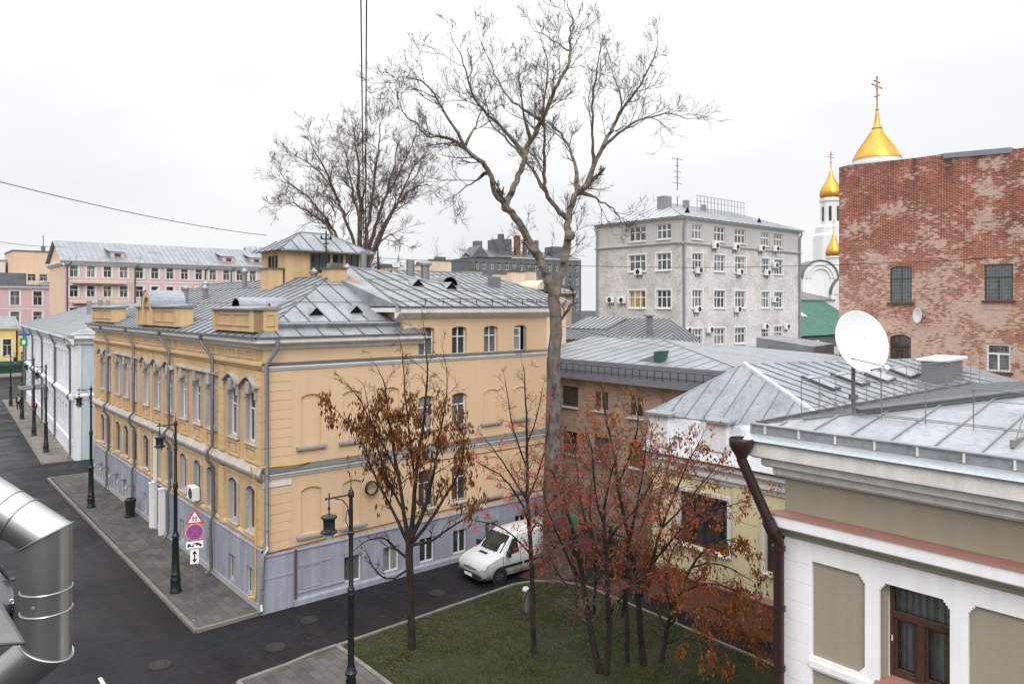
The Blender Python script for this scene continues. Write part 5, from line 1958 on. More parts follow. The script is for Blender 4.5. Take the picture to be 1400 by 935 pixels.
# ================================================================== LOW ROOFS BETWEEN
t = thing('slate_roofed_house', 'low house with dark ribbed roof and red-brown fascia behind the brown wall', 'building', 37.0, 25.0, 0, absolute=True)
z0_ = 9.75
m = M()
m.box(37.0, 41, 28.3, 39, 0, z0_ - 0.35)
m.obj('wall', 'brown_brick', t)
m = M()
m.fbox(face_a(36.9), 28.1, 39.2, z0_ - 0.32, z0_ - 0.05, 0, 0.1)
m.obj('fascia', 'red_granite', t)
r = [(36.75, 28.0, z0_), (36.75, 39.3, z0_), (41, 39.3, 11.15), (41, 31.5, 11.15)]
r2 = [(36.75, 28.0, z0_), (41, 31.5, 11.15), (41.4, 29.2, z0_)]
m = M()
m.poly(r, 0)
seams(m, r, (1, 0, .32), 0.42, 0.05, mi=1)
m.poly(r2, 0)
seams(m, r2, (0, 1, .2), 0.6, 0.05, mi=1)
m.poly([(38.6, 35.2, 10.42), (38.6, 39.2, 10.42), (40.9, 39.2, 11.22), (40.9, 35.2, 11.22)], 2)
seams(m, [(38.6, 35.2, 10.42), (38.6, 39.2, 10.42), (40.9, 39.2, 11.22), (40.9, 35.2, 11.22)], (1, 0, .32), 0.5, 0.05, mi=1)
m.box(38.2, 38.5, 31.0, 31.3, 10.2, 11.35, 2)
m.box(38.05, 38.5, 30.85, 31.45, 11.35, 11.45, 2)
m.obj('roof', ['roof_dark', 'seam_metal', 'roof_metal'], t)

t = thing('brown_brick_house', 'brown brick house with small windows, tarred eaves and pale metal roof behind the shrubs', 'building', 29.0, 18.0, 0, absolute=True)
FB = face_a(29.0)
bops = [(28.5, 29.75, 6.5, 7.6), (26.3, 27.35, 6.5, 7.55), (23.95, 24.9, 6.42, 7.5), (21.6, 22.75, 6.3, 7.45), (19.2, 20.3, 6.3, 7.4),
        (28.55, 29.7, 3.9, 5.1), (26.2, 27.3, 3.9, 5.1), (23.8, 24.9, 3.9, 5.1), (21.5, 22.6, 3.9, 5.1)]
m = M()
wall(m, FB, 18.0, 34.0, 0, 8.15, bops, 0.2)
m.poly([(29, 18, 0), (42, 18, 0), (42, 18, 8.9), (29, 18, 8.15)])
m.obj('wall', 'brown_brick', t)
for k, o in enumerate(bops):
    window(t, FB, *o[:4], 0.12, 'I', 'frame_grey' if k in (1, 2, 3) else 'rust_iron', 'glass3' if k % 2 else 'glass0', fw=0.06, sill=0.05, sillmat='frame_grey')
m = M()
e = [(28.55, 17.6, 8.18), (28.55, 34, 8.18), (29.5, 34, 9.0), (29.5, 17.6, 9.0)]
m.poly(e, 0)
for k in range(34):
    b = 17.9 + k * 0.47
    m.box(28.80, 28.83, b, b + 0.02, 8.4, 8.86, 1)
for z in (8.52, 8.84):
    m.box(28.79, 28.82, 17.9, 33.9, z, z + 0.025, 1)
m.box(28.53, 28.57, 17.6, 34, 8.08, 8.19, 2)
m.obj('tarred_eaves', ['bitumen', 'black_iron', 'zinc'], t)
m = M()
rA, rB = (29.45, 34, 9.04), (29.45, 18.3, 9.04)
rC, rD = (36.0, 28.3, 10.02), (36.0, 34.0, 10.02)
m.poly([rA, rB, rC, rD], 0)
seams(m, [rA, rB, rC, rD], (1, 0, .15), 0.9, 0.03, mi=1)
m.poly([rB, (43, 18.3, 9.04), rC], 0)
m.poly([(29.45, 18.3, 8.9), (29.45, 34, 8.9), (29.45, 34, 9.04), (29.45, 18.3, 9.04)], 1)
m.tube([rB, rC, rD], 0.06, 5, 1)
ro = m.obj('roof', ['roof_light', 'seam_light'], t)
hq = on_plane(901, 496, rA, rB, rC)
m = M()
m.hexa([hq + Vector(q) for q in ((0.1, 1.5, -0.05), (0.1, 0.35, -0.05), (1.2, 0.35, 0.15), (1.2, 1.5, 0.15), (0.1, 1.5, 0.0), (0.1, 0.35, 0.40), (1.2, 0.35, 0.55), (1.2, 1.5, 0.2))])
m.obj('roof_hatch', 'roof_metal', ro)
m = M()
m.hexa([hq + Vector(q) for q in ((0, 0.30, -0.05), (0, -0.05, -0.05), (0.5, -0.05, 0.1), (0.5, 0.30, 0.1), (-0.05, 0.30, 0.55), (-0.05, -0.25, 0.62), (0.5, -0.25, 0.62), (0.5, 0.30, 0.55))])
m.obj('hatch_door', 'dark_green', ro)

t = thing('flat_roofed_annex', 'flat grey roofed annex with a metal parapet box at the foot of the brick block', 'building', 43, 18, 0, absolute=True)
m = M()
m.box(43.2, 57.3, 16, 42.8, 0, 8.0)
m.obj('wall', 'cream_stucco', t)
m = M()
r = [(38.2, 15.8, 8.45), (38.2, 42.9, 8.45), (57.4, 42.9, 8.02), (57.4, 15.8, 8.02)]
m.poly(r, 0)
seams(m, r, (1, 0, 0), 1.3, 0.04, mi=1)
m.poly([(57.4, 15.8, 8.02), (57.4, 42.9, 8.02), (80, 42.9, 7.6), (80, 15.8, 7.6)], 0)
m.obj('roof', ['roof_metal', 'seam_light'], t)
m = M()
bL, bR = on_a(1034, 461, 49), on_a(1112, 474, 49)
m.hexa([(49, bL[0], 8.1), (49, bR[0], 8.1), (52, bR[0], 8.1), (52, bL[0], 8.1), (49, bL[0], bL[1]), (49, bR[0], bR[1]), (52, bR[0], bR[1] + .1), (52, bL[0], bL[1] + .1)])
m.obj('parapet_box', 'roof_metal', t)
m = M()
bL, bR = on_a(1090, 490, 45), on_a(1136, 492, 45)
m.hexa([(45, bL[0], 8.2), (45, bR[0], 8.2), (47, bR[0], 8.2), (47, bL[0], 8.2), (45.4, bL[0] - .5, 8.75), (45.4, bR[0] + .2, 8.75), (46.6, bR[0] + .2, 8.75), (46.6, bL[0] - .5, 8.75)])
m.obj('dark_lid', 'bitumen', t)

# green roofed building in the gap before the church
p = at_depth(1084, 460, 93)
ga, gbb = AB(p.x, p.y)
t = thing('green_roofed_house', 'green metal roofed building with slanted skylights below the church', 'building', ga, gbb, 0)
m = M()
m.box(0, 22, 0, 12, 0, 8.1)
m.obj('wall', 'soot_stone', t)
m = M()
r = [(-.4, -.4, 8.25), (22, -.4, 8.25), (22, 7, 12.8), (-.4, 7, 12.8)]
m.poly(r, 0)
seams(m, r, (0, 1, .6), 0.5, 0.05, mi=1)
ribs_across(m, r, (0, 1, .6), 0.55, 0.5, mi=1)
m.poly([(-.4, 14, 8.25), (22, 14, 8.25), (22, 7, 12.8), (-.4, 7, 12.8)], 0)
ro = m.obj('roof', ['roof_green', 'roof_green'], t)
for k in range(6):
    x = 1.0 + k * 0.55 + (1.3 if k >= 2 else 0) + (4 if k >= 4 else 0)
    m = M()
    m.hexa([(x, 3.2, 10.55), (x + .4, 3.2, 10.55), (x + .4, 4.8, 11.53), (x, 4.8, 11.53), (x, 3.1, 10.68), (x + .4, 3.1, 10.68), (x + .4, 4.7, 11.66), (x, 4.7, 11.66)])
    m.obj('skylight', 'frame_white', ro)
for k in range(5):
    m = M()
    m.box(1.2 + k * 1.1, 1.8 + k * 1.1, -.3, -.002, 7.0, 7.6)
    m.obj('vent_box', 'white_plastic', t)

# ================================================================== RED BRICK WALL BUILDING
rb = thing('red_brick_building', 'tall old red brick building with peeling whitewash and barred windows', 'building', 47.2, 22.8, 0, absolute=True)
FR = face_a(47.2)
rops = [(18.35, 19.62, 12.26, 14.48, 0.15), (13.12, 14.5, 12.36, 14.36, 0.0), (18.4, 19.62, 8.3, 10.3, 0.18), (13.22, 14.4, 8.39, 9.93, 0.0), (8.5, 9.8, 12.3, 14.4), (8.5, 9.8, 8.3, 10.0)]
m = M()
wall(m, FR, 5.0, 22.8, 0, 20.25, rops, 0.25)
m.poly([FR.P(22.8, 20.25), FR.P(22.8, 20.98), FR.P(22.2, 21.05), FR.P(17.59, 20.88), FR.P(16.6, 20.90), FR.P(16.55, 20.62), FR.P(13.2, 20.42), FR.P(13.15, 20.62), FR.P(5, 20.3), FR.P(5, 20.25)])
m.poly([(47.2, 22.8, 0), (60, 22.8, 0), (60, 22.8, 20.9), (47.2, 22.8, 20.98)])
m.poly([(47.2, 5, 0), (60, 5, 0), (60, 5, 20.2), (47.2, 5, 20.3)])
m.poly([(47.2, 22.8, 20.6), (60, 22.8, 20.5), (60, 5, 19.8), (47.2, 5, 20.0)])
# brick sills and arched lintels
for u0, u1, z0, z1 in ((18.35, 19.62, 12.26, 14.48), (18.4, 19.62, 8.3, 10.3)):
    m.fprism(FR, arc_pts(u0 - .1, u1 + .1, z1 - .05, .18) + [(u1 + .1, z1 + .32), (u0 - .1, z1 + .32)], 0.0, 0.03)
for u0, u1, z0 in ((18.2, 19.75, 12.26), (13.0, 14.6, 12.36)):
    m.fbox(FR, u0 + .1, u1 - .1, z0 - .55, z0 - .14, 0, 0.02)
m.obj('wall', 'red_brick', rb)
m = M()
m.hexa([FR.P(16.6, 20.62, 0.05), FR.P(13.2, 20.42, 0.05), FR.P(13.2, 20.42, -0.5), FR.P(16.6, 20.62, -0.5), FR.P(16.6, 20.92, 0.05), FR.P(13.2, 20.72, 0.05), FR.P(13.2, 20.72, -0.5), FR.P(16.6, 20.92, -0.5)])
m.obj('coping', 'zinc', rb)
m = M()
for u0, u1, z0 in ((18.2, 19.75, 12.26), (13.0, 14.6, 12.36), (13.1, 14.5, 8.39)):
    m.fbox(FR, u0, u1, z0 - 0.13, z0 - 0.01, 0.0, 0.14)
    m.obj('sill', 'rust_iron', rb)
    m = M()
window(rb, FR, *rops[0][:4], 0.16, 'X', 'rust_iron', 'grille_glass', fw=0.05, grille='zinc')
window(rb, FR, *rops[1][:4], 0.12, 'T', 'rust_iron', 'grille_glass', fw=0.06, grille='zinc')
window(rb, FR, *rops[2][:4], 0.16, 'T', 'rust_iron', 'glass2', fw=0.07, grille='rust_iron')
window(rb, FR, *rops[3][:4], 0.08, 'T', 'frame_white', 'glass2', fw=0.10, grille='zinc')
for o in rops[4:]:
    window(rb, FR, *o[:4], 0.12, 'T', 'rust_iron', 'grille_glass', fw=0.06)
t = thing('satellite_dish', 'small white satellite dish fixed to the red brick wall', 'satellite dish', 47.1, 17.6, 11.5)
m = M()
m.lathe((-0.42, 0, 0), [(0.001, 0.10), (0.25, 0.06), (0.46, -0.03), (0.47, -0.02), (0.25, 0.09), (0.001, 0.13)], 18, axis='X')
d_ = m.obj('dish', 'white_plastic', t, smooth=True)
d_.rotation_euler = (0, 0, rad(-38))
m = M()
m.tube([(0.1, 0, -0.1), (-0.3, 0, -0.15), (-0.35, 0, 0)], 0.03, 5)
m.obj('arm', 'zinc_dull', t)

# ================================================================== CHURCH
p = at_depth(1199, 419, 130)
ca, cb_ = AB(p.x, p.y)
ch = thing('church', 'white church with gilded domes and crosses rising behind the brick wall', 'church', ca, cb_, 0)
def dome(cx, cy, prof, name='dome', mat='gold', n=24, par=None):
    m = M()
    m.lathe((cx, cy, 0), prof, n)
    return m.obj(name, mat, par or ch, smooth=True)
def cross(cx, cy, z0, H_, par):
    m = M()
    s_ = H_ / 7.6
    m.tube([(cx, cy, z0), (cx, cy, z0 + H_ * 0.97)], 0.19 * s_, 5)
    def bar(z, L, tilt=0.0, k=0.14):
        dz = tilt * L
        m.tube([(cx - L, cy, z - dz), (cx + L, cy, z + dz)], k * s_, 5)
        for e_ in (-1, 1):
            m.lathe((cx + e_ * L, cy, z + e_ * dz), [(0.001, -0.3 * s_), (0.28 * s_, 0), (0.001, 0.3 * s_)], 6)
    bar(z0 + H_ * 0.72, 2.5 * s_)
    bar(z0 + H_ * 0.86, 1.3 * s_)
    bar(z0 + H_ * 0.42, 1.0 * s_, 0.35)
    m.lathe((cx, cy, z0 + H_), [(0.001, -0.5 * s_), (0.32 * s_, 0), (0.001, 0.5 * s_)], 6)
    m.lathe((cx, cy, z0), [(0.001, -0.5 * s_), (0.42 * s_, -0.1 * s_), (0.001, 0.45 * s_)], 10)
    for e_ in (-1, 1):
        m.tube([(cx, cy, z0 + H_ * .52), (cx + e_ * .9 * s_, cy, z0 + H_ * .70)], 0.05 * s_, 4)
    m.obj('cross', 'copper_cross', par)
# main drum and tent-shaped dome
m = M()
m.lathe((0, 0, 0), [(3.9, 12), (3.9, 36.3), (4.15, 36.4), (4.15, 37.0), (3.9, 37.1), (3.9, 37.9)], 32)
m.obj('drum', 'church_white', ch)
d0 = dome(0, 0, [(3.98, 37.7), (3.92, 38.0), (3.25, 39.2), (2.4, 40.5), (1.65, 41.6), (1.12, 42.5), (0.85, 43.0), (0.9, 43.2), (0.55, 43.8), (0.38, 44.9), (0.22, 46.3), (0.001, 46.4)], 'dome')
m = M()
for k in range(40):
    t_ = 2 * math.pi * k / 40
    pr = [(3.94, 37.9), (3.27, 39.2), (2.42, 40.5), (1.67, 41.6), (1.14, 42.5)]
    m.tube([(r_ * math.cos(t_), r_ * math.sin(t_), z_) for r_, z_ in pr], 0.035, 4)
m.obj('ribs', 'gold', d0)
cross(0, 0, 46.6, 5.6, d0)
pd = at_depth(1136, 419, 126)
da, db = AB(pd.x, pd.y)
dx, dy = da - ca, db - cb_
m = M()
m.lathe((dx, dy, 0), [(2.95, 12), (2.95, 24.0), (2.6, 24.3), (2.6, 25.4), (1.75, 25.8), (1.75, 29.7), (1.95, 29.8), (1.95, 30.3), (1.6, 30.4)], 8)
m.obj('bell_tower', 'church_white', ch)
for k in range(8):
    t_ = 2 * math.pi * (k + 0.5) / 8
    m = M()
    c, s_ = math.cos(t_), math.sin(t_)
    F = Face((dx + c * 1.63, dy + s_ * 1.63, 0), (-s_, c, 0), (c, s_, 0))
    m.fprism(F, [(-0.22, 26.4), (0.22, 26.4)] + arc_pts(-0.22, 0.22, 28.7, 0.22)[::-1], 0.0, 0.03)
    m.obj('window', 'glass0', ch)
d1_ = dome(dx, dy, [(1.62, 30.3), (1.85, 30.9), (1.72, 31.7), (1.3, 32.5), (0.7, 33.5), (0.35, 34.4), (0.16, 35.3), (0.001, 35.5)], 'dome')
cross(dx, dy, 35.3, 2.9, d1_)
pd = at_depth(1140, 419, 118)
ea, eb = AB(pd.x, pd.y)
ex_, ey_ = ea - ca, eb - cb_
m = M()
m.lathe((ex_, ey_, 0), [(1.1, 12), (1.1, 19.6), (1.25, 19.7), (1.25, 20)], 12)
m.obj('drum', 'church_white', ch)
d2_ = dome(ex_, ey_, [(1.1, 20.0), (1.28, 20.5), (1.1, 21.2), (0.6, 22.2), (0.25, 23.2), (0.1, 24), (0.001, 24.2)], 'dome')
cross(ex_, ey_, 24.0, 1.8, d2_)
# body with rounded gables, seen square on from the lane
U_, N_ = Vector((CT, -ST, 0)), Vector((-ST, -CT, 0))
Fk = Face(Vector((ex_, ey_, 0)) + N_ * 3.0, U_, N_)
m = M()
m.fprism(Fk, [(-9, 0), (14, 0), (14, 13.2), (-9, 13.2)], -22, -0.4)
m.obj('wall', 'church_white', ch)
for k, (u, w_, zz) in enumerate(((-3.4, 2.7, 16.4), (1.1, 3.0, 13.9), (7.5, 3.0, 15.5))):
    dd = 0.5 * k
    m = M()
    m.fprism(Fk, [(u - w_, 0.0)] + arc_pts(u - w_, u + w_, zz, w_ * 0.98, 16) + [(u + w_, 0.0)], -4.0, dd)
    for q in (0.82, 0.62):
        m.fprism(Fk, arc_pts(u - w_ * q, u + w_ * q, zz, w_ * q, 16) + arc_pts(u - w_ * (q - .08), u + w_ * (q - .08), zz, w_ * (q - .08), 16)[::-1], dd, dd + 0.22)
    g = m.obj('rounded_gable', 'church_white', ch)
    m = M()
    m.fprism(Fk, arc_pts(u - w_ * 1.06, u + w_ * 1.06, zz, w_ * 1.06, 16) + arc_pts(u - w_, u + w_, zz, w_, 16)[::-1], -4.0, dd + 0.2)
    m.obj('arch_roof', 'zinc_dull', g)
    if k == 1:
        m = M()
        m.fprism(Fk, [(u - .1, zz - 1.2), (u + 1.0, zz - 1.2)] + arc_pts(u - .1, u + 1.0, zz + 0.5, .5)[::-1], dd, dd + .05)
        m.obj('window', 'glass0', g)
        m = M()
        m.lathe(Fk.P(u - 1.2, zz - .3, dd + .5), [(0.001, 1.5), (0.1, 1.1), (0.45, .4), (0.45, 0), (.3, -.2), (0.001, -.2)], 12)
        m.obj('small_dome', 'gold', g, smooth=True)

# ================================================================== PALE YELLOW HOUSE WITH SILVER MANSARD
PA = 24.3
ph = thing('pale_yellow_house', 'pale yellow house with white cornice, silver mansard and skylights behind the shrubs', 'building', PA, 19.54, 0, absolute=True)
FP_ = face_a(PA)
pops = [(16.0, 18.2, 2.62, 4.68), (13.35, 14.42, 2.45, 4.3), (10.2, 12.4, 2.62, 4.68), (7.2, 9.2, 2.62, 4.68)]
m = M()
wall(m, FP_, 4.0, 19.54, 1.45, 5.3, pops, 0.22)
m.poly([(PA, 19.54, 0), (38, 19.54, 0), (38, 19.54, 6.2), (PA, 19.54, 6.2)])
for u0, u1 in ((14.72, 15.75), (18.55, 19.54), (12.6, 13.1)):
    z = 1.5
    while z < 5.2:
        m.fbox(FP_, u0, u1, z, min(5.25, z + 0.60), 0.0, 0.06)
        z += 0.63
    m.fbox(FP_, u0 + .01, u1 - .01, 1.46, 5.28, -0.01, 0.03)
m.obj('wall', 'pale_yellow', ph)
m = M()
m.fbox(face_a(PA - 0.08), 4.0, 19.62, 0.0, 1.30, -0.1, 0.0)
m.obj('plinth', 'red_granite', ph)
m = M()
m.fprofile(FP_, 4.0, 19.6, [(0.0, 1.31), (0.16, 1.31), (0.16, 1.36), (0.0, 1.52)])
m.obj('plinth_cap', 'terracotta_sheet', ph)
for o in pops:
    window(ph, FP_, *o, 0.15, 'W' if o[1] - o[0] > 1.5 else 'I', 'frame_brown', 'glass0', fw=0.07, sill=0.08, sillmat='white_trim')
m = M()
for o in pops:
    for s_ in (o[0] - 0.17, o[1]):
        m.fbox(FP_, s_, s_ + 0.17, o[2] - 0.1, o[3] + 0.15, 0, 0.05)
    m.fbox(FP_, o[0], o[1], o[3] + 0.004, o[3] + 0.15, 0, 0.05)
    m.obj('window_surround', 'white_trim', ph)
    m = M()
m = M()
m.fprofile(FP_, 4.0, 19.6, [(0, 5.25), (0.08, 5.27), (0.10, 5.42), (0.20, 5.46), (0.20, 5.60), (0.10, 5.62), (0.12, 5.74), (0.34, 5.84), (0.36, 6.06), (0.0, 6.10)])
m.obj('cornice', 'white_trim', ph)
# silver mansard skirt: concave, steeper towards the top
m = M()
prof = [(0.42, 6.10), (0.30, 6.45), (0.14, 6.95), (0.02, 7.45), (-0.05, 7.62)]
for k in range(len(prof) - 1):
    (d0, z0), (d1, z1) = prof[k], prof[k + 1]
    m.poly([FP_.P(4, z0, d0), FP_.P(19.75, z0, d0), FP_.P(19.62, z1, d1), FP_.P(4, z1, d1)], 0)
m.poly([FP_.P(19.75, 6.1, .42), FP_.P(19.75, 6.1, -6), FP_.P(19.6, 7.6, -6), FP_.P(19.6, 7.6, -.05)], 0)
m.fbox(FP_, 4, 19.75, 6.04, 6.10, 0.30, 0.44, 1)
for u in (17.55, 15.0, 13.6):
    for k in range(len(prof) - 1):
        (d0, z0), (d1, z1) = prof[k], prof[k + 1]
        m.hexa([FP_.P(u, z0, d0), FP_.P(u + .03, z0, d0), FP_.P(u + .03, z1, d1), FP_.P(u, z1, d1), FP_.P(u, z0, d0 + .035), FP_.P(u + .03, z0, d0 + .035), FP_.P(u + .03, z1, d1 + .035), FP_.P(u, z1, d1 + .035)], 0)
m.obj('mansard', ['roof_silver', 'frame_brown'], ph)
for u0, u1, z0 in ((18.55, 19.5, 6.35), (15.85, 16.75, 6.55)):
    m = M()
    m.hexa([FP_.P(u0, z0, 0.36), FP_.P(u1, z0, 0.36), FP_.P(u1, z0, -0.6), FP_.P(u0, z0, -0.6), FP_.P(u0, 7.60, 0.30), FP_.P(u1, 7.60, 0.30), FP_.P(u1, 7.60, -0.6), FP_.P(u0, 7.60, -0.6)])
    p_ = m.obj('parapet_post', 'white_trim', ph)
    m = M()
    m.hexa([FP_.P(u0 - .16, 7.605, 0.48), FP_.P(u1 + .16, 7.605, 0.48), FP_.P(u1 + .16, 7.605, -0.66), FP_.P(u0 - .16, 7.605, -0.66), FP_.P(u0 - .16, 7.70, 0.48), FP_.P(u1 + .16, 7.70, 0.48), FP_.P(u1 + .05, 7.80, -0.6), FP_.P(u0 - .05, 7.80, -0.6)])
    m.obj('cap', 'roof_light', p_)
P1, AP, P2, PR, PE = (24.2, 19.75, 7.60), (27.0, 17.0, 9.65), (24.45, 11.3, 7.58), (33.5, 11.8, 9.85), (29.5, 6.0, 8.0)
m = M()
m.poly([P1, P2, AP], 0)
seams(m, [P1, P2, AP], (1, 0, .81), 0.78, 0.045, mi=1)
sd0 = on_plane(1140, 534, AP, P2, PR) - on_plane(1095, 518, AP, P2, PR)
F2a, F2b = [AP, P2, PR], [P2, PE, PR]
m.poly(F2a, 0)
seams(m, F2a, sd0, 0.42, 0.04, mi=1)
m.poly(F2b, 0)
seams(m, F2b, sd0, 0.42, 0.04, mi=1)
m.poly([P1, AP, PR, (37, 17, 7.6), (33, 19.75, 7.6)], 0)
m.poly([PR, (38, 14, 8.0), (38, 6, 7.6), PE], 0)
m.tube([AP, P2], 0.10, 5, 2)
m.tube([P1, AP, PR], 0.04, 5, 0)
ro = m.obj('roof', ['roof_metal', 'seam_light', 'roof_silver'], ph)
for k, q in enumerate((((1095, 517), (1109, 516), (1150, 533), (1139, 535)), ((1135, 513), (1150, 511), (1190, 526), (1178, 529)), ((1181, 513), (1196, 510), (1225, 520), (1213, 525)), ((1212, 506), (1226, 503), (1258, 514), (1245, 519)))):
    pts = [on_plane(*p_, AP, P2, PR) for p_ in q]
    n = (pts[1] - pts[0]).cross(pts[3] - pts[0]).normalized()
    if n.z < 0:
        n = -n
    m = M()
    m.hexa(pts + [p_ + n * 0.12 for p_ in pts], 0)
    s_ = m.obj('skylight', 'zinc_dull', ro)
    c = sum(pts, Vector()) / 4
    m = M()
    m.poly([c + (p_ - c) * 0.86 + n * 0.125 for p_ in pts])
    m.obj('pane', 'roof_near', s_)
sb_, sz_ = on_a(1288, 507, 31.5)
m = M()
m.box(30.6, 32.4, sb_ - 0.42, sb_ + 0.42, sz_ - 0.8, sz_ + 0.42, 0)
m.hexa([(30.45, sb_ - 0.55, sz_ + 0.422), (32.55, sb_ - 0.55, sz_ + 0.422), (32.55, sb_ + 0.55, sz_ + 0.422), (30.45, sb_ + 0.55, sz_ + 0.422), (30.45, sb_ - 0.55, sz_ + 0.50), (32.55, sb_ - 0.55, sz_ + 0.56), (32.55, sb_ + 0.55, sz_ + 0.56), (30.45, sb_ + 0.55, sz_ + 0.50)], 1)
m.obj('roof_shaft', ['zinc', 'white_plastic'], ro)
# black bar fence closing the yard
t = thing('bar_fence', 'tall black bar fence closing the yard between the big trunk and the pale house', 'fence', 24.6, 19.7, 0)
m = M()
for k in range(50):
    m.box(-0.012, 0.012, k * 0.15, k * 0.15 + 0.024, 0.15, 2.15)
m.obj('bars', 'black_iron', t)
m = M()
for z in (0.25, 1.95):
    m.box(-0.02, 0.02, 0, 7.4, z, z + 0.05)
m.obj('rails', 'black_iron', t)
for k in range(4):
    m = M()
    m.box(-0.05, 0.05, k * 2.45 - 0.05, k * 2.45 + 0.05, 0, 2.3)
    m.obj('post', 'black_iron', t)
t = thing('notice_board', 'small bright green notice board half hidden by the red shrubs', 'sign', 24.3, 24.2, 0)
m = M()
m.box(-0.03, 0.03, -0.32, 0.32, 1.6, 2.4)
m.obj('panel', 'green_paint', t)
m = M()
m.tube([(0.06, 0, 0), (0.06, 0, 2.3)], 0.03, 6)
m.obj('post', 'black_iron', t)

# ================================================================== WHITE AND BEIGE CORNER HOUSE
WA, WB = 13.93, 7.84
wh = thing('white_house', 'white and beige house with stepped cornice and low grey metal roof', 'building', WA, WB, 0, absolute=True)
FW = face_a(WA)
m0, m1, m2 = M(), M(), M()
per = 2.8
wwin = [(4.80 - per * k, 5.98 - per * k, 5.10, 6.96) for k in range(3)]
pan = [(6.24, 7.27, 5.14, 7.0)] + [(3.42 - per * k, 4.52 - per * k, 5.14, 7.0) for k in range(2)]
low = [(u0, u1, 2.9, 4.88) for u0, u1, _, _ in wwin + pan]
wall(m0, FW, -4, WB, 0, 7.57, wwin + pan + low, 0.06)
m0.poly([(WA, WB, 0), (26, WB, 0), (26, WB, 9.3), (WA, WB, 9.3)])
for u0, u1, z0, z1 in pan + low:
    m1.poly([FW.P(u0 - .01, z0 - .01, -0.06), FW.P(u1 + .01, z0 - .01, -0.06), FW.P(u1 + .01, z1 + .01, -0.06), FW.P(u0 - .01, z1 + .01, -0.06)])
# stepped corners that narrow the panels
for k, (u0, u1, z0, z1) in enumerate(pan + wwin):
    for j, (w_, h_) in enumerate(((0.10, 0.045), (0.065, 0.09), (0.03, 0.135))):
        for uu in ((u0, u1) if (k > 0) else (u0,)):
            s_ = 1 if uu == u0 else -1
            a_, b_ = sorted((uu, uu + s_ * w_))
            if z1 > 6.97 or uu == u1 or True:
                m0.fbox(FW, a_, b_, z1 - h_, z1, -0.06, -0.0005 * j)
                if k < len(pan):
                    m0.fbox(FW, a_, b_, z0, z0 + h_, -0.06, -0.0005 * j)
# rusticated corner strip
z = 0.25
while z < 7.3:
    m0.fbox(FW, 7.31, WB + 0.012, z, z + 0.382, 0.0, 0.012)
    z += 0.392
m0.fbox(FW, -4, 7.30, 4.94, 5.06, 0.0, 0.045)
m0.obj('wall', 'white_house', wh)
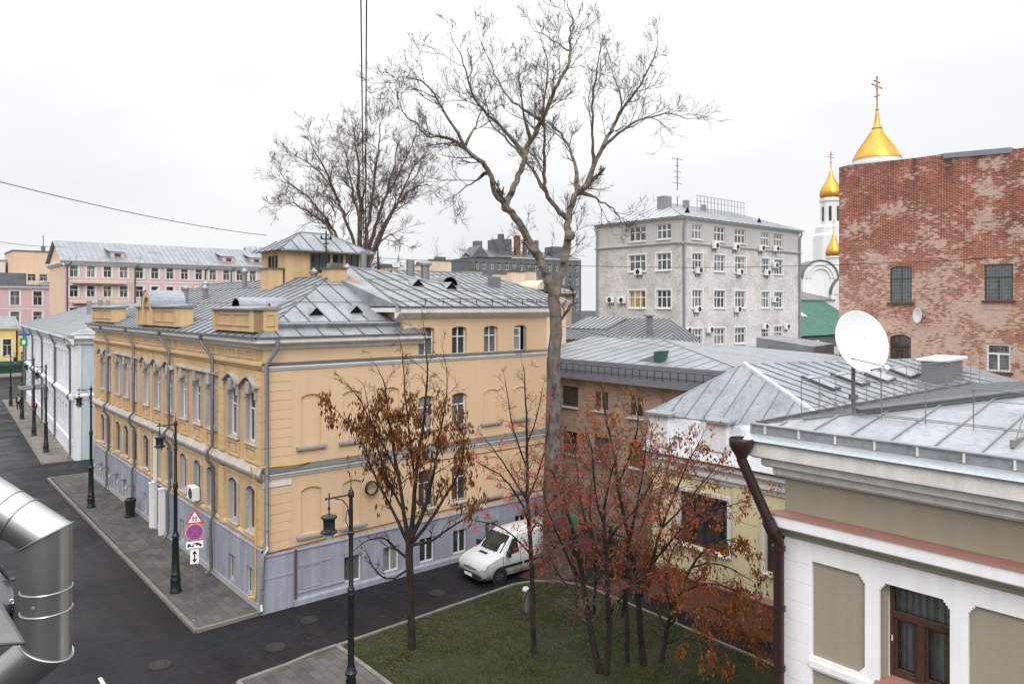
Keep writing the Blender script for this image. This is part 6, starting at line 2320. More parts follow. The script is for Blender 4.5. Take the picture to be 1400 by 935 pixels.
# window bays: beige inner field, white reveal, brown window, curtain, dim room
for k, (u0, u1, z0, z1) in enumerate(wwin):
    m1.poly([FW.P(u1, z0, -0.06), FW.P(u1, z1, -0.06), FW.P(u1, z1, -0.14), FW.P(u1, z0, -0.14)])
    m1.poly([FW.P(u0, z0, -0.06), FW.P(u0, z1, -0.06), FW.P(u0, z1, -0.26), FW.P(u0, z0, -0.26)])
    m1.fbox(FW, u1 - 0.10, u1, z0, z1, -0.16, -0.12)
    m0_ = M()
    m0_.fbox(FW, u1 - 0.10, u1 - 0.097, z0, z1, -0.30, -0.16)
    m0_.fbox(FW, u0, u1, z1 - 0.004, z1, -0.30, -0.06)
    m0_.obj('reveal', 'white_house', wh)
    ua, ub, za, zb = u0, u1 - 0.10, z0 + 0.16, z1 - 0.01
    f = M()
    d0, d1 = -0.30, -0.21
    t_ = 0.075
    f.fbox(FW, ua, ua + t_, za, zb, d0, d1); f.fbox(FW, ub - t_, ub, za, zb, d0, d1)
    f.fbox(FW, ua + t_, ub - t_, za, za + t_, d0, d1); f.fbox(FW, ua + t_, ub - t_, zb - t_, zb, d0, d1)
    zt = za + (zb - za) * 0.66
    f.fbox(FW, ua + t_, ub - t_, zt - 0.06, zt + 0.06, d0, d1 + 0.02)
    uc = (ua + ub) / 2
    f.fbox(FW, uc - 0.06, uc + 0.06, za + t_, zt - 0.06, d0, d1 + 0.015)
    for a_, b_ in ((ua + t_, uc - 0.06), (uc + 0.06, ub - t_)):
        f.fbox(FW, a_, a_ + 0.05, za + t_, zt - .06, d0, d1 - 0.02); f.fbox(FW, b_ - 0.05, b_, za + t_, zt - .06, d0, d1 - 0.02)
        f.fbox(FW, a_ + .05, b_ - .05, za + t_, za + t_ + .05, d0, d1 - 0.02); f.fbox(FW, a_ + .05, b_ - .05, zt - .11, zt - .06, d0, d1 - 0.02)
    w = f.obj('window', 'frame_brown', wh, bevel=0.006)
    g = M()
    g.fbox(FW, ua + .03, ub - .03, za + .03, zb - .03, -0.262, -0.256)
    g.obj('pane', 'clear_glass', w)
    c = M()
    n = 46
    for i in range(n):
        s0, s1 = i / n, (i + 1) / n
        def fold(s_): return -0.40 + 0.035 * math.sin(s_ * 40) + 0.02 * math.sin(s_ * 93 + 1)
        c.poly([FW.P(ua + (ub - ua) * s0, za, fold(s0)), FW.P(ua + (ub - ua) * s1, za, fold(s1)), FW.P(ua + (ub - ua) * s1, zb, fold(s1)), FW.P(ua + (ub - ua) * s0, zb, fold(s0))])
    c.obj('curtain', 'net_curtain', w, smooth=True)
    r_ = M()
    for q in ((ua - .1, ua - .08, za - .1, zb + .1, -1.5, -.31), (ub + .08, ub + .1, za - .1, zb + .1, -1.5, -.31), (ua - .1, ub + .1, za - .1, zb + .1, -1.55, -1.5), (ua - .1, ub + .1, za - .12, za - .1, -1.5, -.31), (ua - .1, ub + .1, zb + .1, zb + .12, -1.5, -.31)):
        r_.fbox(FW, *q)
    r_.obj('room', 'dark_void', w)
    s_ = M()
    s_.fprofile(FW, u0 - 0.02, u1 + 0.06, [(-0.26, z0 + 0.15), (-0.26, z0 + 0.02), (0.12, z0 - 0.04), (0.12, z0 + 0.0)])
    s_.obj('sill', 'terracotta_sheet', w)
    h_ = M()
    h_.tube([FW.P(ub - .05, za + .62, -0.19), FW.P(ub - .05, za + .72, -0.19)], 0.012, 6)
    h_.obj('handle', 'frame_white', w)
m1.fbox(FW, -4, WB, 7.57, 8.62, -0.2, 0.0)
m1.fprofile(FW, -4, WB, [(0, 7.36), (0.04, 7.38), (0.06, 7.45), (0.10, 7.48), (0.12, 7.555), (0.0, 7.558)], 0, 0.0, 1.0)
m1.obj('beige_panel', 'beige_house', wh)
m = M()
m.fprofile(FW, -4, WB, [(0, 7.56), (0.22, 7.56), (0.25, 7.585), (0.28, 7.60), (0.28, 7.84), (0, 7.85)], 0, 0.0, 1.0)
m.obj('belt_cornice', 'white_house', wh, bevel=0.006)
m = M()
m.fprofile(FW, -4, WB, [(0, 7.855), (0.29, 7.845), (0.30, 7.83), (0.31, 7.83), (0.30, 7.858), (0, 7.90)], 0, 0.0, 1.0)
m.obj('flashing', 'terracotta_sheet', wh)
m = M()
m.fprofile(FW, -4, WB, [(0, 8.57), (0.10, 8.57), (0.12, 8.60), (0.16, 8.62), (0.17, 8.75), (0.28, 8.77), (0.33, 8.80), (0.33, 8.93), (0.44, 8.95), (0.50, 8.98), (0.50, 9.26), (0, 9.27)], 0, 0.0, 1.0)
m.obj('eave_cornice', 'cream_trim', wh, bevel=0.008)
# gutter apron and upstand
m = M()
m.fprofile(FW, -4, WB + 0.60, [(0.30, 9.275), (0.56, 9.275), (0.575, 9.30), (0.56, 9.32), (0.36, 9.42), (0.30, 9.42)], 0)
m.fprofile(FW, -4, WB + 0.50, [(0.30, 9.42), (0.37, 9.42), (0.37, 9.60), (0.30, 9.60)], 1)
for k in range(16):
    u = WB + 0.2 - k * 0.72
    m.fbox(FW, u, u + 0.035, 9.43, 9.61, 0.37, 0.395, 2)
m.fbox(FW, -4, WB + 0.52, 9.595, 9.62, 0.26, 0.40, 3)
m.fbox(FW, WB + 0.50, WB + 0.54, 9.30, 9.62, -12, 0.40, 1)
m.fbox(FW, WB + 0.44, WB + 0.50, 9.45, 9.655, -12, 0.25, 4)
m.obj('gutter', ['zinc_light', 'roof_near', 'cream_trim', 'roof_near', 'zinc_dull'], wh)
m = M()
k0, k1 = (13.66, 8.28, 9.57), (20.2, 1.74, 10.78)
kb = (20.2, -4, 10.78)
front = [k0, k1, kb, (13.66, -4, 9.57)]
m.poly(front, 0)
seams(m, front, (1, 0, .185), 0.72, 0.035, 0.03, mi=1, start=0.35)
ribs_across(m, front, (1, 0, .185), 1.55, 0.32, 0.012, 0.02, mi=1)
end = [k0, (26, 8.28, 9.57), (20.2, 1.74, 10.78)]
m.poly(end, 0)
seams(m, end, (0, -1, .185), 0.72, 0.035, 0.03, mi=1)
m.poly([(26, 8.28, 9.57), (26, -4, 9.57), kb, k1], 0)
# raised ridge cap along the hip
A_, B_ = Vector((15.05, 6.89, 9.83)), Vector((20.2, 1.74, 10.78))
sd_ = Vector((1, 1, 0)).normalized() * 0.11
up = Vector((0, 0, 0.075))
m.hexa([A_ - sd_, B_ - sd_, B_ + sd_, A_ + sd_, A_ - sd_ + up, B_ - sd_ + up, B_ + sd_ + up, A_ + sd_ + up], 2)
m.hexa([A_ - sd_ * 1.3 + up, B_ - sd_ * 1.3 + up, B_ + sd_ * 1.3 + up, A_ + sd_ * 1.3 + up, A_ - sd_ * 1.3 + up * 1.4, B_ - sd_ * 1.3 + up * 1.4, B_ + sd_ * 1.3 + up * 1.4, A_ + sd_ * 1.3 + up * 1.4], 3)
A2 = Vector((14.3, 7.64, 9.70))
m.tube([A2, A_], 0.035, 5, 2)
m.obj('roof', ['roof_near', 'seam_light', 'seam_metal', 'zinc_dull'], wh)
# brown downpipe with its funnel
m = M()
fx, fb = WA - 0.62, WB + 0.60
m.lathe((fx, fb, 0), [(0.235, 9.33), (0.245, 9.31), (0.245, 9.20), (0.20, 9.08), (0.13, 8.98), (0.115, 8.94)], 18)
m.lathe((fx, fb, 0), [(0.215, 9.325), (0.20, 9.20), (0.10, 9.05), (0.001, 9.0)], 18)
m.tube([(fx, fb, 9.0), (fx, fb, 8.9), (WA - 0.40, WB + 0.20, 7.85), (WA - 0.34, WB + 0.05, 7.45), (WA - 0.20, WB + 0.02, 7.3), (WA - 0.20, WB + 0.02, 0.1)], 0.105, 16)
for z in (7.2, 6.0, 4.8, 3.6, 2.4):
    m.tube([(WA - 0.20, WB + 0.02, z), (WA - 0.20, WB + 0.02, z - 0.09)], 0.132, 16)
m.tube([(WA - 0.33, WB + 0.07, 7.50), (WA - 0.38, WB + 0.16, 7.72)], 0.135, 16)
m.obj('downpipe', 'brown_pipe', wh, smooth=True)

# roof railings
t = thing('roof_railing', 'thin grey railing along the far edge of the near roof', 'railing', 15.1, 8.12, 9.5, absolute=True)
posts = [15.1 + 0.78 * k for k in range(15)]
m = M()
m.tube([(15.1, 8.12, 10.42), (26, 8.12, 10.42)], 0.011, 5)
m.tube([(15.1, 8.12, 9.78), (26, 8.12, 9.78)], 0.011, 5)
m.obj('rails', 'rail_metal', t)
for a in posts:
    m = M()
    m.tube([(a, 8.12, 9.5), (a, 8.12, 10.42)], 0.010, 5)
    m.obj('post', 'rail_metal', t)
for a in (15.9, 19.8, 23.7):
    m = M()
    m.tube([(a, 8.12, 10.1), (a, 7.45, 9.70)], 0.012, 5)
    m.obj('brace', 'zinc_dull', t)
t = thing('roof_railing', 'thin grey railing with triangular feet standing on the near roof slope', 'railing', 14.9, 6.6, 9.8, absolute=True)
zr = 9.57 + (14.9 - 13.66) * 0.185
m = M()
m.tube([(14.9, 7.0, zr + 0.72), (14.9, -3, zr + 0.72)], 0.011, 5)
m.tube([(14.9, 6.9, zr + 0.05), (14.9, -3, zr + 0.05)], 0.010, 5)
m.obj('rails', 'rail_metal', t)
for k in range(9):
    b = 6.35 - k * 0.8
    m = M()
    m.tube([(14.9, b, zr), (14.9, b, zr + 0.72)], 0.011, 5)
    if k in (3, 6):
        m.tube([(14.9, b, zr + 0.45), (14.25, b, 9.70)], 0.012, 5)
        m.box(14.15, 15.0, b - 0.03, b + 0.03, 9.68, 9.80)
    m.obj('post', 'rail_metal', t)

# the big dish
t = thing('satellite_dish', 'large white satellite dish on a mast at the near roof edge', 'satellite dish', 15.0, 6.95, 9.6, rot=-TH)
m = M()
m.tube([(0, 0, 0.0), (0, 0, 0.55)], 0.022, 8)
m.tube([(0, 0, 0.35), (0, 0, 1.75)], 0.04, 8)
m.box(-0.07, 0.07, -0.06, 0.06, 0.52, 0.62)
m.obj('mast', 'zinc_dull', t)
m = M()
R_, dp = 0.625, 0.085
pr = []
for k in range(11):
    r_ = R_ * k / 10
    pr.append((max(r_, 0.001), dp * (1 - (r_ / R_) ** 2)))
pr += [(R_ + 0.012, 0.0), (R_ + 0.012, -0.012), (R_ - 0.01, -0.014)]
for k in range(10, -1, -1):
    r_ = (R_ - 0.01) * k / 10
    pr.append((max(r_, 0.001), dp * (1 - (r_ / R_) ** 2) - 0.014))
m.lathe((0, 0, 0), pr, 48)
dd = m.obj('dish', 'dish_paint', t, smooth=True)
nrm = Vector((0.30, -1.0, 0.30)).normalized()
q_ = (-nrm).to_track_quat('Z', 'Y')
dd.rotation_euler = q_.to_euler()
cc = Vector((0.13, -0.10, 1.70))
dd.location = cc
m = M()
feed = cc + nrm * 0.50 + Vector((0.14, 0, -0.62))
m.tube([cc + Vector((0.04, -0.03, -0.60)), feed], 0.016, 6)
m.tube([cc + Vector((-0.56, -0.02, -0.26)), feed], 0.011, 6)
m.obj('feed_arm', 'zinc_dull', t)
m = M()
m.tube([feed, feed - nrm * 0.16], [0.055, 0.04], 10)
m.tube([feed - nrm * 0.1, feed - nrm * 0.1 + Vector((0, 0, -0.12))], 0.03, 8)
m.obj('receiver', 'white_plastic', t, smooth=True)
m = M()
for x in (-0.08, 0.10):
    for z in (-0.12, 0.1):
        m.lathe(cc + nrm * (-dp + 0.006) + Vector((x, 0, z)), [(0.001, -0.01), (0.010, 0)], 6, axis='Y')
m.tube([Vector((0, 0, 1.45)), cc - nrm * 0.12], 0.045, 8)
m.obj('bracket', 'zinc_dull', t)

# ================================================================== STREET LAMPS
def make_lamp():
    t = thing('street_lamp', 'black cast iron street lamp', 'street lamp', 0, 0, 0)
    m = M()
    m.lathe((0, 0, 0), [(0.23, 0.0), (0.23, 0.10), (0.205, 0.14), (0.20, 0.46), (0.215, 0.50), (0.215, 0.56), (0.185, 0.62), (0.18, 0.74), (0.195, 0.78), (0.16, 0.85), (0.145, 1.4), (0.115, 2.25), (0.15, 2.30), (0.16, 2.36), (0.12, 2.42), (0.10, 2.52)], 16)
    for k in range(12):
        t_ = 2 * math.pi * k / 12
        m.tube([(0.15 * math.cos(t_), 0.15 * math.sin(t_), 0.9), (0.118 * math.cos(t_), 0.118 * math.sin(t_), 2.2)], 0.012, 4)
    m.obj('base', 'black_iron', t, smooth=True)
    m = M()
    m.lathe((0, 0, 0), [(0.085, 2.5), (0.078, 4.30), (0.105, 4.34), (0.105, 4.42), (0.085, 4.46), (0.10, 4.52), (0.065, 4.58), (0.058, 5.9), (0.085, 5.93), (0.085, 6.0), (0.055, 6.03), (0.050, 6.9), (0.08, 6.93), (0.085, 7.02), (0.06, 7.08), (0.03, 7.14), (0.012, 7.2), (0.006, 7.48)], 12)
    m.obj('pole', 'black_iron', t, smooth=True)
    m = M()
    m.tube([(0, 0, 6.98), (-0.70, 0, 6.98)], 0.024, 6)
    m.tube([(-0.04, 0, 6.35), (-0.10, 0, 6.7), (-0.25, 0, 6.88), (-0.45, 0, 6.95)], 0.014, 5)
    m.tube([(-0.06, 0, 6.1), (-0.16, 0, 6.35), (-0.10, 0, 6.6)], 0.012, 5)
    m.tube([(-0.62, 0, 7.12), (-0.62, 0, 6.55)], 0.018, 6)
    m.lathe((-0.62, 0, 0), [(0.001, 6.80), (0.035, 6.76), (0.035, 6.70), (0.001, 6.66)], 8)
    m.lathe((-0.70, 0, 6.98), [(0.001, 0.045), (0.04, 0), (0.001, -0.045)], 8)
    m.obj('arm', 'black_iron', t)
    m = M()
    m.lathe((-0.62, 0, 0), [(0.03, 6.60), (0.10, 6.56), (0.20, 6.53), (0.205, 6.49), (0.165, 6.46), (0.15, 6.42), (0.145, 6.22), (0.16, 6.18), (0.215, 6.15), (0.215, 6.11), (0.13, 6.09)], 16)
    l_ = m.obj('lantern', 'black_iron', t, smooth=True)
    m = M()
    m.lathe((-0.62, 0, 0), [(0.125, 6.10), (0.12, 6.02), (0.08, 5.95), (0.001, 5.93)], 14)
    m.obj('glass', 'lamp_lens', l_, smooth=True)
    return t
L0 = make_lamp()
lamps = [(9.33, 32.57, 'black street lamp on the pavement beside the no stopping sign post'), (9.46, 49.58, 'black street lamp at the far end of the ochre front pavement'),
         (9.33, 17.44, 'dark street lamp rising from the paved corner by the lawn'), (10.24, 70.7, 'black street lamp at the near corner of the blue house pavement'),
         (10.71, 80.5, 'black street lamp halfway along the blue house pavement'), (11.3, 93.0, 'black street lamp near the far end of the blue house pavement'), (11.75, 106.0, 'black street lamp at the far crossing before the yellow house')]
for k, (a, b, lb) in enumerate(lamps):
    if k == 0:
        L0.location = W(a, b, 0.12)
        L0['label'] = lb
        L0['group'] = 'street lamps along the pavement'
    else:
        copy_thing(L0, a, b, 0.12, label=lb, group='street lamps along the pavement')

# ================================================================== SIGN POST, BIN, SMALL THINGS
t = thing('sign_post', 'slim grey post with a red triangle, a no stopping disc and two small plates', 'road sign', 9.04, 29.17, 0.12, rot=rad(-18))
m = M()
m.tube([(0, 0, 0), (0, 0, 4.2)], 0.03, 8)
m.lathe((0, 0, 0), [(0.09, 0), (0.09, 0.02), (0.03, 0.03)], 10)
m.obj('post', 'zinc', t)
Fs = Face((0, -0.035, 0), (1, 0, 0), (0, -1, 0))
def tri_pts(c, s_):
    return [(-s_ / 2, c - s_ * .289), (s_ / 2, c - s_ * .289), (0, c + s_ * .577)]
m = M()
m.fprism(Fs, tri_pts(3.86, 0.66), 0.0, 0.012, 0)
m.fprism(Fs, tri_pts(3.86, 0.46), 0.012, 0.016, 1)
for x in (-0.055, 0.055):              # two running children
    m.fbox(Fs, x - .018, x + .018, 3.84, 3.92, 0.016, 0.019, 2)
    m.fprism(Fs, [(x + .02 * math.cos(q), 3.945 + .02 * math.sin(q)) for q in [k * .785 for k in range(8)]], 0.016, 0.019, 2)
    m.fprism(Fs, [(x - .015, 3.84), (x + .015, 3.84), (x + .05, 3.765), (x + .03, 3.765), (x, 3.82), (x - .03, 3.765), (x - .05, 3.765)], 0.016, 0.019, 2)
    m.fprism(Fs, [(x - .06, 3.875), (x + .06, 3.895), (x + .06, 3.91), (x - .06, 3.89)], 0.016, 0.0195, 2)
m.obj('warning_triangle', ['sign_red', 'sign_white', 'sign_black'], t)
m = M()
def ring(r0, r1, c, d0, d1, mi, n=28):
    for k in range(n):
        a0, a1 = 2 * math.pi * k / n, 2 * math.pi * (k + 1) / n
        m.fprism(Fs, [(r0 * math.cos(a0), c + r0 * math.sin(a0)), (r1 * math.cos(a0), c + r1 * math.sin(a0)), (r1 * math.cos(a1), c + r1 * math.sin(a1)), (r0 * math.cos(a1), c + r0 * math.sin(a1))], d0, d1, mi)
cz = 3.36
m.fprism(Fs, [(0.31 * math.cos(2 * math.pi * k / 28), cz + 0.31 * math.sin(2 * math.pi * k / 28)) for k in range(28)], 0.0, 0.012, 1)
m.fprism(Fs, [(0.24 * math.cos(2 * math.pi * k / 28), cz + 0.24 * math.sin(2 * math.pi * k / 28)) for k in range(28)], 0.012, 0.015, 2)
ring(0.232, 0.30, cz, 0.012, 0.018, 0)
for s_ in (-1, 1):
    c_, e_ = math.cos(rad(45)), math.sin(rad(45)) * s_
    p_, q_2 = 0.235, 0.028
    m.fprism(Fs, [(-c_ * p_ - e_ * q_2, cz - e_ * p_ + c_ * q_2), (-c_ * p_ + e_ * q_2, cz - e_ * p_ - c_ * q_2), (c_ * p_ + e_ * q_2, cz + e_ * p_ - c_ * q_2), (c_ * p_ - e_ * q_2, cz + e_ * p_ + c_ * q_2)], 0.015, 0.0185 + 0.0006 * s_, 0)
m.obj('no_stopping_disc', ['sign_red', 'sign_white', 'sign_blue'], t)
m = M()
m.fbox(Fs, -0.30, 0.30, 2.74, 3.01, 0.0, 0.012, 0)
m.fbox(Fs, -0.25, -0.03, 2.83, 2.86, 0.012, 0.015, 1)                    # tow truck hauling a car
m.fprism(Fs, [(-0.25, 2.83), (-0.13, 2.83), (-0.15, 2.93), (-0.23, 2.93)], 0.012, 0.0145, 1)
m.fprism(Fs, [(-0.08, 2.85), (-0.04, 2.85), (0.02, 2.95), (0.0, 2.96)], 0.012, 0.0148, 1)
m.fprism(Fs, [(0.02, 2.90), (0.24, 2.82), (0.25, 2.87), (0.18, 2.91), (0.12, 2.95), (0.03, 2.95)], 0.012, 0.0152, 1)
for x, z in ((-0.21, 2.82), (-0.08, 2.82), (0.20, 2.82), (0.07, 2.87)):
    m.fprism(Fs, [(x + .03 * math.cos(k * .785), z + .03 * math.sin(k * .785)) for k in range(8)], 0.012, 0.0156, 1)
m.obj('tow_plate', ['sign_white', 'sign_black'], t)
m = M()
m.fbox(Fs, -0.15, 0.15, 2.16, 2.70, 0.0, 0.012, 0)
m.fbox(Fs, -0.022, 0.022, 2.32, 2.54, 0.012, 0.015, 1)
m.fprism(Fs, [(-0.085, 2.53), (0.085, 2.53), (0, 2.66)], 0.012, 0.0153, 1)
m.fprism(Fs, [(-0.085, 2.33), (0, 2.20), (0.085, 2.33)], 0.012, 0.0156, 1)
m.obj('arrow_plate', ['sign_white', 'sign_black'], t)

t = thing('sign_pole', 'tall thin pole with a blue plate and a green sign near the far crossing', 'road sign', 12.3, 100.0, 0.12)
m = M()
m.tube([(0, 0, 0), (0, 0, 9.3)], 0.07, 6)
m.obj('post', 'zinc_dull', t)
m = M()
m.box(-0.60, 0.60, -0.12, -0.08, 8.55, 8.85)
m.obj('blue_plate', 'sign_blue', t)
m = M()
m.box(-0.38, 0.38, -0.12, -0.08, 7.4, 8.3)
m.obj('green_panel', 'green_paint', t)
m = M()
m.box(-0.16, 0.16, -0.14, -0.122, 7.6, 8.05)
m.obj('white_symbol', 'sign_white', t)

t = thing('litter_bin', 'black litter bin on the pavement against the white portal', 'litter bin', 10.75, 46.0, 0.12)
m = M()
m.lathe((0, 0, 0), [(0.26, 0.03), (0.26, 0.08), (0.235, 0.10), (0.27, 0.80)], 10)
m.obj('body', 'black_iron', t)
m = M()
m.lathe((0, 0, 0), [(0.31, 0.80), (0.32, 0.86), (0.32, 0.96), (0.28, 1.0), (0.2, 1.02), (0.19, 0.9), (0.001, 0.88)], 10)
m.obj('lid', 'black_iron', t)
m = M()
m.box(-0.3, 0.3, -0.3, 0.3, 0.0, 0.03)
m.obj('foot_plate', 'black_iron', t)

t = thing('bollard', 'short grey stone post with a pale cap at the lawn edge', 'bollard', 19.22, 21.74, 0.1)
m = M()
m.lathe((0, 0, 0), [(0.13, 0.0), (0.12, 0.75), (0.11, 0.80)], 10)
m.obj('shaft', 'soot_stone', t)
m = M()
m.lathe((0, 0, 0), [(0.15, 0.80), (0.15, 0.86), (0.10, 0.92), (0.001, 0.93)], 10)
m.obj('cap', 'snowy_cap', t)
u, z = on_b(508, 667, 28.2)
t = thing('cable_coil', 'black coil of spare cable hung on the ochre wall behind the brown tree', 'cable coil', u, 28.26, z)
for k in range(5):
    m = M()
    rr = 0.29 + 0.018 * RN.uniform(-1, 1)
    m.tube([(rr * math.cos(2 * math.pi * q / 24), -0.03 - 0.03 * k + 0.01 * math.sin(q), rr * math.sin(2 * math.pi * q / 24)) for q in range(25)], 0.028, 6)
    m.obj('loop', 'rubber', t)
m = M()
m.tube([(0, 0.02, 0.29), (0, -0.2, 0.29)], 0.015, 5)
m.obj('hook', 'zinc_dull', t)

# ================================================================== WHITE VAN
def loft(m, stations, mi=0):
    """stations: rings of equal point count"""
    n = len(stations[0])
    k0 = len(m.v)
    for r in stations:
        m.v += [tuple(p) for p in r]
    for i in range(len(stations) - 1):
        for q in range(n):
            q2 = (q + 1) % n
            m.f.append((k0 + i * n + q, k0 + (i + 1) * n + q, k0 + (i + 1) * n + q2, k0 + i * n + q2))
            m.m.append(mi)
    m.f.append(tuple(k0 + q for q in range(n)))
    m.f.append(tuple(k0 + (len(stations) - 1) * n + q for q in range(n - 1, -1, -1)))
    m.m += [mi, mi]

def car_ring(x, zb, zm, zbelt, zt, wb, wm, wt):
    """cross-section of a vehicle at x: sill, waist, belt, roof edge, roof crown"""
    s_ = [(wb, zb), (wm, zb + (zm - zb) * 0.35), (wm, zm), (wm * 0.985, zbelt), (wt, zt - 0.06), (wt * 0.82, zt), (0.0, zt + 0.015)]
    pts = [(x, -y, z) for y, z in s_] + [(x, y, z) for y, z in reversed(s_[:-1])]
    return pts

def wheel(par, x, y, r, w, side):
    m = M()
    m.lathe((x, y, r), [(r * .62, -w / 2), (r * .95, -w / 2), (r, -w / 2 + .03), (r, w / 2 - .03), (r * .95, w / 2), (r * .62, w / 2)], 22, axis='Y')
    wh_ = m.obj('wheel', 'rubber', par, smooth=True)
    m = M()
    yo = side * w * 0.42
    m.lathe((x, y + yo, r), [(0.001, side * .02), (r * .2, side * .02), (r * .25, 0), (r * .6, -side * .01), (r * .64, side * .02)], 20, axis='Y')
    for k in range(7):
        t_ = 2 * math.pi * k / 7
        m.tube([(x + r * .15 * math.cos(t_), y + yo + side * .015, r + r * .15 * math.sin(t_)), (x + r * .6 * math.cos(t_), y + yo + side * .012, r + r * .6 * math.sin(t_))], 0.022, 5)
    m.obj('rim', 'alloy', wh_, smooth=True)

van = thing('delivery_van', 'white delivery van parked in the lane beside the grey plinth, nose to the street', 'van', 19.45, 25.72, 0.0, rot=rad(-1.0))
m = M()
st = [car_ring(0.02, .42, .60, .70, .74, .60, .72, .62), car_ring(0.10, .30, .62, .80, .86, .78, .90, .72), car_ring(0.35, .27, .70, .96, 1.02, .86, .955, .80), car_ring(0.75, .27, .80, 1.08, 1.14, .90, .97, .84), car_ring(1.02, .27, .85, 1.14, 1.22, .90, .975, .84),
      car_ring(1.35, .27, .88, 1.17, 1.53, .90, .975, .79), car_ring(1.72, .27, .88, 1.18, 1.84, .90, .975, .745), car_ring(2.05, .27, .88, 1.18, 1.93, .90, .975, .75), car_ring(3.2, .27, .88, 1.18, 1.96, .90, .975, .76), car_ring(4.55, .27, .88, 1.18, 1.94, .90, .965, .76), car_ring(4.76, .30, .88, 1.18, 1.88, .88, .95, .72), car_ring(4.80, .45, .86, 1.15, 1.75, .82, .90, .66)]
loft(m, st)
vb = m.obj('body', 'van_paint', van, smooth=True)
vb.data.set_sharp_from_angle(angle=rad(28))
m = M()
def strip(x0, z0, w0, x1, z1, w1, dn=0.014):
    for k in range(6):
        a_, b_ = -1 + 2 * k / 6, -1 + 2 * (k + 1) / 6
        m.poly([(x0 + .07 * a_ * a_ - .0, w0 * a_, z0 + dn), (x0 + .07 * b_ * b_, w0 * b_, z0 + dn), (x1 + .03 * b_ * b_, w1 * b_, z1 + dn), (x1 + .03 * a_ * a_, w1 * a_, z1 + dn)])
strip(1.03, 1.255, .80, 1.70, 1.865, .68, 0.012)
m.obj('windscreen', 'car_glass', van, smooth=True)
for s_ in (-1, 1):
    m = M()
    y0, y1 = s_ * .975, s_ * .80
    m.poly([(1.28, s_ * .985, 1.20), (2.02, s_ * .985, 1.20), (2.0, s_ * .80, 1.78), (1.75, s_ * .80, 1.76)])
    m.obj('side_window', 'car_glass', van)
    m = M()
    m.box(1.25, 1.42, s_ * 1.0 - (.0 if s_ > 0 else .2), s_ * 1.0 + (.2 if s_ > 0 else 0), 1.12, 1.38)
    m.obj('mirror', 'black_plastic', van, bevel=0.03)
    m = M()
    m.fprism(Face((0, s_ * .62, 0), (1, 0, 0), (0, s_, 0)), [(0.10, .74), (0.20, .70), (0.42, .78), (0.62, .95), (0.50, .99), (0.24, .90)], 0.0, 0.325)
    m.obj('headlight', 'amber_lens' if s_ > 0 else 'lens', van, bevel=0.02)
    m = M()
    m.box(2.3, 4.6, s_ * .978 - .006, s_ * .978 + .006, .62, .74)
    m.box(0.9, 2.2, s_ * .98 - .006, s_ * .98 + .006, .62, .74)
    m.box(2.10, 2.12, s_ * .977 - .004, s_ * .977 + .004, .35, 1.80)
    m.box(1.12, 1.14, s_ * .979 - .004, s_ * .979 + .004, .45, 1.15)
    m.obj('side_trim', 'black_plastic', van)
    for x in (0.93, 3.95):
        wheel(van, x, s_ * .86, .33, .22, s_)
        m = M()
        m.lathe((x, s_ * .982, .33), [(.001, 0), (.40, 0)], 22, axis='Y')
        m.obj('wheel_arch', 'black_plastic', van)
m = M()
m.hexa([(-.03, -.72, .28), (.25, -.93, .26), (.25, .93, .26), (-.03, .72, .28), (-.05, -.70, .52), (.2, -.94, .52), (.2, .94, .52), (-.05, .70, .52)])
m.obj('bumper', 'black_plastic', van, bevel=0.04)
m = M()
m.hexa([(.0, -.40, .66), (.1, -.45, .66), (.1, .45, .66), (.0, .40, .66), (.06, -.42, .78), (.15, -.46, .79), (.15, .46, .79), (.06, .42, .78)])
m.obj('radiator_grille', 'black_plastic', van)
m = M()
m.poly([(-.012, -.06, .76), (-.012, .06, .76), (-.0, .0, .84), (-.0, .0, .84)])
m.fprism(Face((-.02, 0, 0), (0, 1, 0), (-1, 0, 0)), [(-.07, .73), (0, .64), (.07, .73), (0, .82)], 0.0, 0.02)
m.obj('badge', 'alloy', van)
m = M()
m.box(-.065, -.05, -.26, .26, .37, .48)
m.obj('number_plate', 'sign_white', van)
m = M()
m.hexa([(0.72, -.25, 1.155), (0.86, -.25, 1.185), (0.86, .28, 1.185), (0.72, .28, 1.155), (0.72, -.25, 1.17), (0.86, -.25, 1.20), (0.86, .28, 1.20), (0.72, .28, 1.17)])
m.obj('bonnet_vent', 'black_plastic', van)
m = M()
for y0, y1 in ((-.5, .05), (.1, .65)):
    m.tube([(1.0, y0, 1.255), (1.25, y1, 1.49)], 0.012, 4)
m.obj('wiper', 'black_plastic', van)

# ================================================================== DARK PARKED CAR
car = thing('parked_car', 'dark grey car on the street behind the steel duct', 'car', 3.05, 34.1, 0.0, rot=math.pi / 2)
m = M()
st = [car_ring(0.02, .36, .52, .60, .64, .55, .68, .58), car_ring(0.12, .24, .55, .68, .74, .72, .84, .70), car_ring(0.5, .20, .60, .78, .84, .80, .90, .76), car_ring(1.1, .20, .66, .88, .96, .84, .91, .76), car_ring(1.45, .20, .68, .92, 1.10, .84, .91, .70), car_ring(2.1, .20, .70, .94, 1.42, .84, .91, .56), car_ring(2.8, .20, .70, .95, 1.46, .84, .91, .57), car_ring(3.5, .20, .72, .97, 1.34, .84, .91, .56), car_ring(4.1, .22, .72, .98, 1.08, .84, .90, .68), car_ring(4.5, .28, .70, .92, 1.0, .78, .84, .66), car_ring(4.6, .40, .68, .85, .92, .68, .74, .58)]
loft(m, st)
cbody = m.obj('body', 'car_paint', car, smooth=True)
m = M()
strip(1.42, 1.09, .70, 2.05, 1.41, .55, 0.012)
m.obj('windscreen', 'car_glass', car, smooth=True)
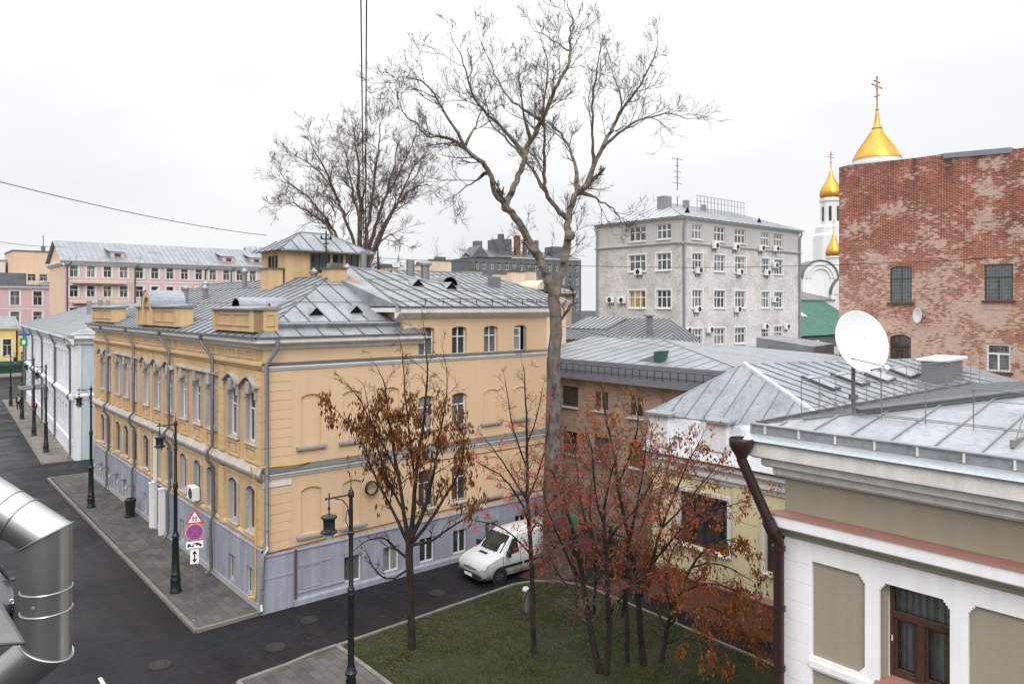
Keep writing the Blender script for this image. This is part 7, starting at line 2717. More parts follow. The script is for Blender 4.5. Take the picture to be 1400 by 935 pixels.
for s_ in (-1, 1):
    m = M()
    m.poly([(1.72, s_ * .90, .96), (3.3, s_ * .90, .98), (3.25, s_ * .60, 1.36), (2.25, s_ * .60, 1.39)])
    m.obj('side_window', 'car_glass', car)
    m = M()
    m.fprism(Face((0, s_ * .5, 0), (1, 0, 0), (0, s_, 0)), [(0.06, .58), (0.2, .56), (0.5, .68), (0.45, .75), (0.18, .70)], 0.0, 0.35)
    m.obj('headlight', 'lens', car, bevel=0.02)
    m = M()
    m.box(1.55, 1.72, s_ * .98 - .09, s_ * .98 + .09, .95, 1.08)
    m.obj('mirror', 'car_paint', car, bevel=0.03)
    for x in (0.85, 3.6):
        wheel(car, x, s_ * .80, .32, .21, s_)
m = M()
m.hexa([(-.0, -.42, .44), (.08, -.5, .44), (.08, .5, .44), (-.0, .42, .44), (.02, -.42, .60), (.10, -.5, .60), (.10, .5, .60), (.02, .42, .60)])
m.obj('radiator_grille', 'alloy', car)
m = M()
m.hexa([(-.03, -.6, .22), (.1, -.85, .22), (.1, .85, .22), (-.03, .6, .22), (-.04, -.6, .36), (.08, -.86, .36), (.08, .86, .36), (-.04, .6, .36)])
m.obj('bumper', 'black_plastic', car)

# ================================================================== STEEL DUCT AND HOOD NEXT TO THE CAMERA
def ab_at(x, y, Y):
    p = at_depth(x, y, Y)
    a, b = AB(p.x, p.y)
    return Vector((a, b, p.z))
DZ = 3.3
def duct_obj():
    r = 30.5 * DZ / FPX
    J = [ab_at(-95, 632, DZ), ab_at(63.5, 733, DZ), ab_at(63.5, 884, DZ), ab_at(-60, 985, DZ)]
    t = thing('steel_duct', 'shiny galvanised ventilation duct with mitred elbows close to the camera', 'duct', J[2].x, J[2].y, J[2].z, absolute=True)
    n = 40
    dirs = [(J[i + 1] - J[i]).normalized() for i in range(3)]
    side = W(0, 0, 0)
    vx = Vector((CT, -ST, 0))            # the view's sideways direction in (a, b)
    vy = Vector((ST, CT, 0))             # the view direction in (a, b)
    def ringpts(i, where):
        """circle of segment i projected on the mitre plane at joint `where`"""
        d = dirs[i]
        e = vy
        g = d.cross(e).normalized()
        if 0 < where < 3:
            nn = (dirs[where - 1] + dirs[where]).normalized()
        else:
            nn = d
        out = []
        for q in range(n):
            a = 2 * math.pi * q / n
            p = J[where] + (e * math.cos(a) + g * math.sin(a)) * r
            out.append(p + d * ((J[where] - p).dot(nn) / d.dot(nn)))
        return out
    for i in range(3):
        m = M()
        A, B = ringpts(i, i), ringpts(i, i + 1)
        k0 = len(m.v)
        m.v += [tuple(p) for p in A] + [tuple(p) for p in B]
        for q in range(n):
            q2 = (q + 1) % n
            m.f.append((k0 + q, k0 + q2, k0 + n + q2, k0 + n + q))
            m.m.append(0)
        s_ = m.obj('duct_section', 'galvanised', t, smooth=True)
        m = M()
        L = (J[i + 1] - J[i]).length
        for fr in ({0: (0.65, 0.77), 1: (0.47, 0.66), 2: (0.6, 0.75)}[i]):
            c = J[i] + dirs[i] * L * fr
            e, g = vy, dirs[i].cross(vy).normalized()
            m.tube([c + (e * math.cos(2 * math.pi * q / 40) + g * math.sin(2 * math.pi * q / 40)) * (r + 0.001) for q in range(41)], 0.0045, 6)
        c = J[i] + dirs[i] * L * {0: .71, 1: .565, 2: .68}[i] - vy * (r * .99) + vx * (0.004)
        m.lathe(tuple(c), [(0.0075, -.003), (0.006, .003), (0.001, .005)], 8)
        m.obj('rib', 'galvanised', s_, smooth=True)
    for w_ in (1, 2):
        m = M()
        rp = ringpts(w_ - 1, w_)
        c = J[w_]
        m.tube([c + (p - c) * 1.035 for p in rp] + [c + (rp[0] - c) * 1.035], 0.005, 6)
        m.obj('joint_rim', 'galvanised', t, smooth=True)
duct_obj()
hp = [ab_at(-60, 729, 2.9), ab_at(0, 825, 2.9), ab_at(33.5, 879, 2.75), ab_at(-60, 883, 2.7)]
t = thing('metal_hood', 'flat grey sheet metal hood in front of the steel duct', 'hood', hp[1].x, hp[1].y, hp[1].z, absolute=True)
m = M()
bk_ = Vector((ST, CT, 0)) * 0.012 + Vector((0, 0, -0.012))
m.hexa(hp + [p + bk_ for p in hp])
m.obj('cover', 'zinc_dull', t)
m = M()
m.tube([hp[0], hp[1], hp[2], hp[3]], 0.006, 5)
m.obj('folded_rim', 'zinc_dull', t)

# ================================================================== OVERHEAD LINES
def wire(name, label, pts, r, cat='cable', sag=0.0, group=None):
    P = []
    pts = [Vector(p) for p in pts]
    for i in range(len(pts) - 1):
        for k in range(12):
            s_ = k / 12
            P.append(pts[i].lerp(pts[i + 1], s_) - Vector((0, 0, sag * 4 * s_ * (1 - s_))))
    P.append(pts[-1])
    m = M()
    b0 = P[0]
    m.tube([p - b0 for p in P], r, 5)
    o = m.obj(name, 'cloth_black')
    o.location = W(b0.x, b0.y, b0.z)
    o.rotation_euler = (0, 0, TH)
    return tag(o, label, cat, group)
mast = ab_at(499, 338, 43.5)
wire('overhead_cable', 'thick black cable, the left one of two running up out of the picture', [ab_at(497.5, 345, 43.5), ab_at(491, -200, 20)], 0.026, group='overhead cables to the lookout room')
wire('overhead_cable', 'thick black cable, the right one of two running up out of the picture', [ab_at(499.5, 345, 43.5), ab_at(502, -200, 20)], 0.026, group='overhead cables to the lookout room')
wire('overhead_wire', 'long thin wire sloping down across the pale sky to the lookout room', [ab_at(-60, 233, 24), ab_at(365, 322, 41)], 0.016, sag=0.25)
wire('overhead_wire', 'slack wire from the lookout room past the brick block to the red wall', [ab_at(500, 352, 43.5), ab_at(950, 366, 42), ab_at(1405, 350, 38)], 0.015, sag=0.12)
wire('overhead_wire', 'faint wire over the pink roofs at the far side of the street', [ab_at(-30, 326, 80), ab_at(95, 338, 120)], 0.03, sag=0.3)
wire('overhead_wire', 'wire drooping over the pale grey roof of the brown house', [ab_at(770, 447, 45), ab_at(1000, 487, 40), ab_at(1060, 492, 39)], 0.012, sag=0.1)
t = thing('roof_mast', 'short dark mast with insulator arms in front of the lookout room', 'mast', 18.55, 37.5, 13.4)
m = M()
m.tube([(0, 0, 0), (0, 0, 2.75)], 0.045, 6)
m.obj('pole', 'black_iron', t)
m = M()
m.box(-0.30, 0.30, -0.03, 0.03, 2.25, 2.32)
m.box(-0.03, 0.03, -0.28, 0.28, 2.0, 2.07)
for x in (-0.28, 0.28):
    m.lathe((x, 0, 0), [(0.05, 2.3), (0.06, 2.4), (0.02, 2.5)], 6)
m.obj('cross_arm', 'black_iron', t)
t = thing('roof_mast', 'thin dark mast carrying cables beside the lookout room eaves', 'mast', 22.0, 37.9, 12.9)
m = M()
m.tube([(0, 0, 0), (0, 0, 2.7)], 0.05, 6)
m.obj('pole', 'black_iron', t)
m = M()
for k in range(3):
    m.tube([(0.1 * k - .1, -.05, 0.3), (0.06 - .05 * k, -.08, 1.4), (0, 0, 2.5)], 0.03, 5)
m.obj('cable_bundle', 'rubber', t)

# ================================================================== PEOPLE FAR DOWN THE STREET
def person(a, b, rot, coat, trousers, label, hair='cloth_black'):
    """walking figure: one continuous skinned body, then coat, trousers and hair over it"""
    t = thing('person', label, 'person', a, b, 0.12, rot=rot)
    J = {'pel': (0, 0, .95), 'chest': (0, 0, 1.25), 'neck': (0, 0, 1.48), 'head': (0.02, 0, 1.66), 'hl': (0, .1, .92), 'kl': (.16, .1, .5), 'fl': (.22, .1, .06), 'tl': (.40, .1, .03), 'hr': (0, -.1, .92), 'kr': (-.05, -.1, .5), 'fr': (-.25, -.1, .10), 'tr': (-.10, -.1, .03),
         'sl': (0, .19, 1.42), 'el': (-.12, .24, 1.15), 'wl': (-.05, .24, .90), 'dl': (-.01, .24, .80), 'sr': (0, -.19, 1.42), 'er': (.06, -.24, 1.15), 'wr': (.2, -.22, .95), 'dr': (.24, -.22, .86)}
    rr = {'pel': .15, 'chest': .16, 'neck': .06, 'head': .105, 'hl': .10, 'kl': .065, 'fl': .05, 'tl': .035, 'hr': .10, 'kr': .065, 'fr': .05, 'tr': .035, 'sl': .075, 'el': .055, 'wl': .038, 'dl': .035, 'sr': .075, 'er': .055, 'wr': .038, 'dr': .035}
    E = [('pel', 'chest'), ('chest', 'neck'), ('neck', 'head'), ('pel', 'hl'), ('hl', 'kl'), ('kl', 'fl'), ('fl', 'tl'), ('pel', 'hr'), ('hr', 'kr'), ('kr', 'fr'), ('fr', 'tr'), ('chest', 'sl'), ('sl', 'el'), ('el', 'wl'), ('wl', 'dl'), ('chest', 'sr'), ('sr', 'er'), ('er', 'wr'), ('wr', 'dr')]
    def skin_mesh(keys, edges, scale, name, mat, par):
        ids = {k: i for i, k in enumerate(keys)}
        me = bpy.data.meshes.new(name)
        me.from_pydata([J[k] for k in keys], [(ids[p], ids[q]) for p, q in edges], [])
        ob = bpy.data.objects.new(name, me)
        COL.objects.link(ob)
        ob.parent = par
        me.materials.append(MATS[mat])
        sk = ob.modifiers.new('skin', 'SKIN')
        if not me.skin_vertices:
            bpy.context.view_layer.objects.active = ob
        for k in keys:
            v = me.skin_vertices[0].data[ids[k]]
            v.radius = (rr[k] * scale, rr[k] * scale)
        me.skin_vertices[0].data[0].use_root = True
        sb = ob.modifiers.new('smooth', 'SUBSURF')
        sb.levels = sb.render_levels = 1
        return ob
    body = skin_mesh(list(J), E, 1.0, 'body', 'skin', t)
    skin_mesh(['pel', 'chest', 'sl', 'el', 'wl', 'sr', 'er', 'wr'], [('pel', 'chest'), ('chest', 'sl'), ('sl', 'el'), ('el', 'wl'), ('chest', 'sr'), ('sr', 'er'), ('er', 'wr')], 1.22, 'coat', coat, t)
    skin_mesh(['pel', 'hl', 'kl', 'fl', 'hr', 'kr', 'fr'], [('pel', 'hl'), ('hl', 'kl'), ('kl', 'fl'), ('pel', 'hr'), ('hr', 'kr'), ('kr', 'fr')], 1.15, 'trousers', trousers, t)
    m = M()
    m.lathe((0.0, 0, 1.70), [(0.001, .13), (.09, .09), (.118, .02), (.115, -.05)], 12)
    m.obj('hair', hair, t, smooth=True)
    m = M()
    for s_ in (-1, 1):
        m.lathe((.115, s_ * .038, 1.68), [(0.001, .014), (.014, 0), (.001, -.014)], 6)
        m.lathe((.02, s_ * .11, 1.66), [(0.001, .03), (.02, 0), (.001, -.03)], 6)
    m.tube([(.115, 0, 1.69), (.145, 0, 1.645), (.115, 0, 1.63)], .014, 5)
    m.tube([(.112, -.03, 1.60), (.118, 0, 1.597), (.112, .03, 1.60)], .007, 4)
    m.obj('face', 'skin', body)
    return t
try:
    person(12.0, 101.5, math.pi / 2, 'cloth_black', 'cloth_black', 'person in dark coat and trousers walking down the far pavement')
    person(12.6, 94.5, -math.pi / 2, 'cloth_red', 'cloth_black', 'person in red coat standing by the blue house wall')
except Exception as err:
    print('person failed', err)

# ================================================================== TREES
def spline(pts, sub=3):
    """rounded polyline through (Vector, radius) pairs"""
    out = []
    n = len(pts)
    for i in range(n - 1):
        p0, p1, p2, p3 = pts[max(0, i - 1)], pts[i], pts[i + 1], pts[min(n - 1, i + 2)]
        for k in range(sub):
            t = k / sub
            a = (p1[0] * 2 + (p2[0] - p0[0]) * t + (p0[0] * 2 - p1[0] * 5 + p2[0] * 4 - p3[0]) * t * t + (p1[0] * 3 - p0[0] - p2[0] * 3 + p3[0]) * t ** 3) * 0.5
            out.append((a, p1[1] + (p2[1] - p1[1]) * t))
    out.append(pts[-1])
    return out

class Tree:
    def __init__(s, seed, rmin=0.007):
        s.rmin = rmin
        s.rn = random.Random(seed)
        s.thick, s.thin = M(), M()
        s.tips = []
        s.count = 0

    def limb(s, pts, n=8, wob=0.0, thick=True):
        P = spline(pts)
        if wob:
            P = [(p + Vector((s.rn.gauss(0, wob), s.rn.gauss(0, wob), s.rn.gauss(0, wob))) * (0 if i == 0 else 1), r) for i, (p, r) in enumerate(P)]
        (s.thick if thick else s.thin).tube([p for p, _ in P], [r for _, r in P], n)
        return P

    def twig(s, p, d, L, r, lvl, up, bend, kids, ratio=0.55, spread=0.75, n=4, droop=0.0):
        rn = s.rn
        segs = 4 if L > 0.8 else 3
        pts = [p]
        dirs = [d]
        cur = d.normalized()
        for k in range(segs):
            cur = (cur + Vector((rn.gauss(0, bend), rn.gauss(0, bend), rn.gauss(0, bend) + up - droop * (k / segs)))).normalized()
            pts.append(pts[-1] + cur * (L / segs))
            dirs.append(cur)
        rr = [max(s.rmin * 0.55, r * (1 - 0.72 * k / segs)) for k in range(segs + 1)]
        s.thin.tube(pts, rr, n if r > 0.012 else 3, cap=False)
        s.count += 1
        s.tips.append((pts[-1], cur, lvl))
        if lvl > 0:
            q = kids[len(kids) - lvl] if len(kids) >= lvl else kids[-1]
            for _ in range(max(1, int(rn.gauss(q, q * 0.2)))):
                t = rn.uniform(0.22, 1.0)
                i = min(segs - 1, int(t * segs))
                f = t * segs - i
                b = pts[i].lerp(pts[i + 1], f)
                dd = dirs[i + 1]
                sidev = Vector((rn.gauss(0, 1), rn.gauss(0, 1), rn.gauss(0, 1)))
                sidev = (sidev - dd * sidev.dot(dd))
                if sidev.length < 1e-3:
                    continue
                nd = (dd + sidev.normalized() * rn.uniform(spread * 0.6, spread * 1.5)).normalized()
                s.twig(b, nd, L * ratio * rn.uniform(0.65, 1.2), max(s.rmin, r * 0.58), lvl - 1, up, bend, kids, ratio, spread, n, droop)

    def clothe(s, P, L, lvl, kids, every, up=0.12, bend=0.16, start=0.25, rk=0.5, spread=0.9, r0=None, out=None, droop=0.0, ratio=0.55):
        """side branches along a limb"""
        rn = s.rn
        tot = sum((P[i + 1][0] - P[i][0]).length for i in range(len(P) - 1))
        acc = 0.0
        nxt = tot * start
        for i in range(len(P) - 1):
            seg = (P[i + 1][0] - P[i][0])
            sl = seg.length
            while nxt < acc + sl:
                t = (nxt - acc) / max(1e-6, sl)
                p = P[i][0].lerp(P[i + 1][0], t)
                r = P[i][1] + (P[i + 1][1] - P[i][1]) * t
                d = seg.normalized()
                sv = Vector((rn.gauss(0, 1), rn.gauss(0, 1), rn.gauss(0, 0.7)))
                sv = sv - d * sv.dot(d)
                nd = (d * 0.75 + sv.normalized() * rn.uniform(0.4, 1.1) * spread).normalized()
                frac = nxt / tot
                ll = L * (1.0 - 0.5 * frac) * rn.uniform(0.55, 1.25)
                s.twig(p, nd, ll, min(r * rk, r0 or 1.0), lvl, up, bend, kids, droop=droop, ratio=ratio)
                nxt += every * rn.uniform(0.6, 1.4)
            acc += sl
        s.twig(P[-1][0], (P[-1][0] - P[-2][0]), L * 0.5, P[-1][1], lvl, up, bend, kids, droop=droop, ratio=ratio)

def px_limb(spec, Y0, dY=0.0, base=None):
    """limb given by its outline in the photograph: (x, y, half width in px); depth runs from Y0 to Y0 + dY"""
    out = []
    n = len(spec)
    for i, q in enumerate(spec):
        Y = Y0 + dY * i / max(1, n - 1)
        out.append((ab_at(q[0], q[1], Y), q[2] * Y / FPX))
    if base is not None:
        out[0] = base
    return out

# ---------------------------------------------------------------- the big poplar at the lawn corner
def big_poplar():
    T = Tree(21, 0.009)
    Y = 33.2
    trunk = px_limb([(764, 800, 24), (762, 770, 19), (758, 700, 16), (757, 600, 11.5), (757, 500, 9.2), (760, 440, 8.2), (757, 405, 8.2)], Y)
    T.limb(trunk, 14, 0.02)
    J = trunk[-1]
    defs = []
    def L(spec, dY, frm=None, y0=0.0):
        q = px_limb([(x, y, w * 0.68) for x, y, w in spec], Y + y0, dY, frm)
        P = T.limb(q, 8, 0.03)
        defs.append(P)
        return q
    l = L([(757, 410, 9), (748, 380, 8.5), (735, 350, 8), (716, 318, 7.5), (704, 298, 7.2), (691, 282, 7)], -1.0, (J[0] + Vector((0, 0, 0)), J[1] * 0.85))
    lf = l[-1]
    a = L([(691, 282, 6), (678, 262, 5.5), (668, 236, 5), (660, 224, 4.5), (635, 202, 3.8), (605, 187, 3), (583, 186, 2.3), (572, 172, 1.8), (556, 160, 1.2), (545, 140, .8)], -2.0, lf, -1)
    L([(633, 200, 3.2), (618, 172, 2.6), (600, 140, 2.2), (590, 125, 1.8), (572, 110, 1.3), (552, 105, .8), (532, 112, .5)], -1.5, a[4], -2)
    L([(633, 198, 2.0), (650, 172, 1.6), (660, 150, 1.2), (668, 130, .7)], 1.5, a[4], -2)
    b = L([(692, 281, 6.5), (703, 255, 6), (712, 232, 5.5), (718, 213, 5.2), (726, 192, 5), (740, 166, 4.5), (752, 138, 4), (762, 115, 3.5), (776, 92, 3), (780, 70, 2.4), (779, 45, 1.9), (782, 25, 1.2), (775, 4, .7)], 1.0, lf, -1)
    L([(718, 213, 3.8), (690, 180, 3.2), (666, 156, 2.7), (648, 136, 2.1), (640, 105, 1.6), (632, 80, 1.1), (622, 60, .6)], -2.2, b[3], -.7)
    L([(738, 168, 3.0), (715, 150, 2.5), (695, 132, 2.1), (680, 110, 1.5), (668, 80, 1.0), (655, 52, .6)], 1.8, b[5], -.5)
    L([(724, 196, 2.5), (716, 160, 2.0), (712, 130, 1.4), (708, 100, .8)], -2.5, b[4], -.6)
    L([(742, 162, 2.4), (745, 130, 1.9), (748, 95, 1.3), (742, 62, .8)], 2.5, b[5], -.5)
    L([(779, 82, 2.0), (765, 62, 1.5), (748, 50, 1.1), (728, 40, .6)], 1.0, b[9], 0)
    r = L([(757, 408, 10), (765, 382, 8), (772, 350, 8), (776, 322, 7.5), (777, 300, 6.5), (780, 280, 6), (790, 264, 6), (802, 254, 6)], 1.0, J)
    rj = r[-1]
    k = L([(776, 305, 5), (760, 284, 4.5), (747, 262, 4.3), (744, 240, 3.8), (744, 215, 3.2), (745, 180, 2.5), (743, 150, 1.8), (740, 125, 1)], -2.0, r[4], .6)
    L([(744, 262, 3), (728, 232, 2.6), (705, 205, 2.2), (690, 188, 1.8), (672, 170, 1.2), (660, 150, .7)], 2.0, k[2], .2)
    c = L([(802, 254, 5), (812, 225, 4.6), (822, 205, 4), (835, 178, 3.4), (846, 158, 2.8), (862, 135, 2.3), (880, 105, 1.7), (893, 80, 1.2), (900, 55, .7)], 1.5, rj, 1)
    L([(810, 230, 3), (811, 195, 2.6), (810, 160, 2.2), (812, 120, 1.7), (818, 85, 1.2), (822, 58, .7)], -2.0, c[1], 1)
    L([(794, 250, 3.5), (786, 222, 2.9), (775, 196, 2.4), (762, 178, 1.8), (748, 168, 1.1), (735, 150, .6)], 2.0, r[6], 1)
    L([(824, 200, 3), (845, 183, 2.5), (872, 165, 2), (900, 157, 1.5), (920, 157, 1.1), (945, 162, .6)], -1.5, c[2], 1.3)
    L([(836, 176, 2.2), (850, 150, 1.8), (845, 120, 1.4), (838, 100, .9), (832, 72, .5)], 2.4, c[3], 1.4)
    L([(798, 268, 2.6), (815, 272, 2.2), (832, 282, 1.7), (845, 294, 1.2), (850, 310, .7)], -1.0, r[6], 1)
    L([(733, 350, 2.2), (715, 330, 1.2), (700, 340, .6)], -1.5, l[2], -.4)
    L([(666, 236, 2.2), (648, 248, 1.6), (632, 258, 1.1), (618, 275, .6)], 1.0, a[2], -1.4)
    # broken stub
    L([(760, 440, 4), (772, 432, 3), (778, 418, 3.2), (785, 415, 2.2)], -0.5, None, 0)
    for x_, y_, rr in ((779, 322, 8.0), (748, 396, 6), (691, 284, 6.5), (770, 357, 4), (758, 418, 7)):
        T.thick.lathe(tuple(ab_at(x_, y_, Y)), [(0.001, rr * .033), (rr * .024, rr * .022), (rr * .032, 0), (rr * .024, -rr * .022), (0.001, -rr * .033)], 7)
    for i, P in enumerate(defs):
        if i == 0 or i == len(defs) - 1 or P[0][1] > 0.27 and i != 0:
            T.clothe(P, 1.6, 2, (4, 4), 2.2, start=0.35, r0=0.03, spread=1.1)
            continue
        T.clothe(P, 1.85, 3, (5, 4, 2), 0.42, up=0.09, bend=0.11, start=0.30, r0=0.028, spread=0.9, ratio=0.62)
    t = thing('poplar_tree', 'huge bare poplar with forked pale limbs towering over the lane behind the van', 'tree', 23.15, 23.9, 0, absolute=True)
    T.thick.obj('trunk', 'poplar_trunk', t, smooth=True)
    T.thin.obj('crown', 'twig_bark', t)
    return T.count

# trunk bark: dark and furrowed low down, pale on the upper limbs
def poplar_trunk():
    m, t, b = nodes_of('poplar_trunk')
    v = coords(t, (1, 1, 0.4))
    n = noise(t, v, 5.0, 7, 0.72)
    dark = ramp(t, n, [(0.36, (0.045, 0.036, 0.034)), (0.5, (0.13, 0.108, 0.10)), (0.66, (0.20, 0.17, 0.155))])
    k = noise(t, coords(t, (1, 1, 2.2)), 1.6, 5, 0.7)
    pale = ramp(t, k, [(0.36, (0.045, 0.036, 0.032)), (0.46, (0.15, 0.12, 0.098)), (0.66, (0.25, 0.205, 0.165))])
    s = N(t, 'SeparateXYZ')
    c = N(t, 'TexCoord')
    t.links.new(c.outputs['Object'], s.inputs[0])
    z = N(t, 'MapRange')
    z.inputs['From Min'].default_value = 9.0
    z.inputs['From Max'].default_value = 14.0
    t.links.new(s.outputs['Z'], z.inputs['Value'])
    t.links.new(mixc(t, z.outputs[0], dark, pale), b.inputs['Base Color'])
    b.inputs['Roughness'].default_value = 0.95
    b.inputs['Specular IOR Level'].default_value = 0.15
    bump(t, b, n, 0.8, 0.05)
    MATS['poplar_trunk'] = m
poplar_trunk()
n1 = big_poplar()

# ---------------------------------------------------------------- the round bare tree behind the ochre building
def back_tree():
    T = Tree(5, 0.012)
    Y = 58.0
    base = ab_at(495, 700, Y)
    defs = []
    def L(spec, dY, sub=True):
        P = T.limb(px_limb([(494 + (x - 494) * 0.88, y if y > 345 else 345 + (y - 345) * 0.82, w * 0.47) for x, y, w in spec], Y, dY), 7, 0.05)
        defs.append(P)
    L([(495, 640, 16), (495, 400, 8), (493, 330, 7.5), (492, 285, 7), (491, 250, 5.5), (490, 210, 4), (486, 170, 2.5), (480, 135, 1)], 1.5)
    L([(497, 380, 7), (500, 335, 6), (507, 290, 5), (511, 250, 4), (517, 205, 3), (521, 165, 2), (524, 128, 1)], -2.5)
    L([(498, 370, 7), (508, 330, 6), (520, 290, 5), (530, 258, 4.2), (541, 220, 3.2), (548, 185, 2), (552, 155, 1)], 3)
    L([(492, 380, 6), (484, 330, 5), (470, 290, 4.4), (458, 260, 4), (448, 232, 3.3), (432, 195, 2.3), (415, 160, 1)], -3)
    L([(490, 390, 6), (470, 345, 4.5), (455, 318, 4), (443, 296, 3.5), (425, 270, 2.8), (402, 245, 2), (380, 228, 1.2), (368, 214, .7)], 2)
    L([(488, 390, 5), (458, 340, 4), (440, 300, 3.3), (420, 283, 2.6), (398, 270, 1.8), (372, 262, 1)], -3)
    L([(502, 360, 6), (520, 320, 4.5), (536, 288, 3.8), (556, 256, 3), (575, 238, 2.2), (595, 232, 1.2), (606, 240, .7)], -2)
    L([(505, 365, 5), (528, 310, 4), (548, 268, 3.2), (562, 235, 2.5), (575, 205, 1.8), (590, 185, 1)], 4)
    L([(494, 310, 4), (485, 268, 3.4), (478, 230, 2.8), (472, 190, 2), (462, 160, 1.2)], 4)
    L([(500, 350, 3.4), (522, 330, 2.6), (536, 318, 2), (548, 322, 1.2), (556, 335, .7)], 1)
    L([(462, 262, 3), (440, 225, 2.2), (418, 200, 1.6), (392, 185, .8)], 1)
    L([(531, 256, 3), (550, 215, 2.3), (566, 180, 1.7), (578, 152, .8)], -1)
    L([(492, 270, 3), (502, 225, 2.4), (500, 180, 1.7), (504, 140, 1)], -4)
    for P in defs:
        T.clothe(P, 2.8, 3, (6, 5, 3), 0.55, up=0.06, bend=0.13, start=0.36, r0=0.04, spread=0.9, droop=0.04, ratio=0.58)
    t = thing('bare_tree', 'wide round bare tree with many upright limbs behind the lookout room', 'tree', base.x, base.y, 0, absolute=True)
    T.thick.obj('trunk', 'far_bark', t, smooth=True)
    T.thin.obj('crown', 'far_bark', t)
    return T.count
n2 = back_tree()

# ---------------------------------------------------------------- leaves
def hang_leaf(m, p, L, w, rn, lean=0.35):
    d = Vector((rn.gauss(0, lean), rn.gauss(0, lean), -1)).normalized()
    s = Vector((rn.gauss(0, 1), rn.gauss(0, 1), rn.gauss(0, .3)))
    s = (s - d * s.dot(d)).normalized() * w
    c = s.cross(d).normalized() * (w * rn.uniform(-0.9, 0.9))
    q0, q1, q2 = p, p + d * L * 0.45, p + d * L
    k = len(m.v)
    m.v += [tuple(q0), tuple(q1 + s), tuple(q2 + c), tuple(q1 - s), tuple(q1 + c * 0.8)]
    m.f += [(k, k + 1, k + 4), (k, k + 4, k + 3), (k + 4, k + 1, k + 2), (k + 4, k + 2, k + 3)]
    m.m += [0] * 4

def garden_tree(name, label, base, stems, Y, seed, leafmat_, leaf_p, leaf_n, leaf_L, leaf_w, zlo, zhi, berries=0.0, twigL=1.1, every=0.4, kids=(4, 3), bark='rowan_bark', tw='rowan_twig', up=0.08, droop=0.0, group=None, lean=0.35, start=0.3, spread=1.0, box=None, spread_leaf=0.07, cat='tree'):
    T = Tree(seed)
    rn = T.rn
    PS = []
    for spec, y0, dY, twg in stems:
        P = T.limb(px_limb([(x, y, w * 0.56) for x, y, w in spec], Y + y0, dY), 8, 0.012)
        if twg:
            PS.append((P, twg))
    for P, k in PS:
        T.clothe(P, twigL * k, len(kids), kids, every, up=up, bend=0.18, start=start, r0=0.022, spread=spread, droop=droop)
    t = thing(name, label, cat, base[0], base[1], 0.05, absolute=True, group=group)
    T.thick.obj('trunk', bark, t, smooth=True)
    T.thin.obj('crown', tw, t)
    lm, bm_ = M(), M()
    nl = 0
    for p, d, lvl in T.tips:
        if zlo < p.z < zhi and rn.random() < leaf_p:
            if box:
                X, Yy = p.x * CT - p.y * ST, p.x * ST + p.y * CT
                sx = CXP + FPX * X / Yy
                if not box[0] < sx < box[1] and rn.random() < 0.8:
                    continue
            for _ in range(max(1, int(rn.gauss(leaf_n, leaf_n * .4)))):
                o = Vector((rn.gauss(0, spread_leaf), rn.gauss(0, spread_leaf), rn.gauss(-0.05, spread_leaf * 1.4)))
                hang_leaf(lm, p + o, leaf_L * rn.uniform(0.6, 1.4), leaf_w * rn.uniform(0.6, 1.3), rn, lean)
                nl += 1
        if berries and zlo < p.z < zhi and rn.random() < berries:
            for _ in range(rn.randint(7, 16)):
                o = p + Vector((rn.gauss(0, .06), rn.gauss(0, .06), rn.gauss(-.05, .05)))
                bm_.lathe(tuple(o), [(0.001, .019), (.019, 0), (0.001, -.019)], 4)
    if lm.v:
        lm.obj('leaves', leafmat_, t)
    if bm_.v:
        bm_.obj('berries', 'berry_red', t, kind='stuff')
    return T.count, nl

# brown tree in front of the gable wall
A_st = [
    ([(563, 890, 11), (562, 850, 9.5), (560, 800, 9), (560, 755, 9.5), (561, 735, 9)], 0, 0, 0),
    ([(561, 738, 7), (566, 690, 5.5), (570, 640, 4.5), (577, 590, 3.5), (584, 530, 2.5), (583, 480, 1.4), (578, 440, .6)], 0, .6, 1.0),
    ([(560, 740, 6), (552, 700, 5), (545, 650, 4), (536, 600, 3), (530, 560, 2.3), (527, 530, 1.5), (515, 500, .7)], 0, -.8, 1.0),
    ([(562, 736, 6), (580, 695, 4.5), (592, 650, 3.6), (600, 600, 2.7), (608, 560, 1.8), (612, 520, 1), (606, 480, .5)], 0, -1.0, 1.0),
    ([(560, 750, 5), (545, 715, 4), (525, 675, 3.2), (508, 640, 2.5), (495, 605, 1.8), (478, 580, 1.1), (455, 556, .5)], 0, .8, 1.0),
    ([(561, 745, 5), (586, 715, 4), (608, 680, 3.2), (625, 650, 2.4), (634, 620, 1.6), (632, 590, .8)], 0, .8, 1.0),
    ([(560, 765, 4), (542, 750, 3), (525, 735, 2.2), (505, 738, 1.6), (488, 748, 1)], 0, -.6, .7),
    ([(561, 775, 3.6), (540, 790, 2.6), (522, 788, 2), (508, 770, 1.4), (500, 752, .8)], 0, -1.2, .6),
    ([(562, 745, 4), (590, 738, 3.2), (615, 722, 2.4), (640, 704, 1.6), (655, 690, .8)], 0, -.4, .7),
    ([(553, 700, 3.5), (530, 655, 2.8), (515, 610, 2.2), (505, 570, 1.5), (500, 535, .7)], -.2, 1.2, 1.0),
    ([(568, 660, 3.2), (560, 600, 2.6), (556, 550, 2), (552, 505, 1.3), (548, 470, .6)], .2, -1.4, .9),
    ([(545, 650, 2.6), (520, 600, 2), (490, 545, 1.2), (470, 520, .6)], -.3, -1.0, .8),
]
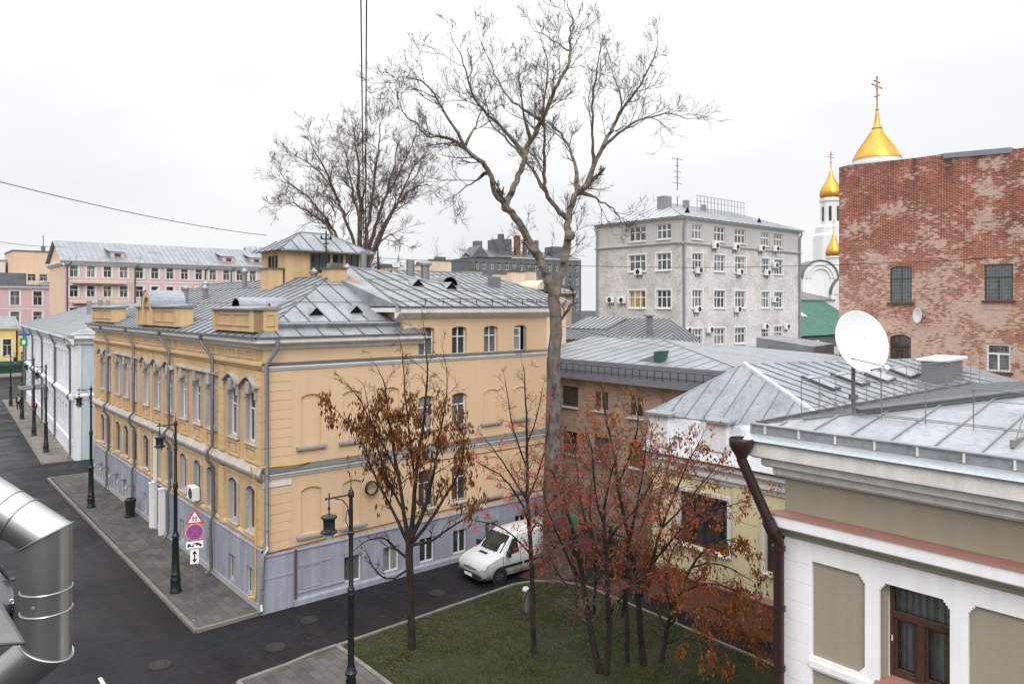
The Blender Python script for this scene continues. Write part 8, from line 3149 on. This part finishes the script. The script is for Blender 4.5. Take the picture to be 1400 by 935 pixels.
c1 = garden_tree('brown_leaved_tree', 'small tree still hung with brown withered leaves in front of the ochre gable wall', (14.13, 22.0), A_st, 25.8, 31, 'leaf_brown', 0.36, 7, 0.20, 0.040, 4.9, 9.0, twigL=1.05, every=0.27, kids=(4, 3), start=0.25, up=0.10, lean=0.22, spread_leaf=0.10, tw='rowan_bark')

# slim rowan with a few red berries
B_st = [
    ([(729, 898, 6.5), (729, 840, 6), (727, 780, 5.5), (724, 720, 5), (721, 660, 4.2), (720, 600, 3.2), (719, 550, 2), (716, 500, .8)], 0, .3, 1.0),
    ([(724, 715, 3), (708, 680, 2.5), (690, 655, 2), (668, 640, 1.4), (648, 630, .7)], 0, -1, .8),
    ([(723, 690, 2.6), (700, 650, 2.1), (680, 622, 1.6), (664, 600, .8)], 0, 1, .8),
    ([(722, 680, 2.6), (738, 640, 2.1), (748, 600, 1.5), (752, 560, .7)], 0, .8, .8),
    ([(727, 760, 2.6), (700, 730, 2), (672, 715, 1.5), (645, 712, .8)], 0, -.8, .7),
    ([(724, 730, 2.2), (742, 700, 1.7), (758, 680, 1.2), (770, 650, .6)], 0, -1, .7),
    ([(721, 640, 2.4), (706, 600, 1.9), (696, 560, 1.4), (690, 520, .7)], 0, -.8, .8),
    ([(720, 610, 2.0), (734, 570, 1.5), (742, 530, .8)], 0, .8, .8),
    ([(728, 800, 2.4), (716, 820, 1.6), (720, 850, .8)], 0, -.6, .3),
    ([(727, 775, 2.4), (745, 765, 1.8), (765, 740, 1.2), (790, 725, .6)], 0, .6, .7),
]
c2 = garden_tree('slim_rowan', 'slim rowan with thin bare branches and scattered red berries before the van', (17.06, 18.95), B_st, 25.5, 41, 'leaf_rust', 0.05, 3, 0.09, 0.018, 3.2, 9.0, berries=0.10, twigL=1.0, every=0.34, kids=(5, 3), up=0.06, tw='rowan_twig')

# dense red rowan clump
C_st = [
    ([(826, 960, 10), (818, 910, 8), (808, 860, 7), (798, 800, 6), (788, 745, 5), (776, 700, 4), (765, 665, 3), (752, 640, 1.5)], 0, 1.0, 1.0),
    ([(828, 930, 8), (832, 880, 7), (832, 820, 6), (828, 760, 5), (826, 710, 4), (832, 660, 3), (845, 620, 1.5)], 0, -.8, 1.0),
    ([(798, 800, 4), (780, 770, 3.2), (765, 735, 2.5), (750, 700, 1.8), (742, 665, 1)], .8, -.8, 1.0),
    ([(828, 770, 4), (808, 730, 3.2), (795, 690, 2.6), (790, 650, 2), (784, 610, 1)], -.6, 1.2, 1.0),
    ([(827, 745, 4), (850, 715, 3.2), (872, 690, 2.5), (890, 660, 1.8), (905, 630, 1)], -.6, -1, 1.0),
    ([(826, 720, 3), (815, 680, 2.6), (812, 640, 2), (806, 600, 1)], 0, -1.4, 1.0),
    ([(832, 840, 3), (855, 810, 2.4), (880, 790, 1.8), (905, 780, 1)], 0, -1, .8),
    ([(800, 820, 3), (775, 800, 2.2), (755, 770, 1.6), (745, 740, .9)], .8, 1.0, .8),
]
c3 = garden_tree('red_rowan', 'dense tangled rowan with reddish twigs and red berries on the lawn', (16.7, 15.9), C_st, 24.0, 43, 'leaf_rust', 0.13, 5, 0.12, 0.028, 3.2, 8.8, berries=0.03, twigL=1.35, every=0.22, kids=(5, 4, 2), up=0.03, droop=0.22, start=0.3, tw='rowan_twig')

# taller shrub with orange leaves by the silver mansard
D_st = [
    ([(880, 918, 9), (877, 880, 7.5), (873, 820, 6.5), (865, 765, 5.5), (856, 720, 4.5), (846, 670, 4), (838, 610, 3.2), (826, 560, 2.3), (824, 530, 1)], 0, .6, .75),
    ([(858, 905, 6), (857, 860, 5), (856, 800, 4.5), (860, 740, 3.8), (872, 690, 3), (880, 640, 2.2), (884, 600, 1.2)], 0, -.8, 1.0),
    ([(874, 820, 4.5), (890, 770, 3.8), (905, 720, 3), (922, 675, 2.4), (940, 635, 1.7), (958, 600, 1)], .2, -.5, 1.0),
    ([(873, 800, 4), (900, 760, 3.4), (930, 725, 2.6), (960, 700, 2), (1000, 690, 1.2), (1040, 680, .6)], .2, -1.2, .9),
    ([(846, 660, 3), (862, 620, 2.4), (872, 580, 1.7), (868, 545, .9)], .5, -.8, .9),
    ([(844, 650, 2.6), (824, 630, 2), (806, 610, 1.4), (800, 580, .7)], .5, .8, .8),
    ([(905, 722, 3), (935, 690, 2.4), (965, 655, 1.7), (985, 630, .9)], 0, .8, .8),
    ([(905, 722, 3), (900, 690, 2.4), (910, 650, 1.7), (920, 615, .9)], 0, 1.0, .9),
]
c4 = garden_tree('orange_leaved_tree', 'taller slender tree with orange-brown leaves reaching over the silver mansard', (19.2, 15.9), D_st, 24.6, 47, 'leaf_orange', 0.25, 4, 0.13, 0.036, 2.2, 9.3, berries=0.02, twigL=1.15, every=0.22, kids=(5, 4), up=0.05, droop=0.04, spread_leaf=0.08)

# drooping orange foliage low against the pale house
E_st = [
    ([(905, 905, 6), (912, 860, 5), (925, 815, 4.2), (945, 775, 3.4), (968, 748, 2.6), (990, 738, 1.8), (1012, 745, 1)], 0, -1.0, 1.0),
    ([(925, 815, 3.4), (955, 800, 2.6), (985, 800, 2), (1015, 815, 1.4), (1040, 840, .8)], -.2, -.8, 1.0),
    ([(914, 855, 3), (940, 835, 2.4), (970, 830, 1.8), (1000, 845, 1.2), (1020, 870, .7)], 0, -1.0, 1.0),
    ([(918, 835, 3), (910, 795, 2.4), (918, 755, 1.8), (935, 730, 1)], 0, .8, .9),
    ([(912, 860, 3), (895, 830, 2.3), (885, 800, 1.6), (888, 770, .9)], 0, .6, .8),
    ([(945, 775, 2.6), (975, 770, 2), (1005, 780, 1.4), (1030, 795, .8)], -.4, .5, 1.0),
    ([(908, 880, 2.6), (935, 872, 2), (960, 878, 1.4), (985, 895, .8)], 0, -1.2, .9),
]
c5 = garden_tree('rusty_shrub', 'low spreading shrub with drooping rusty orange leaves along the red plinth', (20.2, 15.5), E_st, 24.2, 53, 'leaf_orange', 0.42, 6, 0.15, 0.036, 0.4, 6.2, berries=0.0, twigL=1.05, every=0.22, kids=(5, 3), up=-0.02, droop=0.22, lean=0.25, cat='shrub')

# brushy undergrowth by the fence
F_st = [
    ([(790, 850, 4), (788, 800, 3.5), (782, 750, 3), (770, 700, 2), (772, 650, 1)], 0, .6, 1.0),
    ([(812, 840, 4), (815, 790, 3.5), (812, 740, 2.8), (806, 690, 2), (812, 640, 1)], 0, -.6, 1.0),
    ([(850, 850, 4), (856, 800, 3.4), (866, 750, 2.8), (882, 705, 2), (894, 660, 1)], 0, .4, 1.0),
]
c6 = garden_tree('bare_bush', 'tangled leafless bush in front of the bar fence', (20.6, 19.6), F_st, 28.5, 59, 'leaf_rust', 0.10, 3, 0.10, 0.022, 1.0, 7.5, berries=0.035, twigL=1.5, every=0.2, kids=(6, 4), up=0.0, droop=0.10, cat='shrub')

# bare trees on the skyline
for k, (x_, h_, lb) in enumerate(((597, 24, 'thin bare tree on the skyline left of its twin'), (632, 30, 'thin bare tree on the skyline beside the dark gable'))):
    T = Tree(70 + k)
    Y = 190
    P = T.limb(px_limb([(x_, 440, .6), (x_, 375, .5), (x_ + 1, 360, .4), (x_, 372 - h_, .2)], Y, 0), 5)
    T.clothe(P, 6.5, 2, (5, 4), 0.8, up=0.15, bend=0.12, start=0.45, r0=0.09, spread=0.8)
    b_ = ab_at(x_, 440, Y)
    t = thing('bare_tree', lb, 'tree', b_.x, b_.y, 0, absolute=True, group='bare trees on the skyline')
    T.thick.obj('trunk', 'far_bark', t)
    T.thin.obj('crown', 'far_bark', t)
print('TREES', n1, n2, c1, c2, c3, c4, c5, c6)
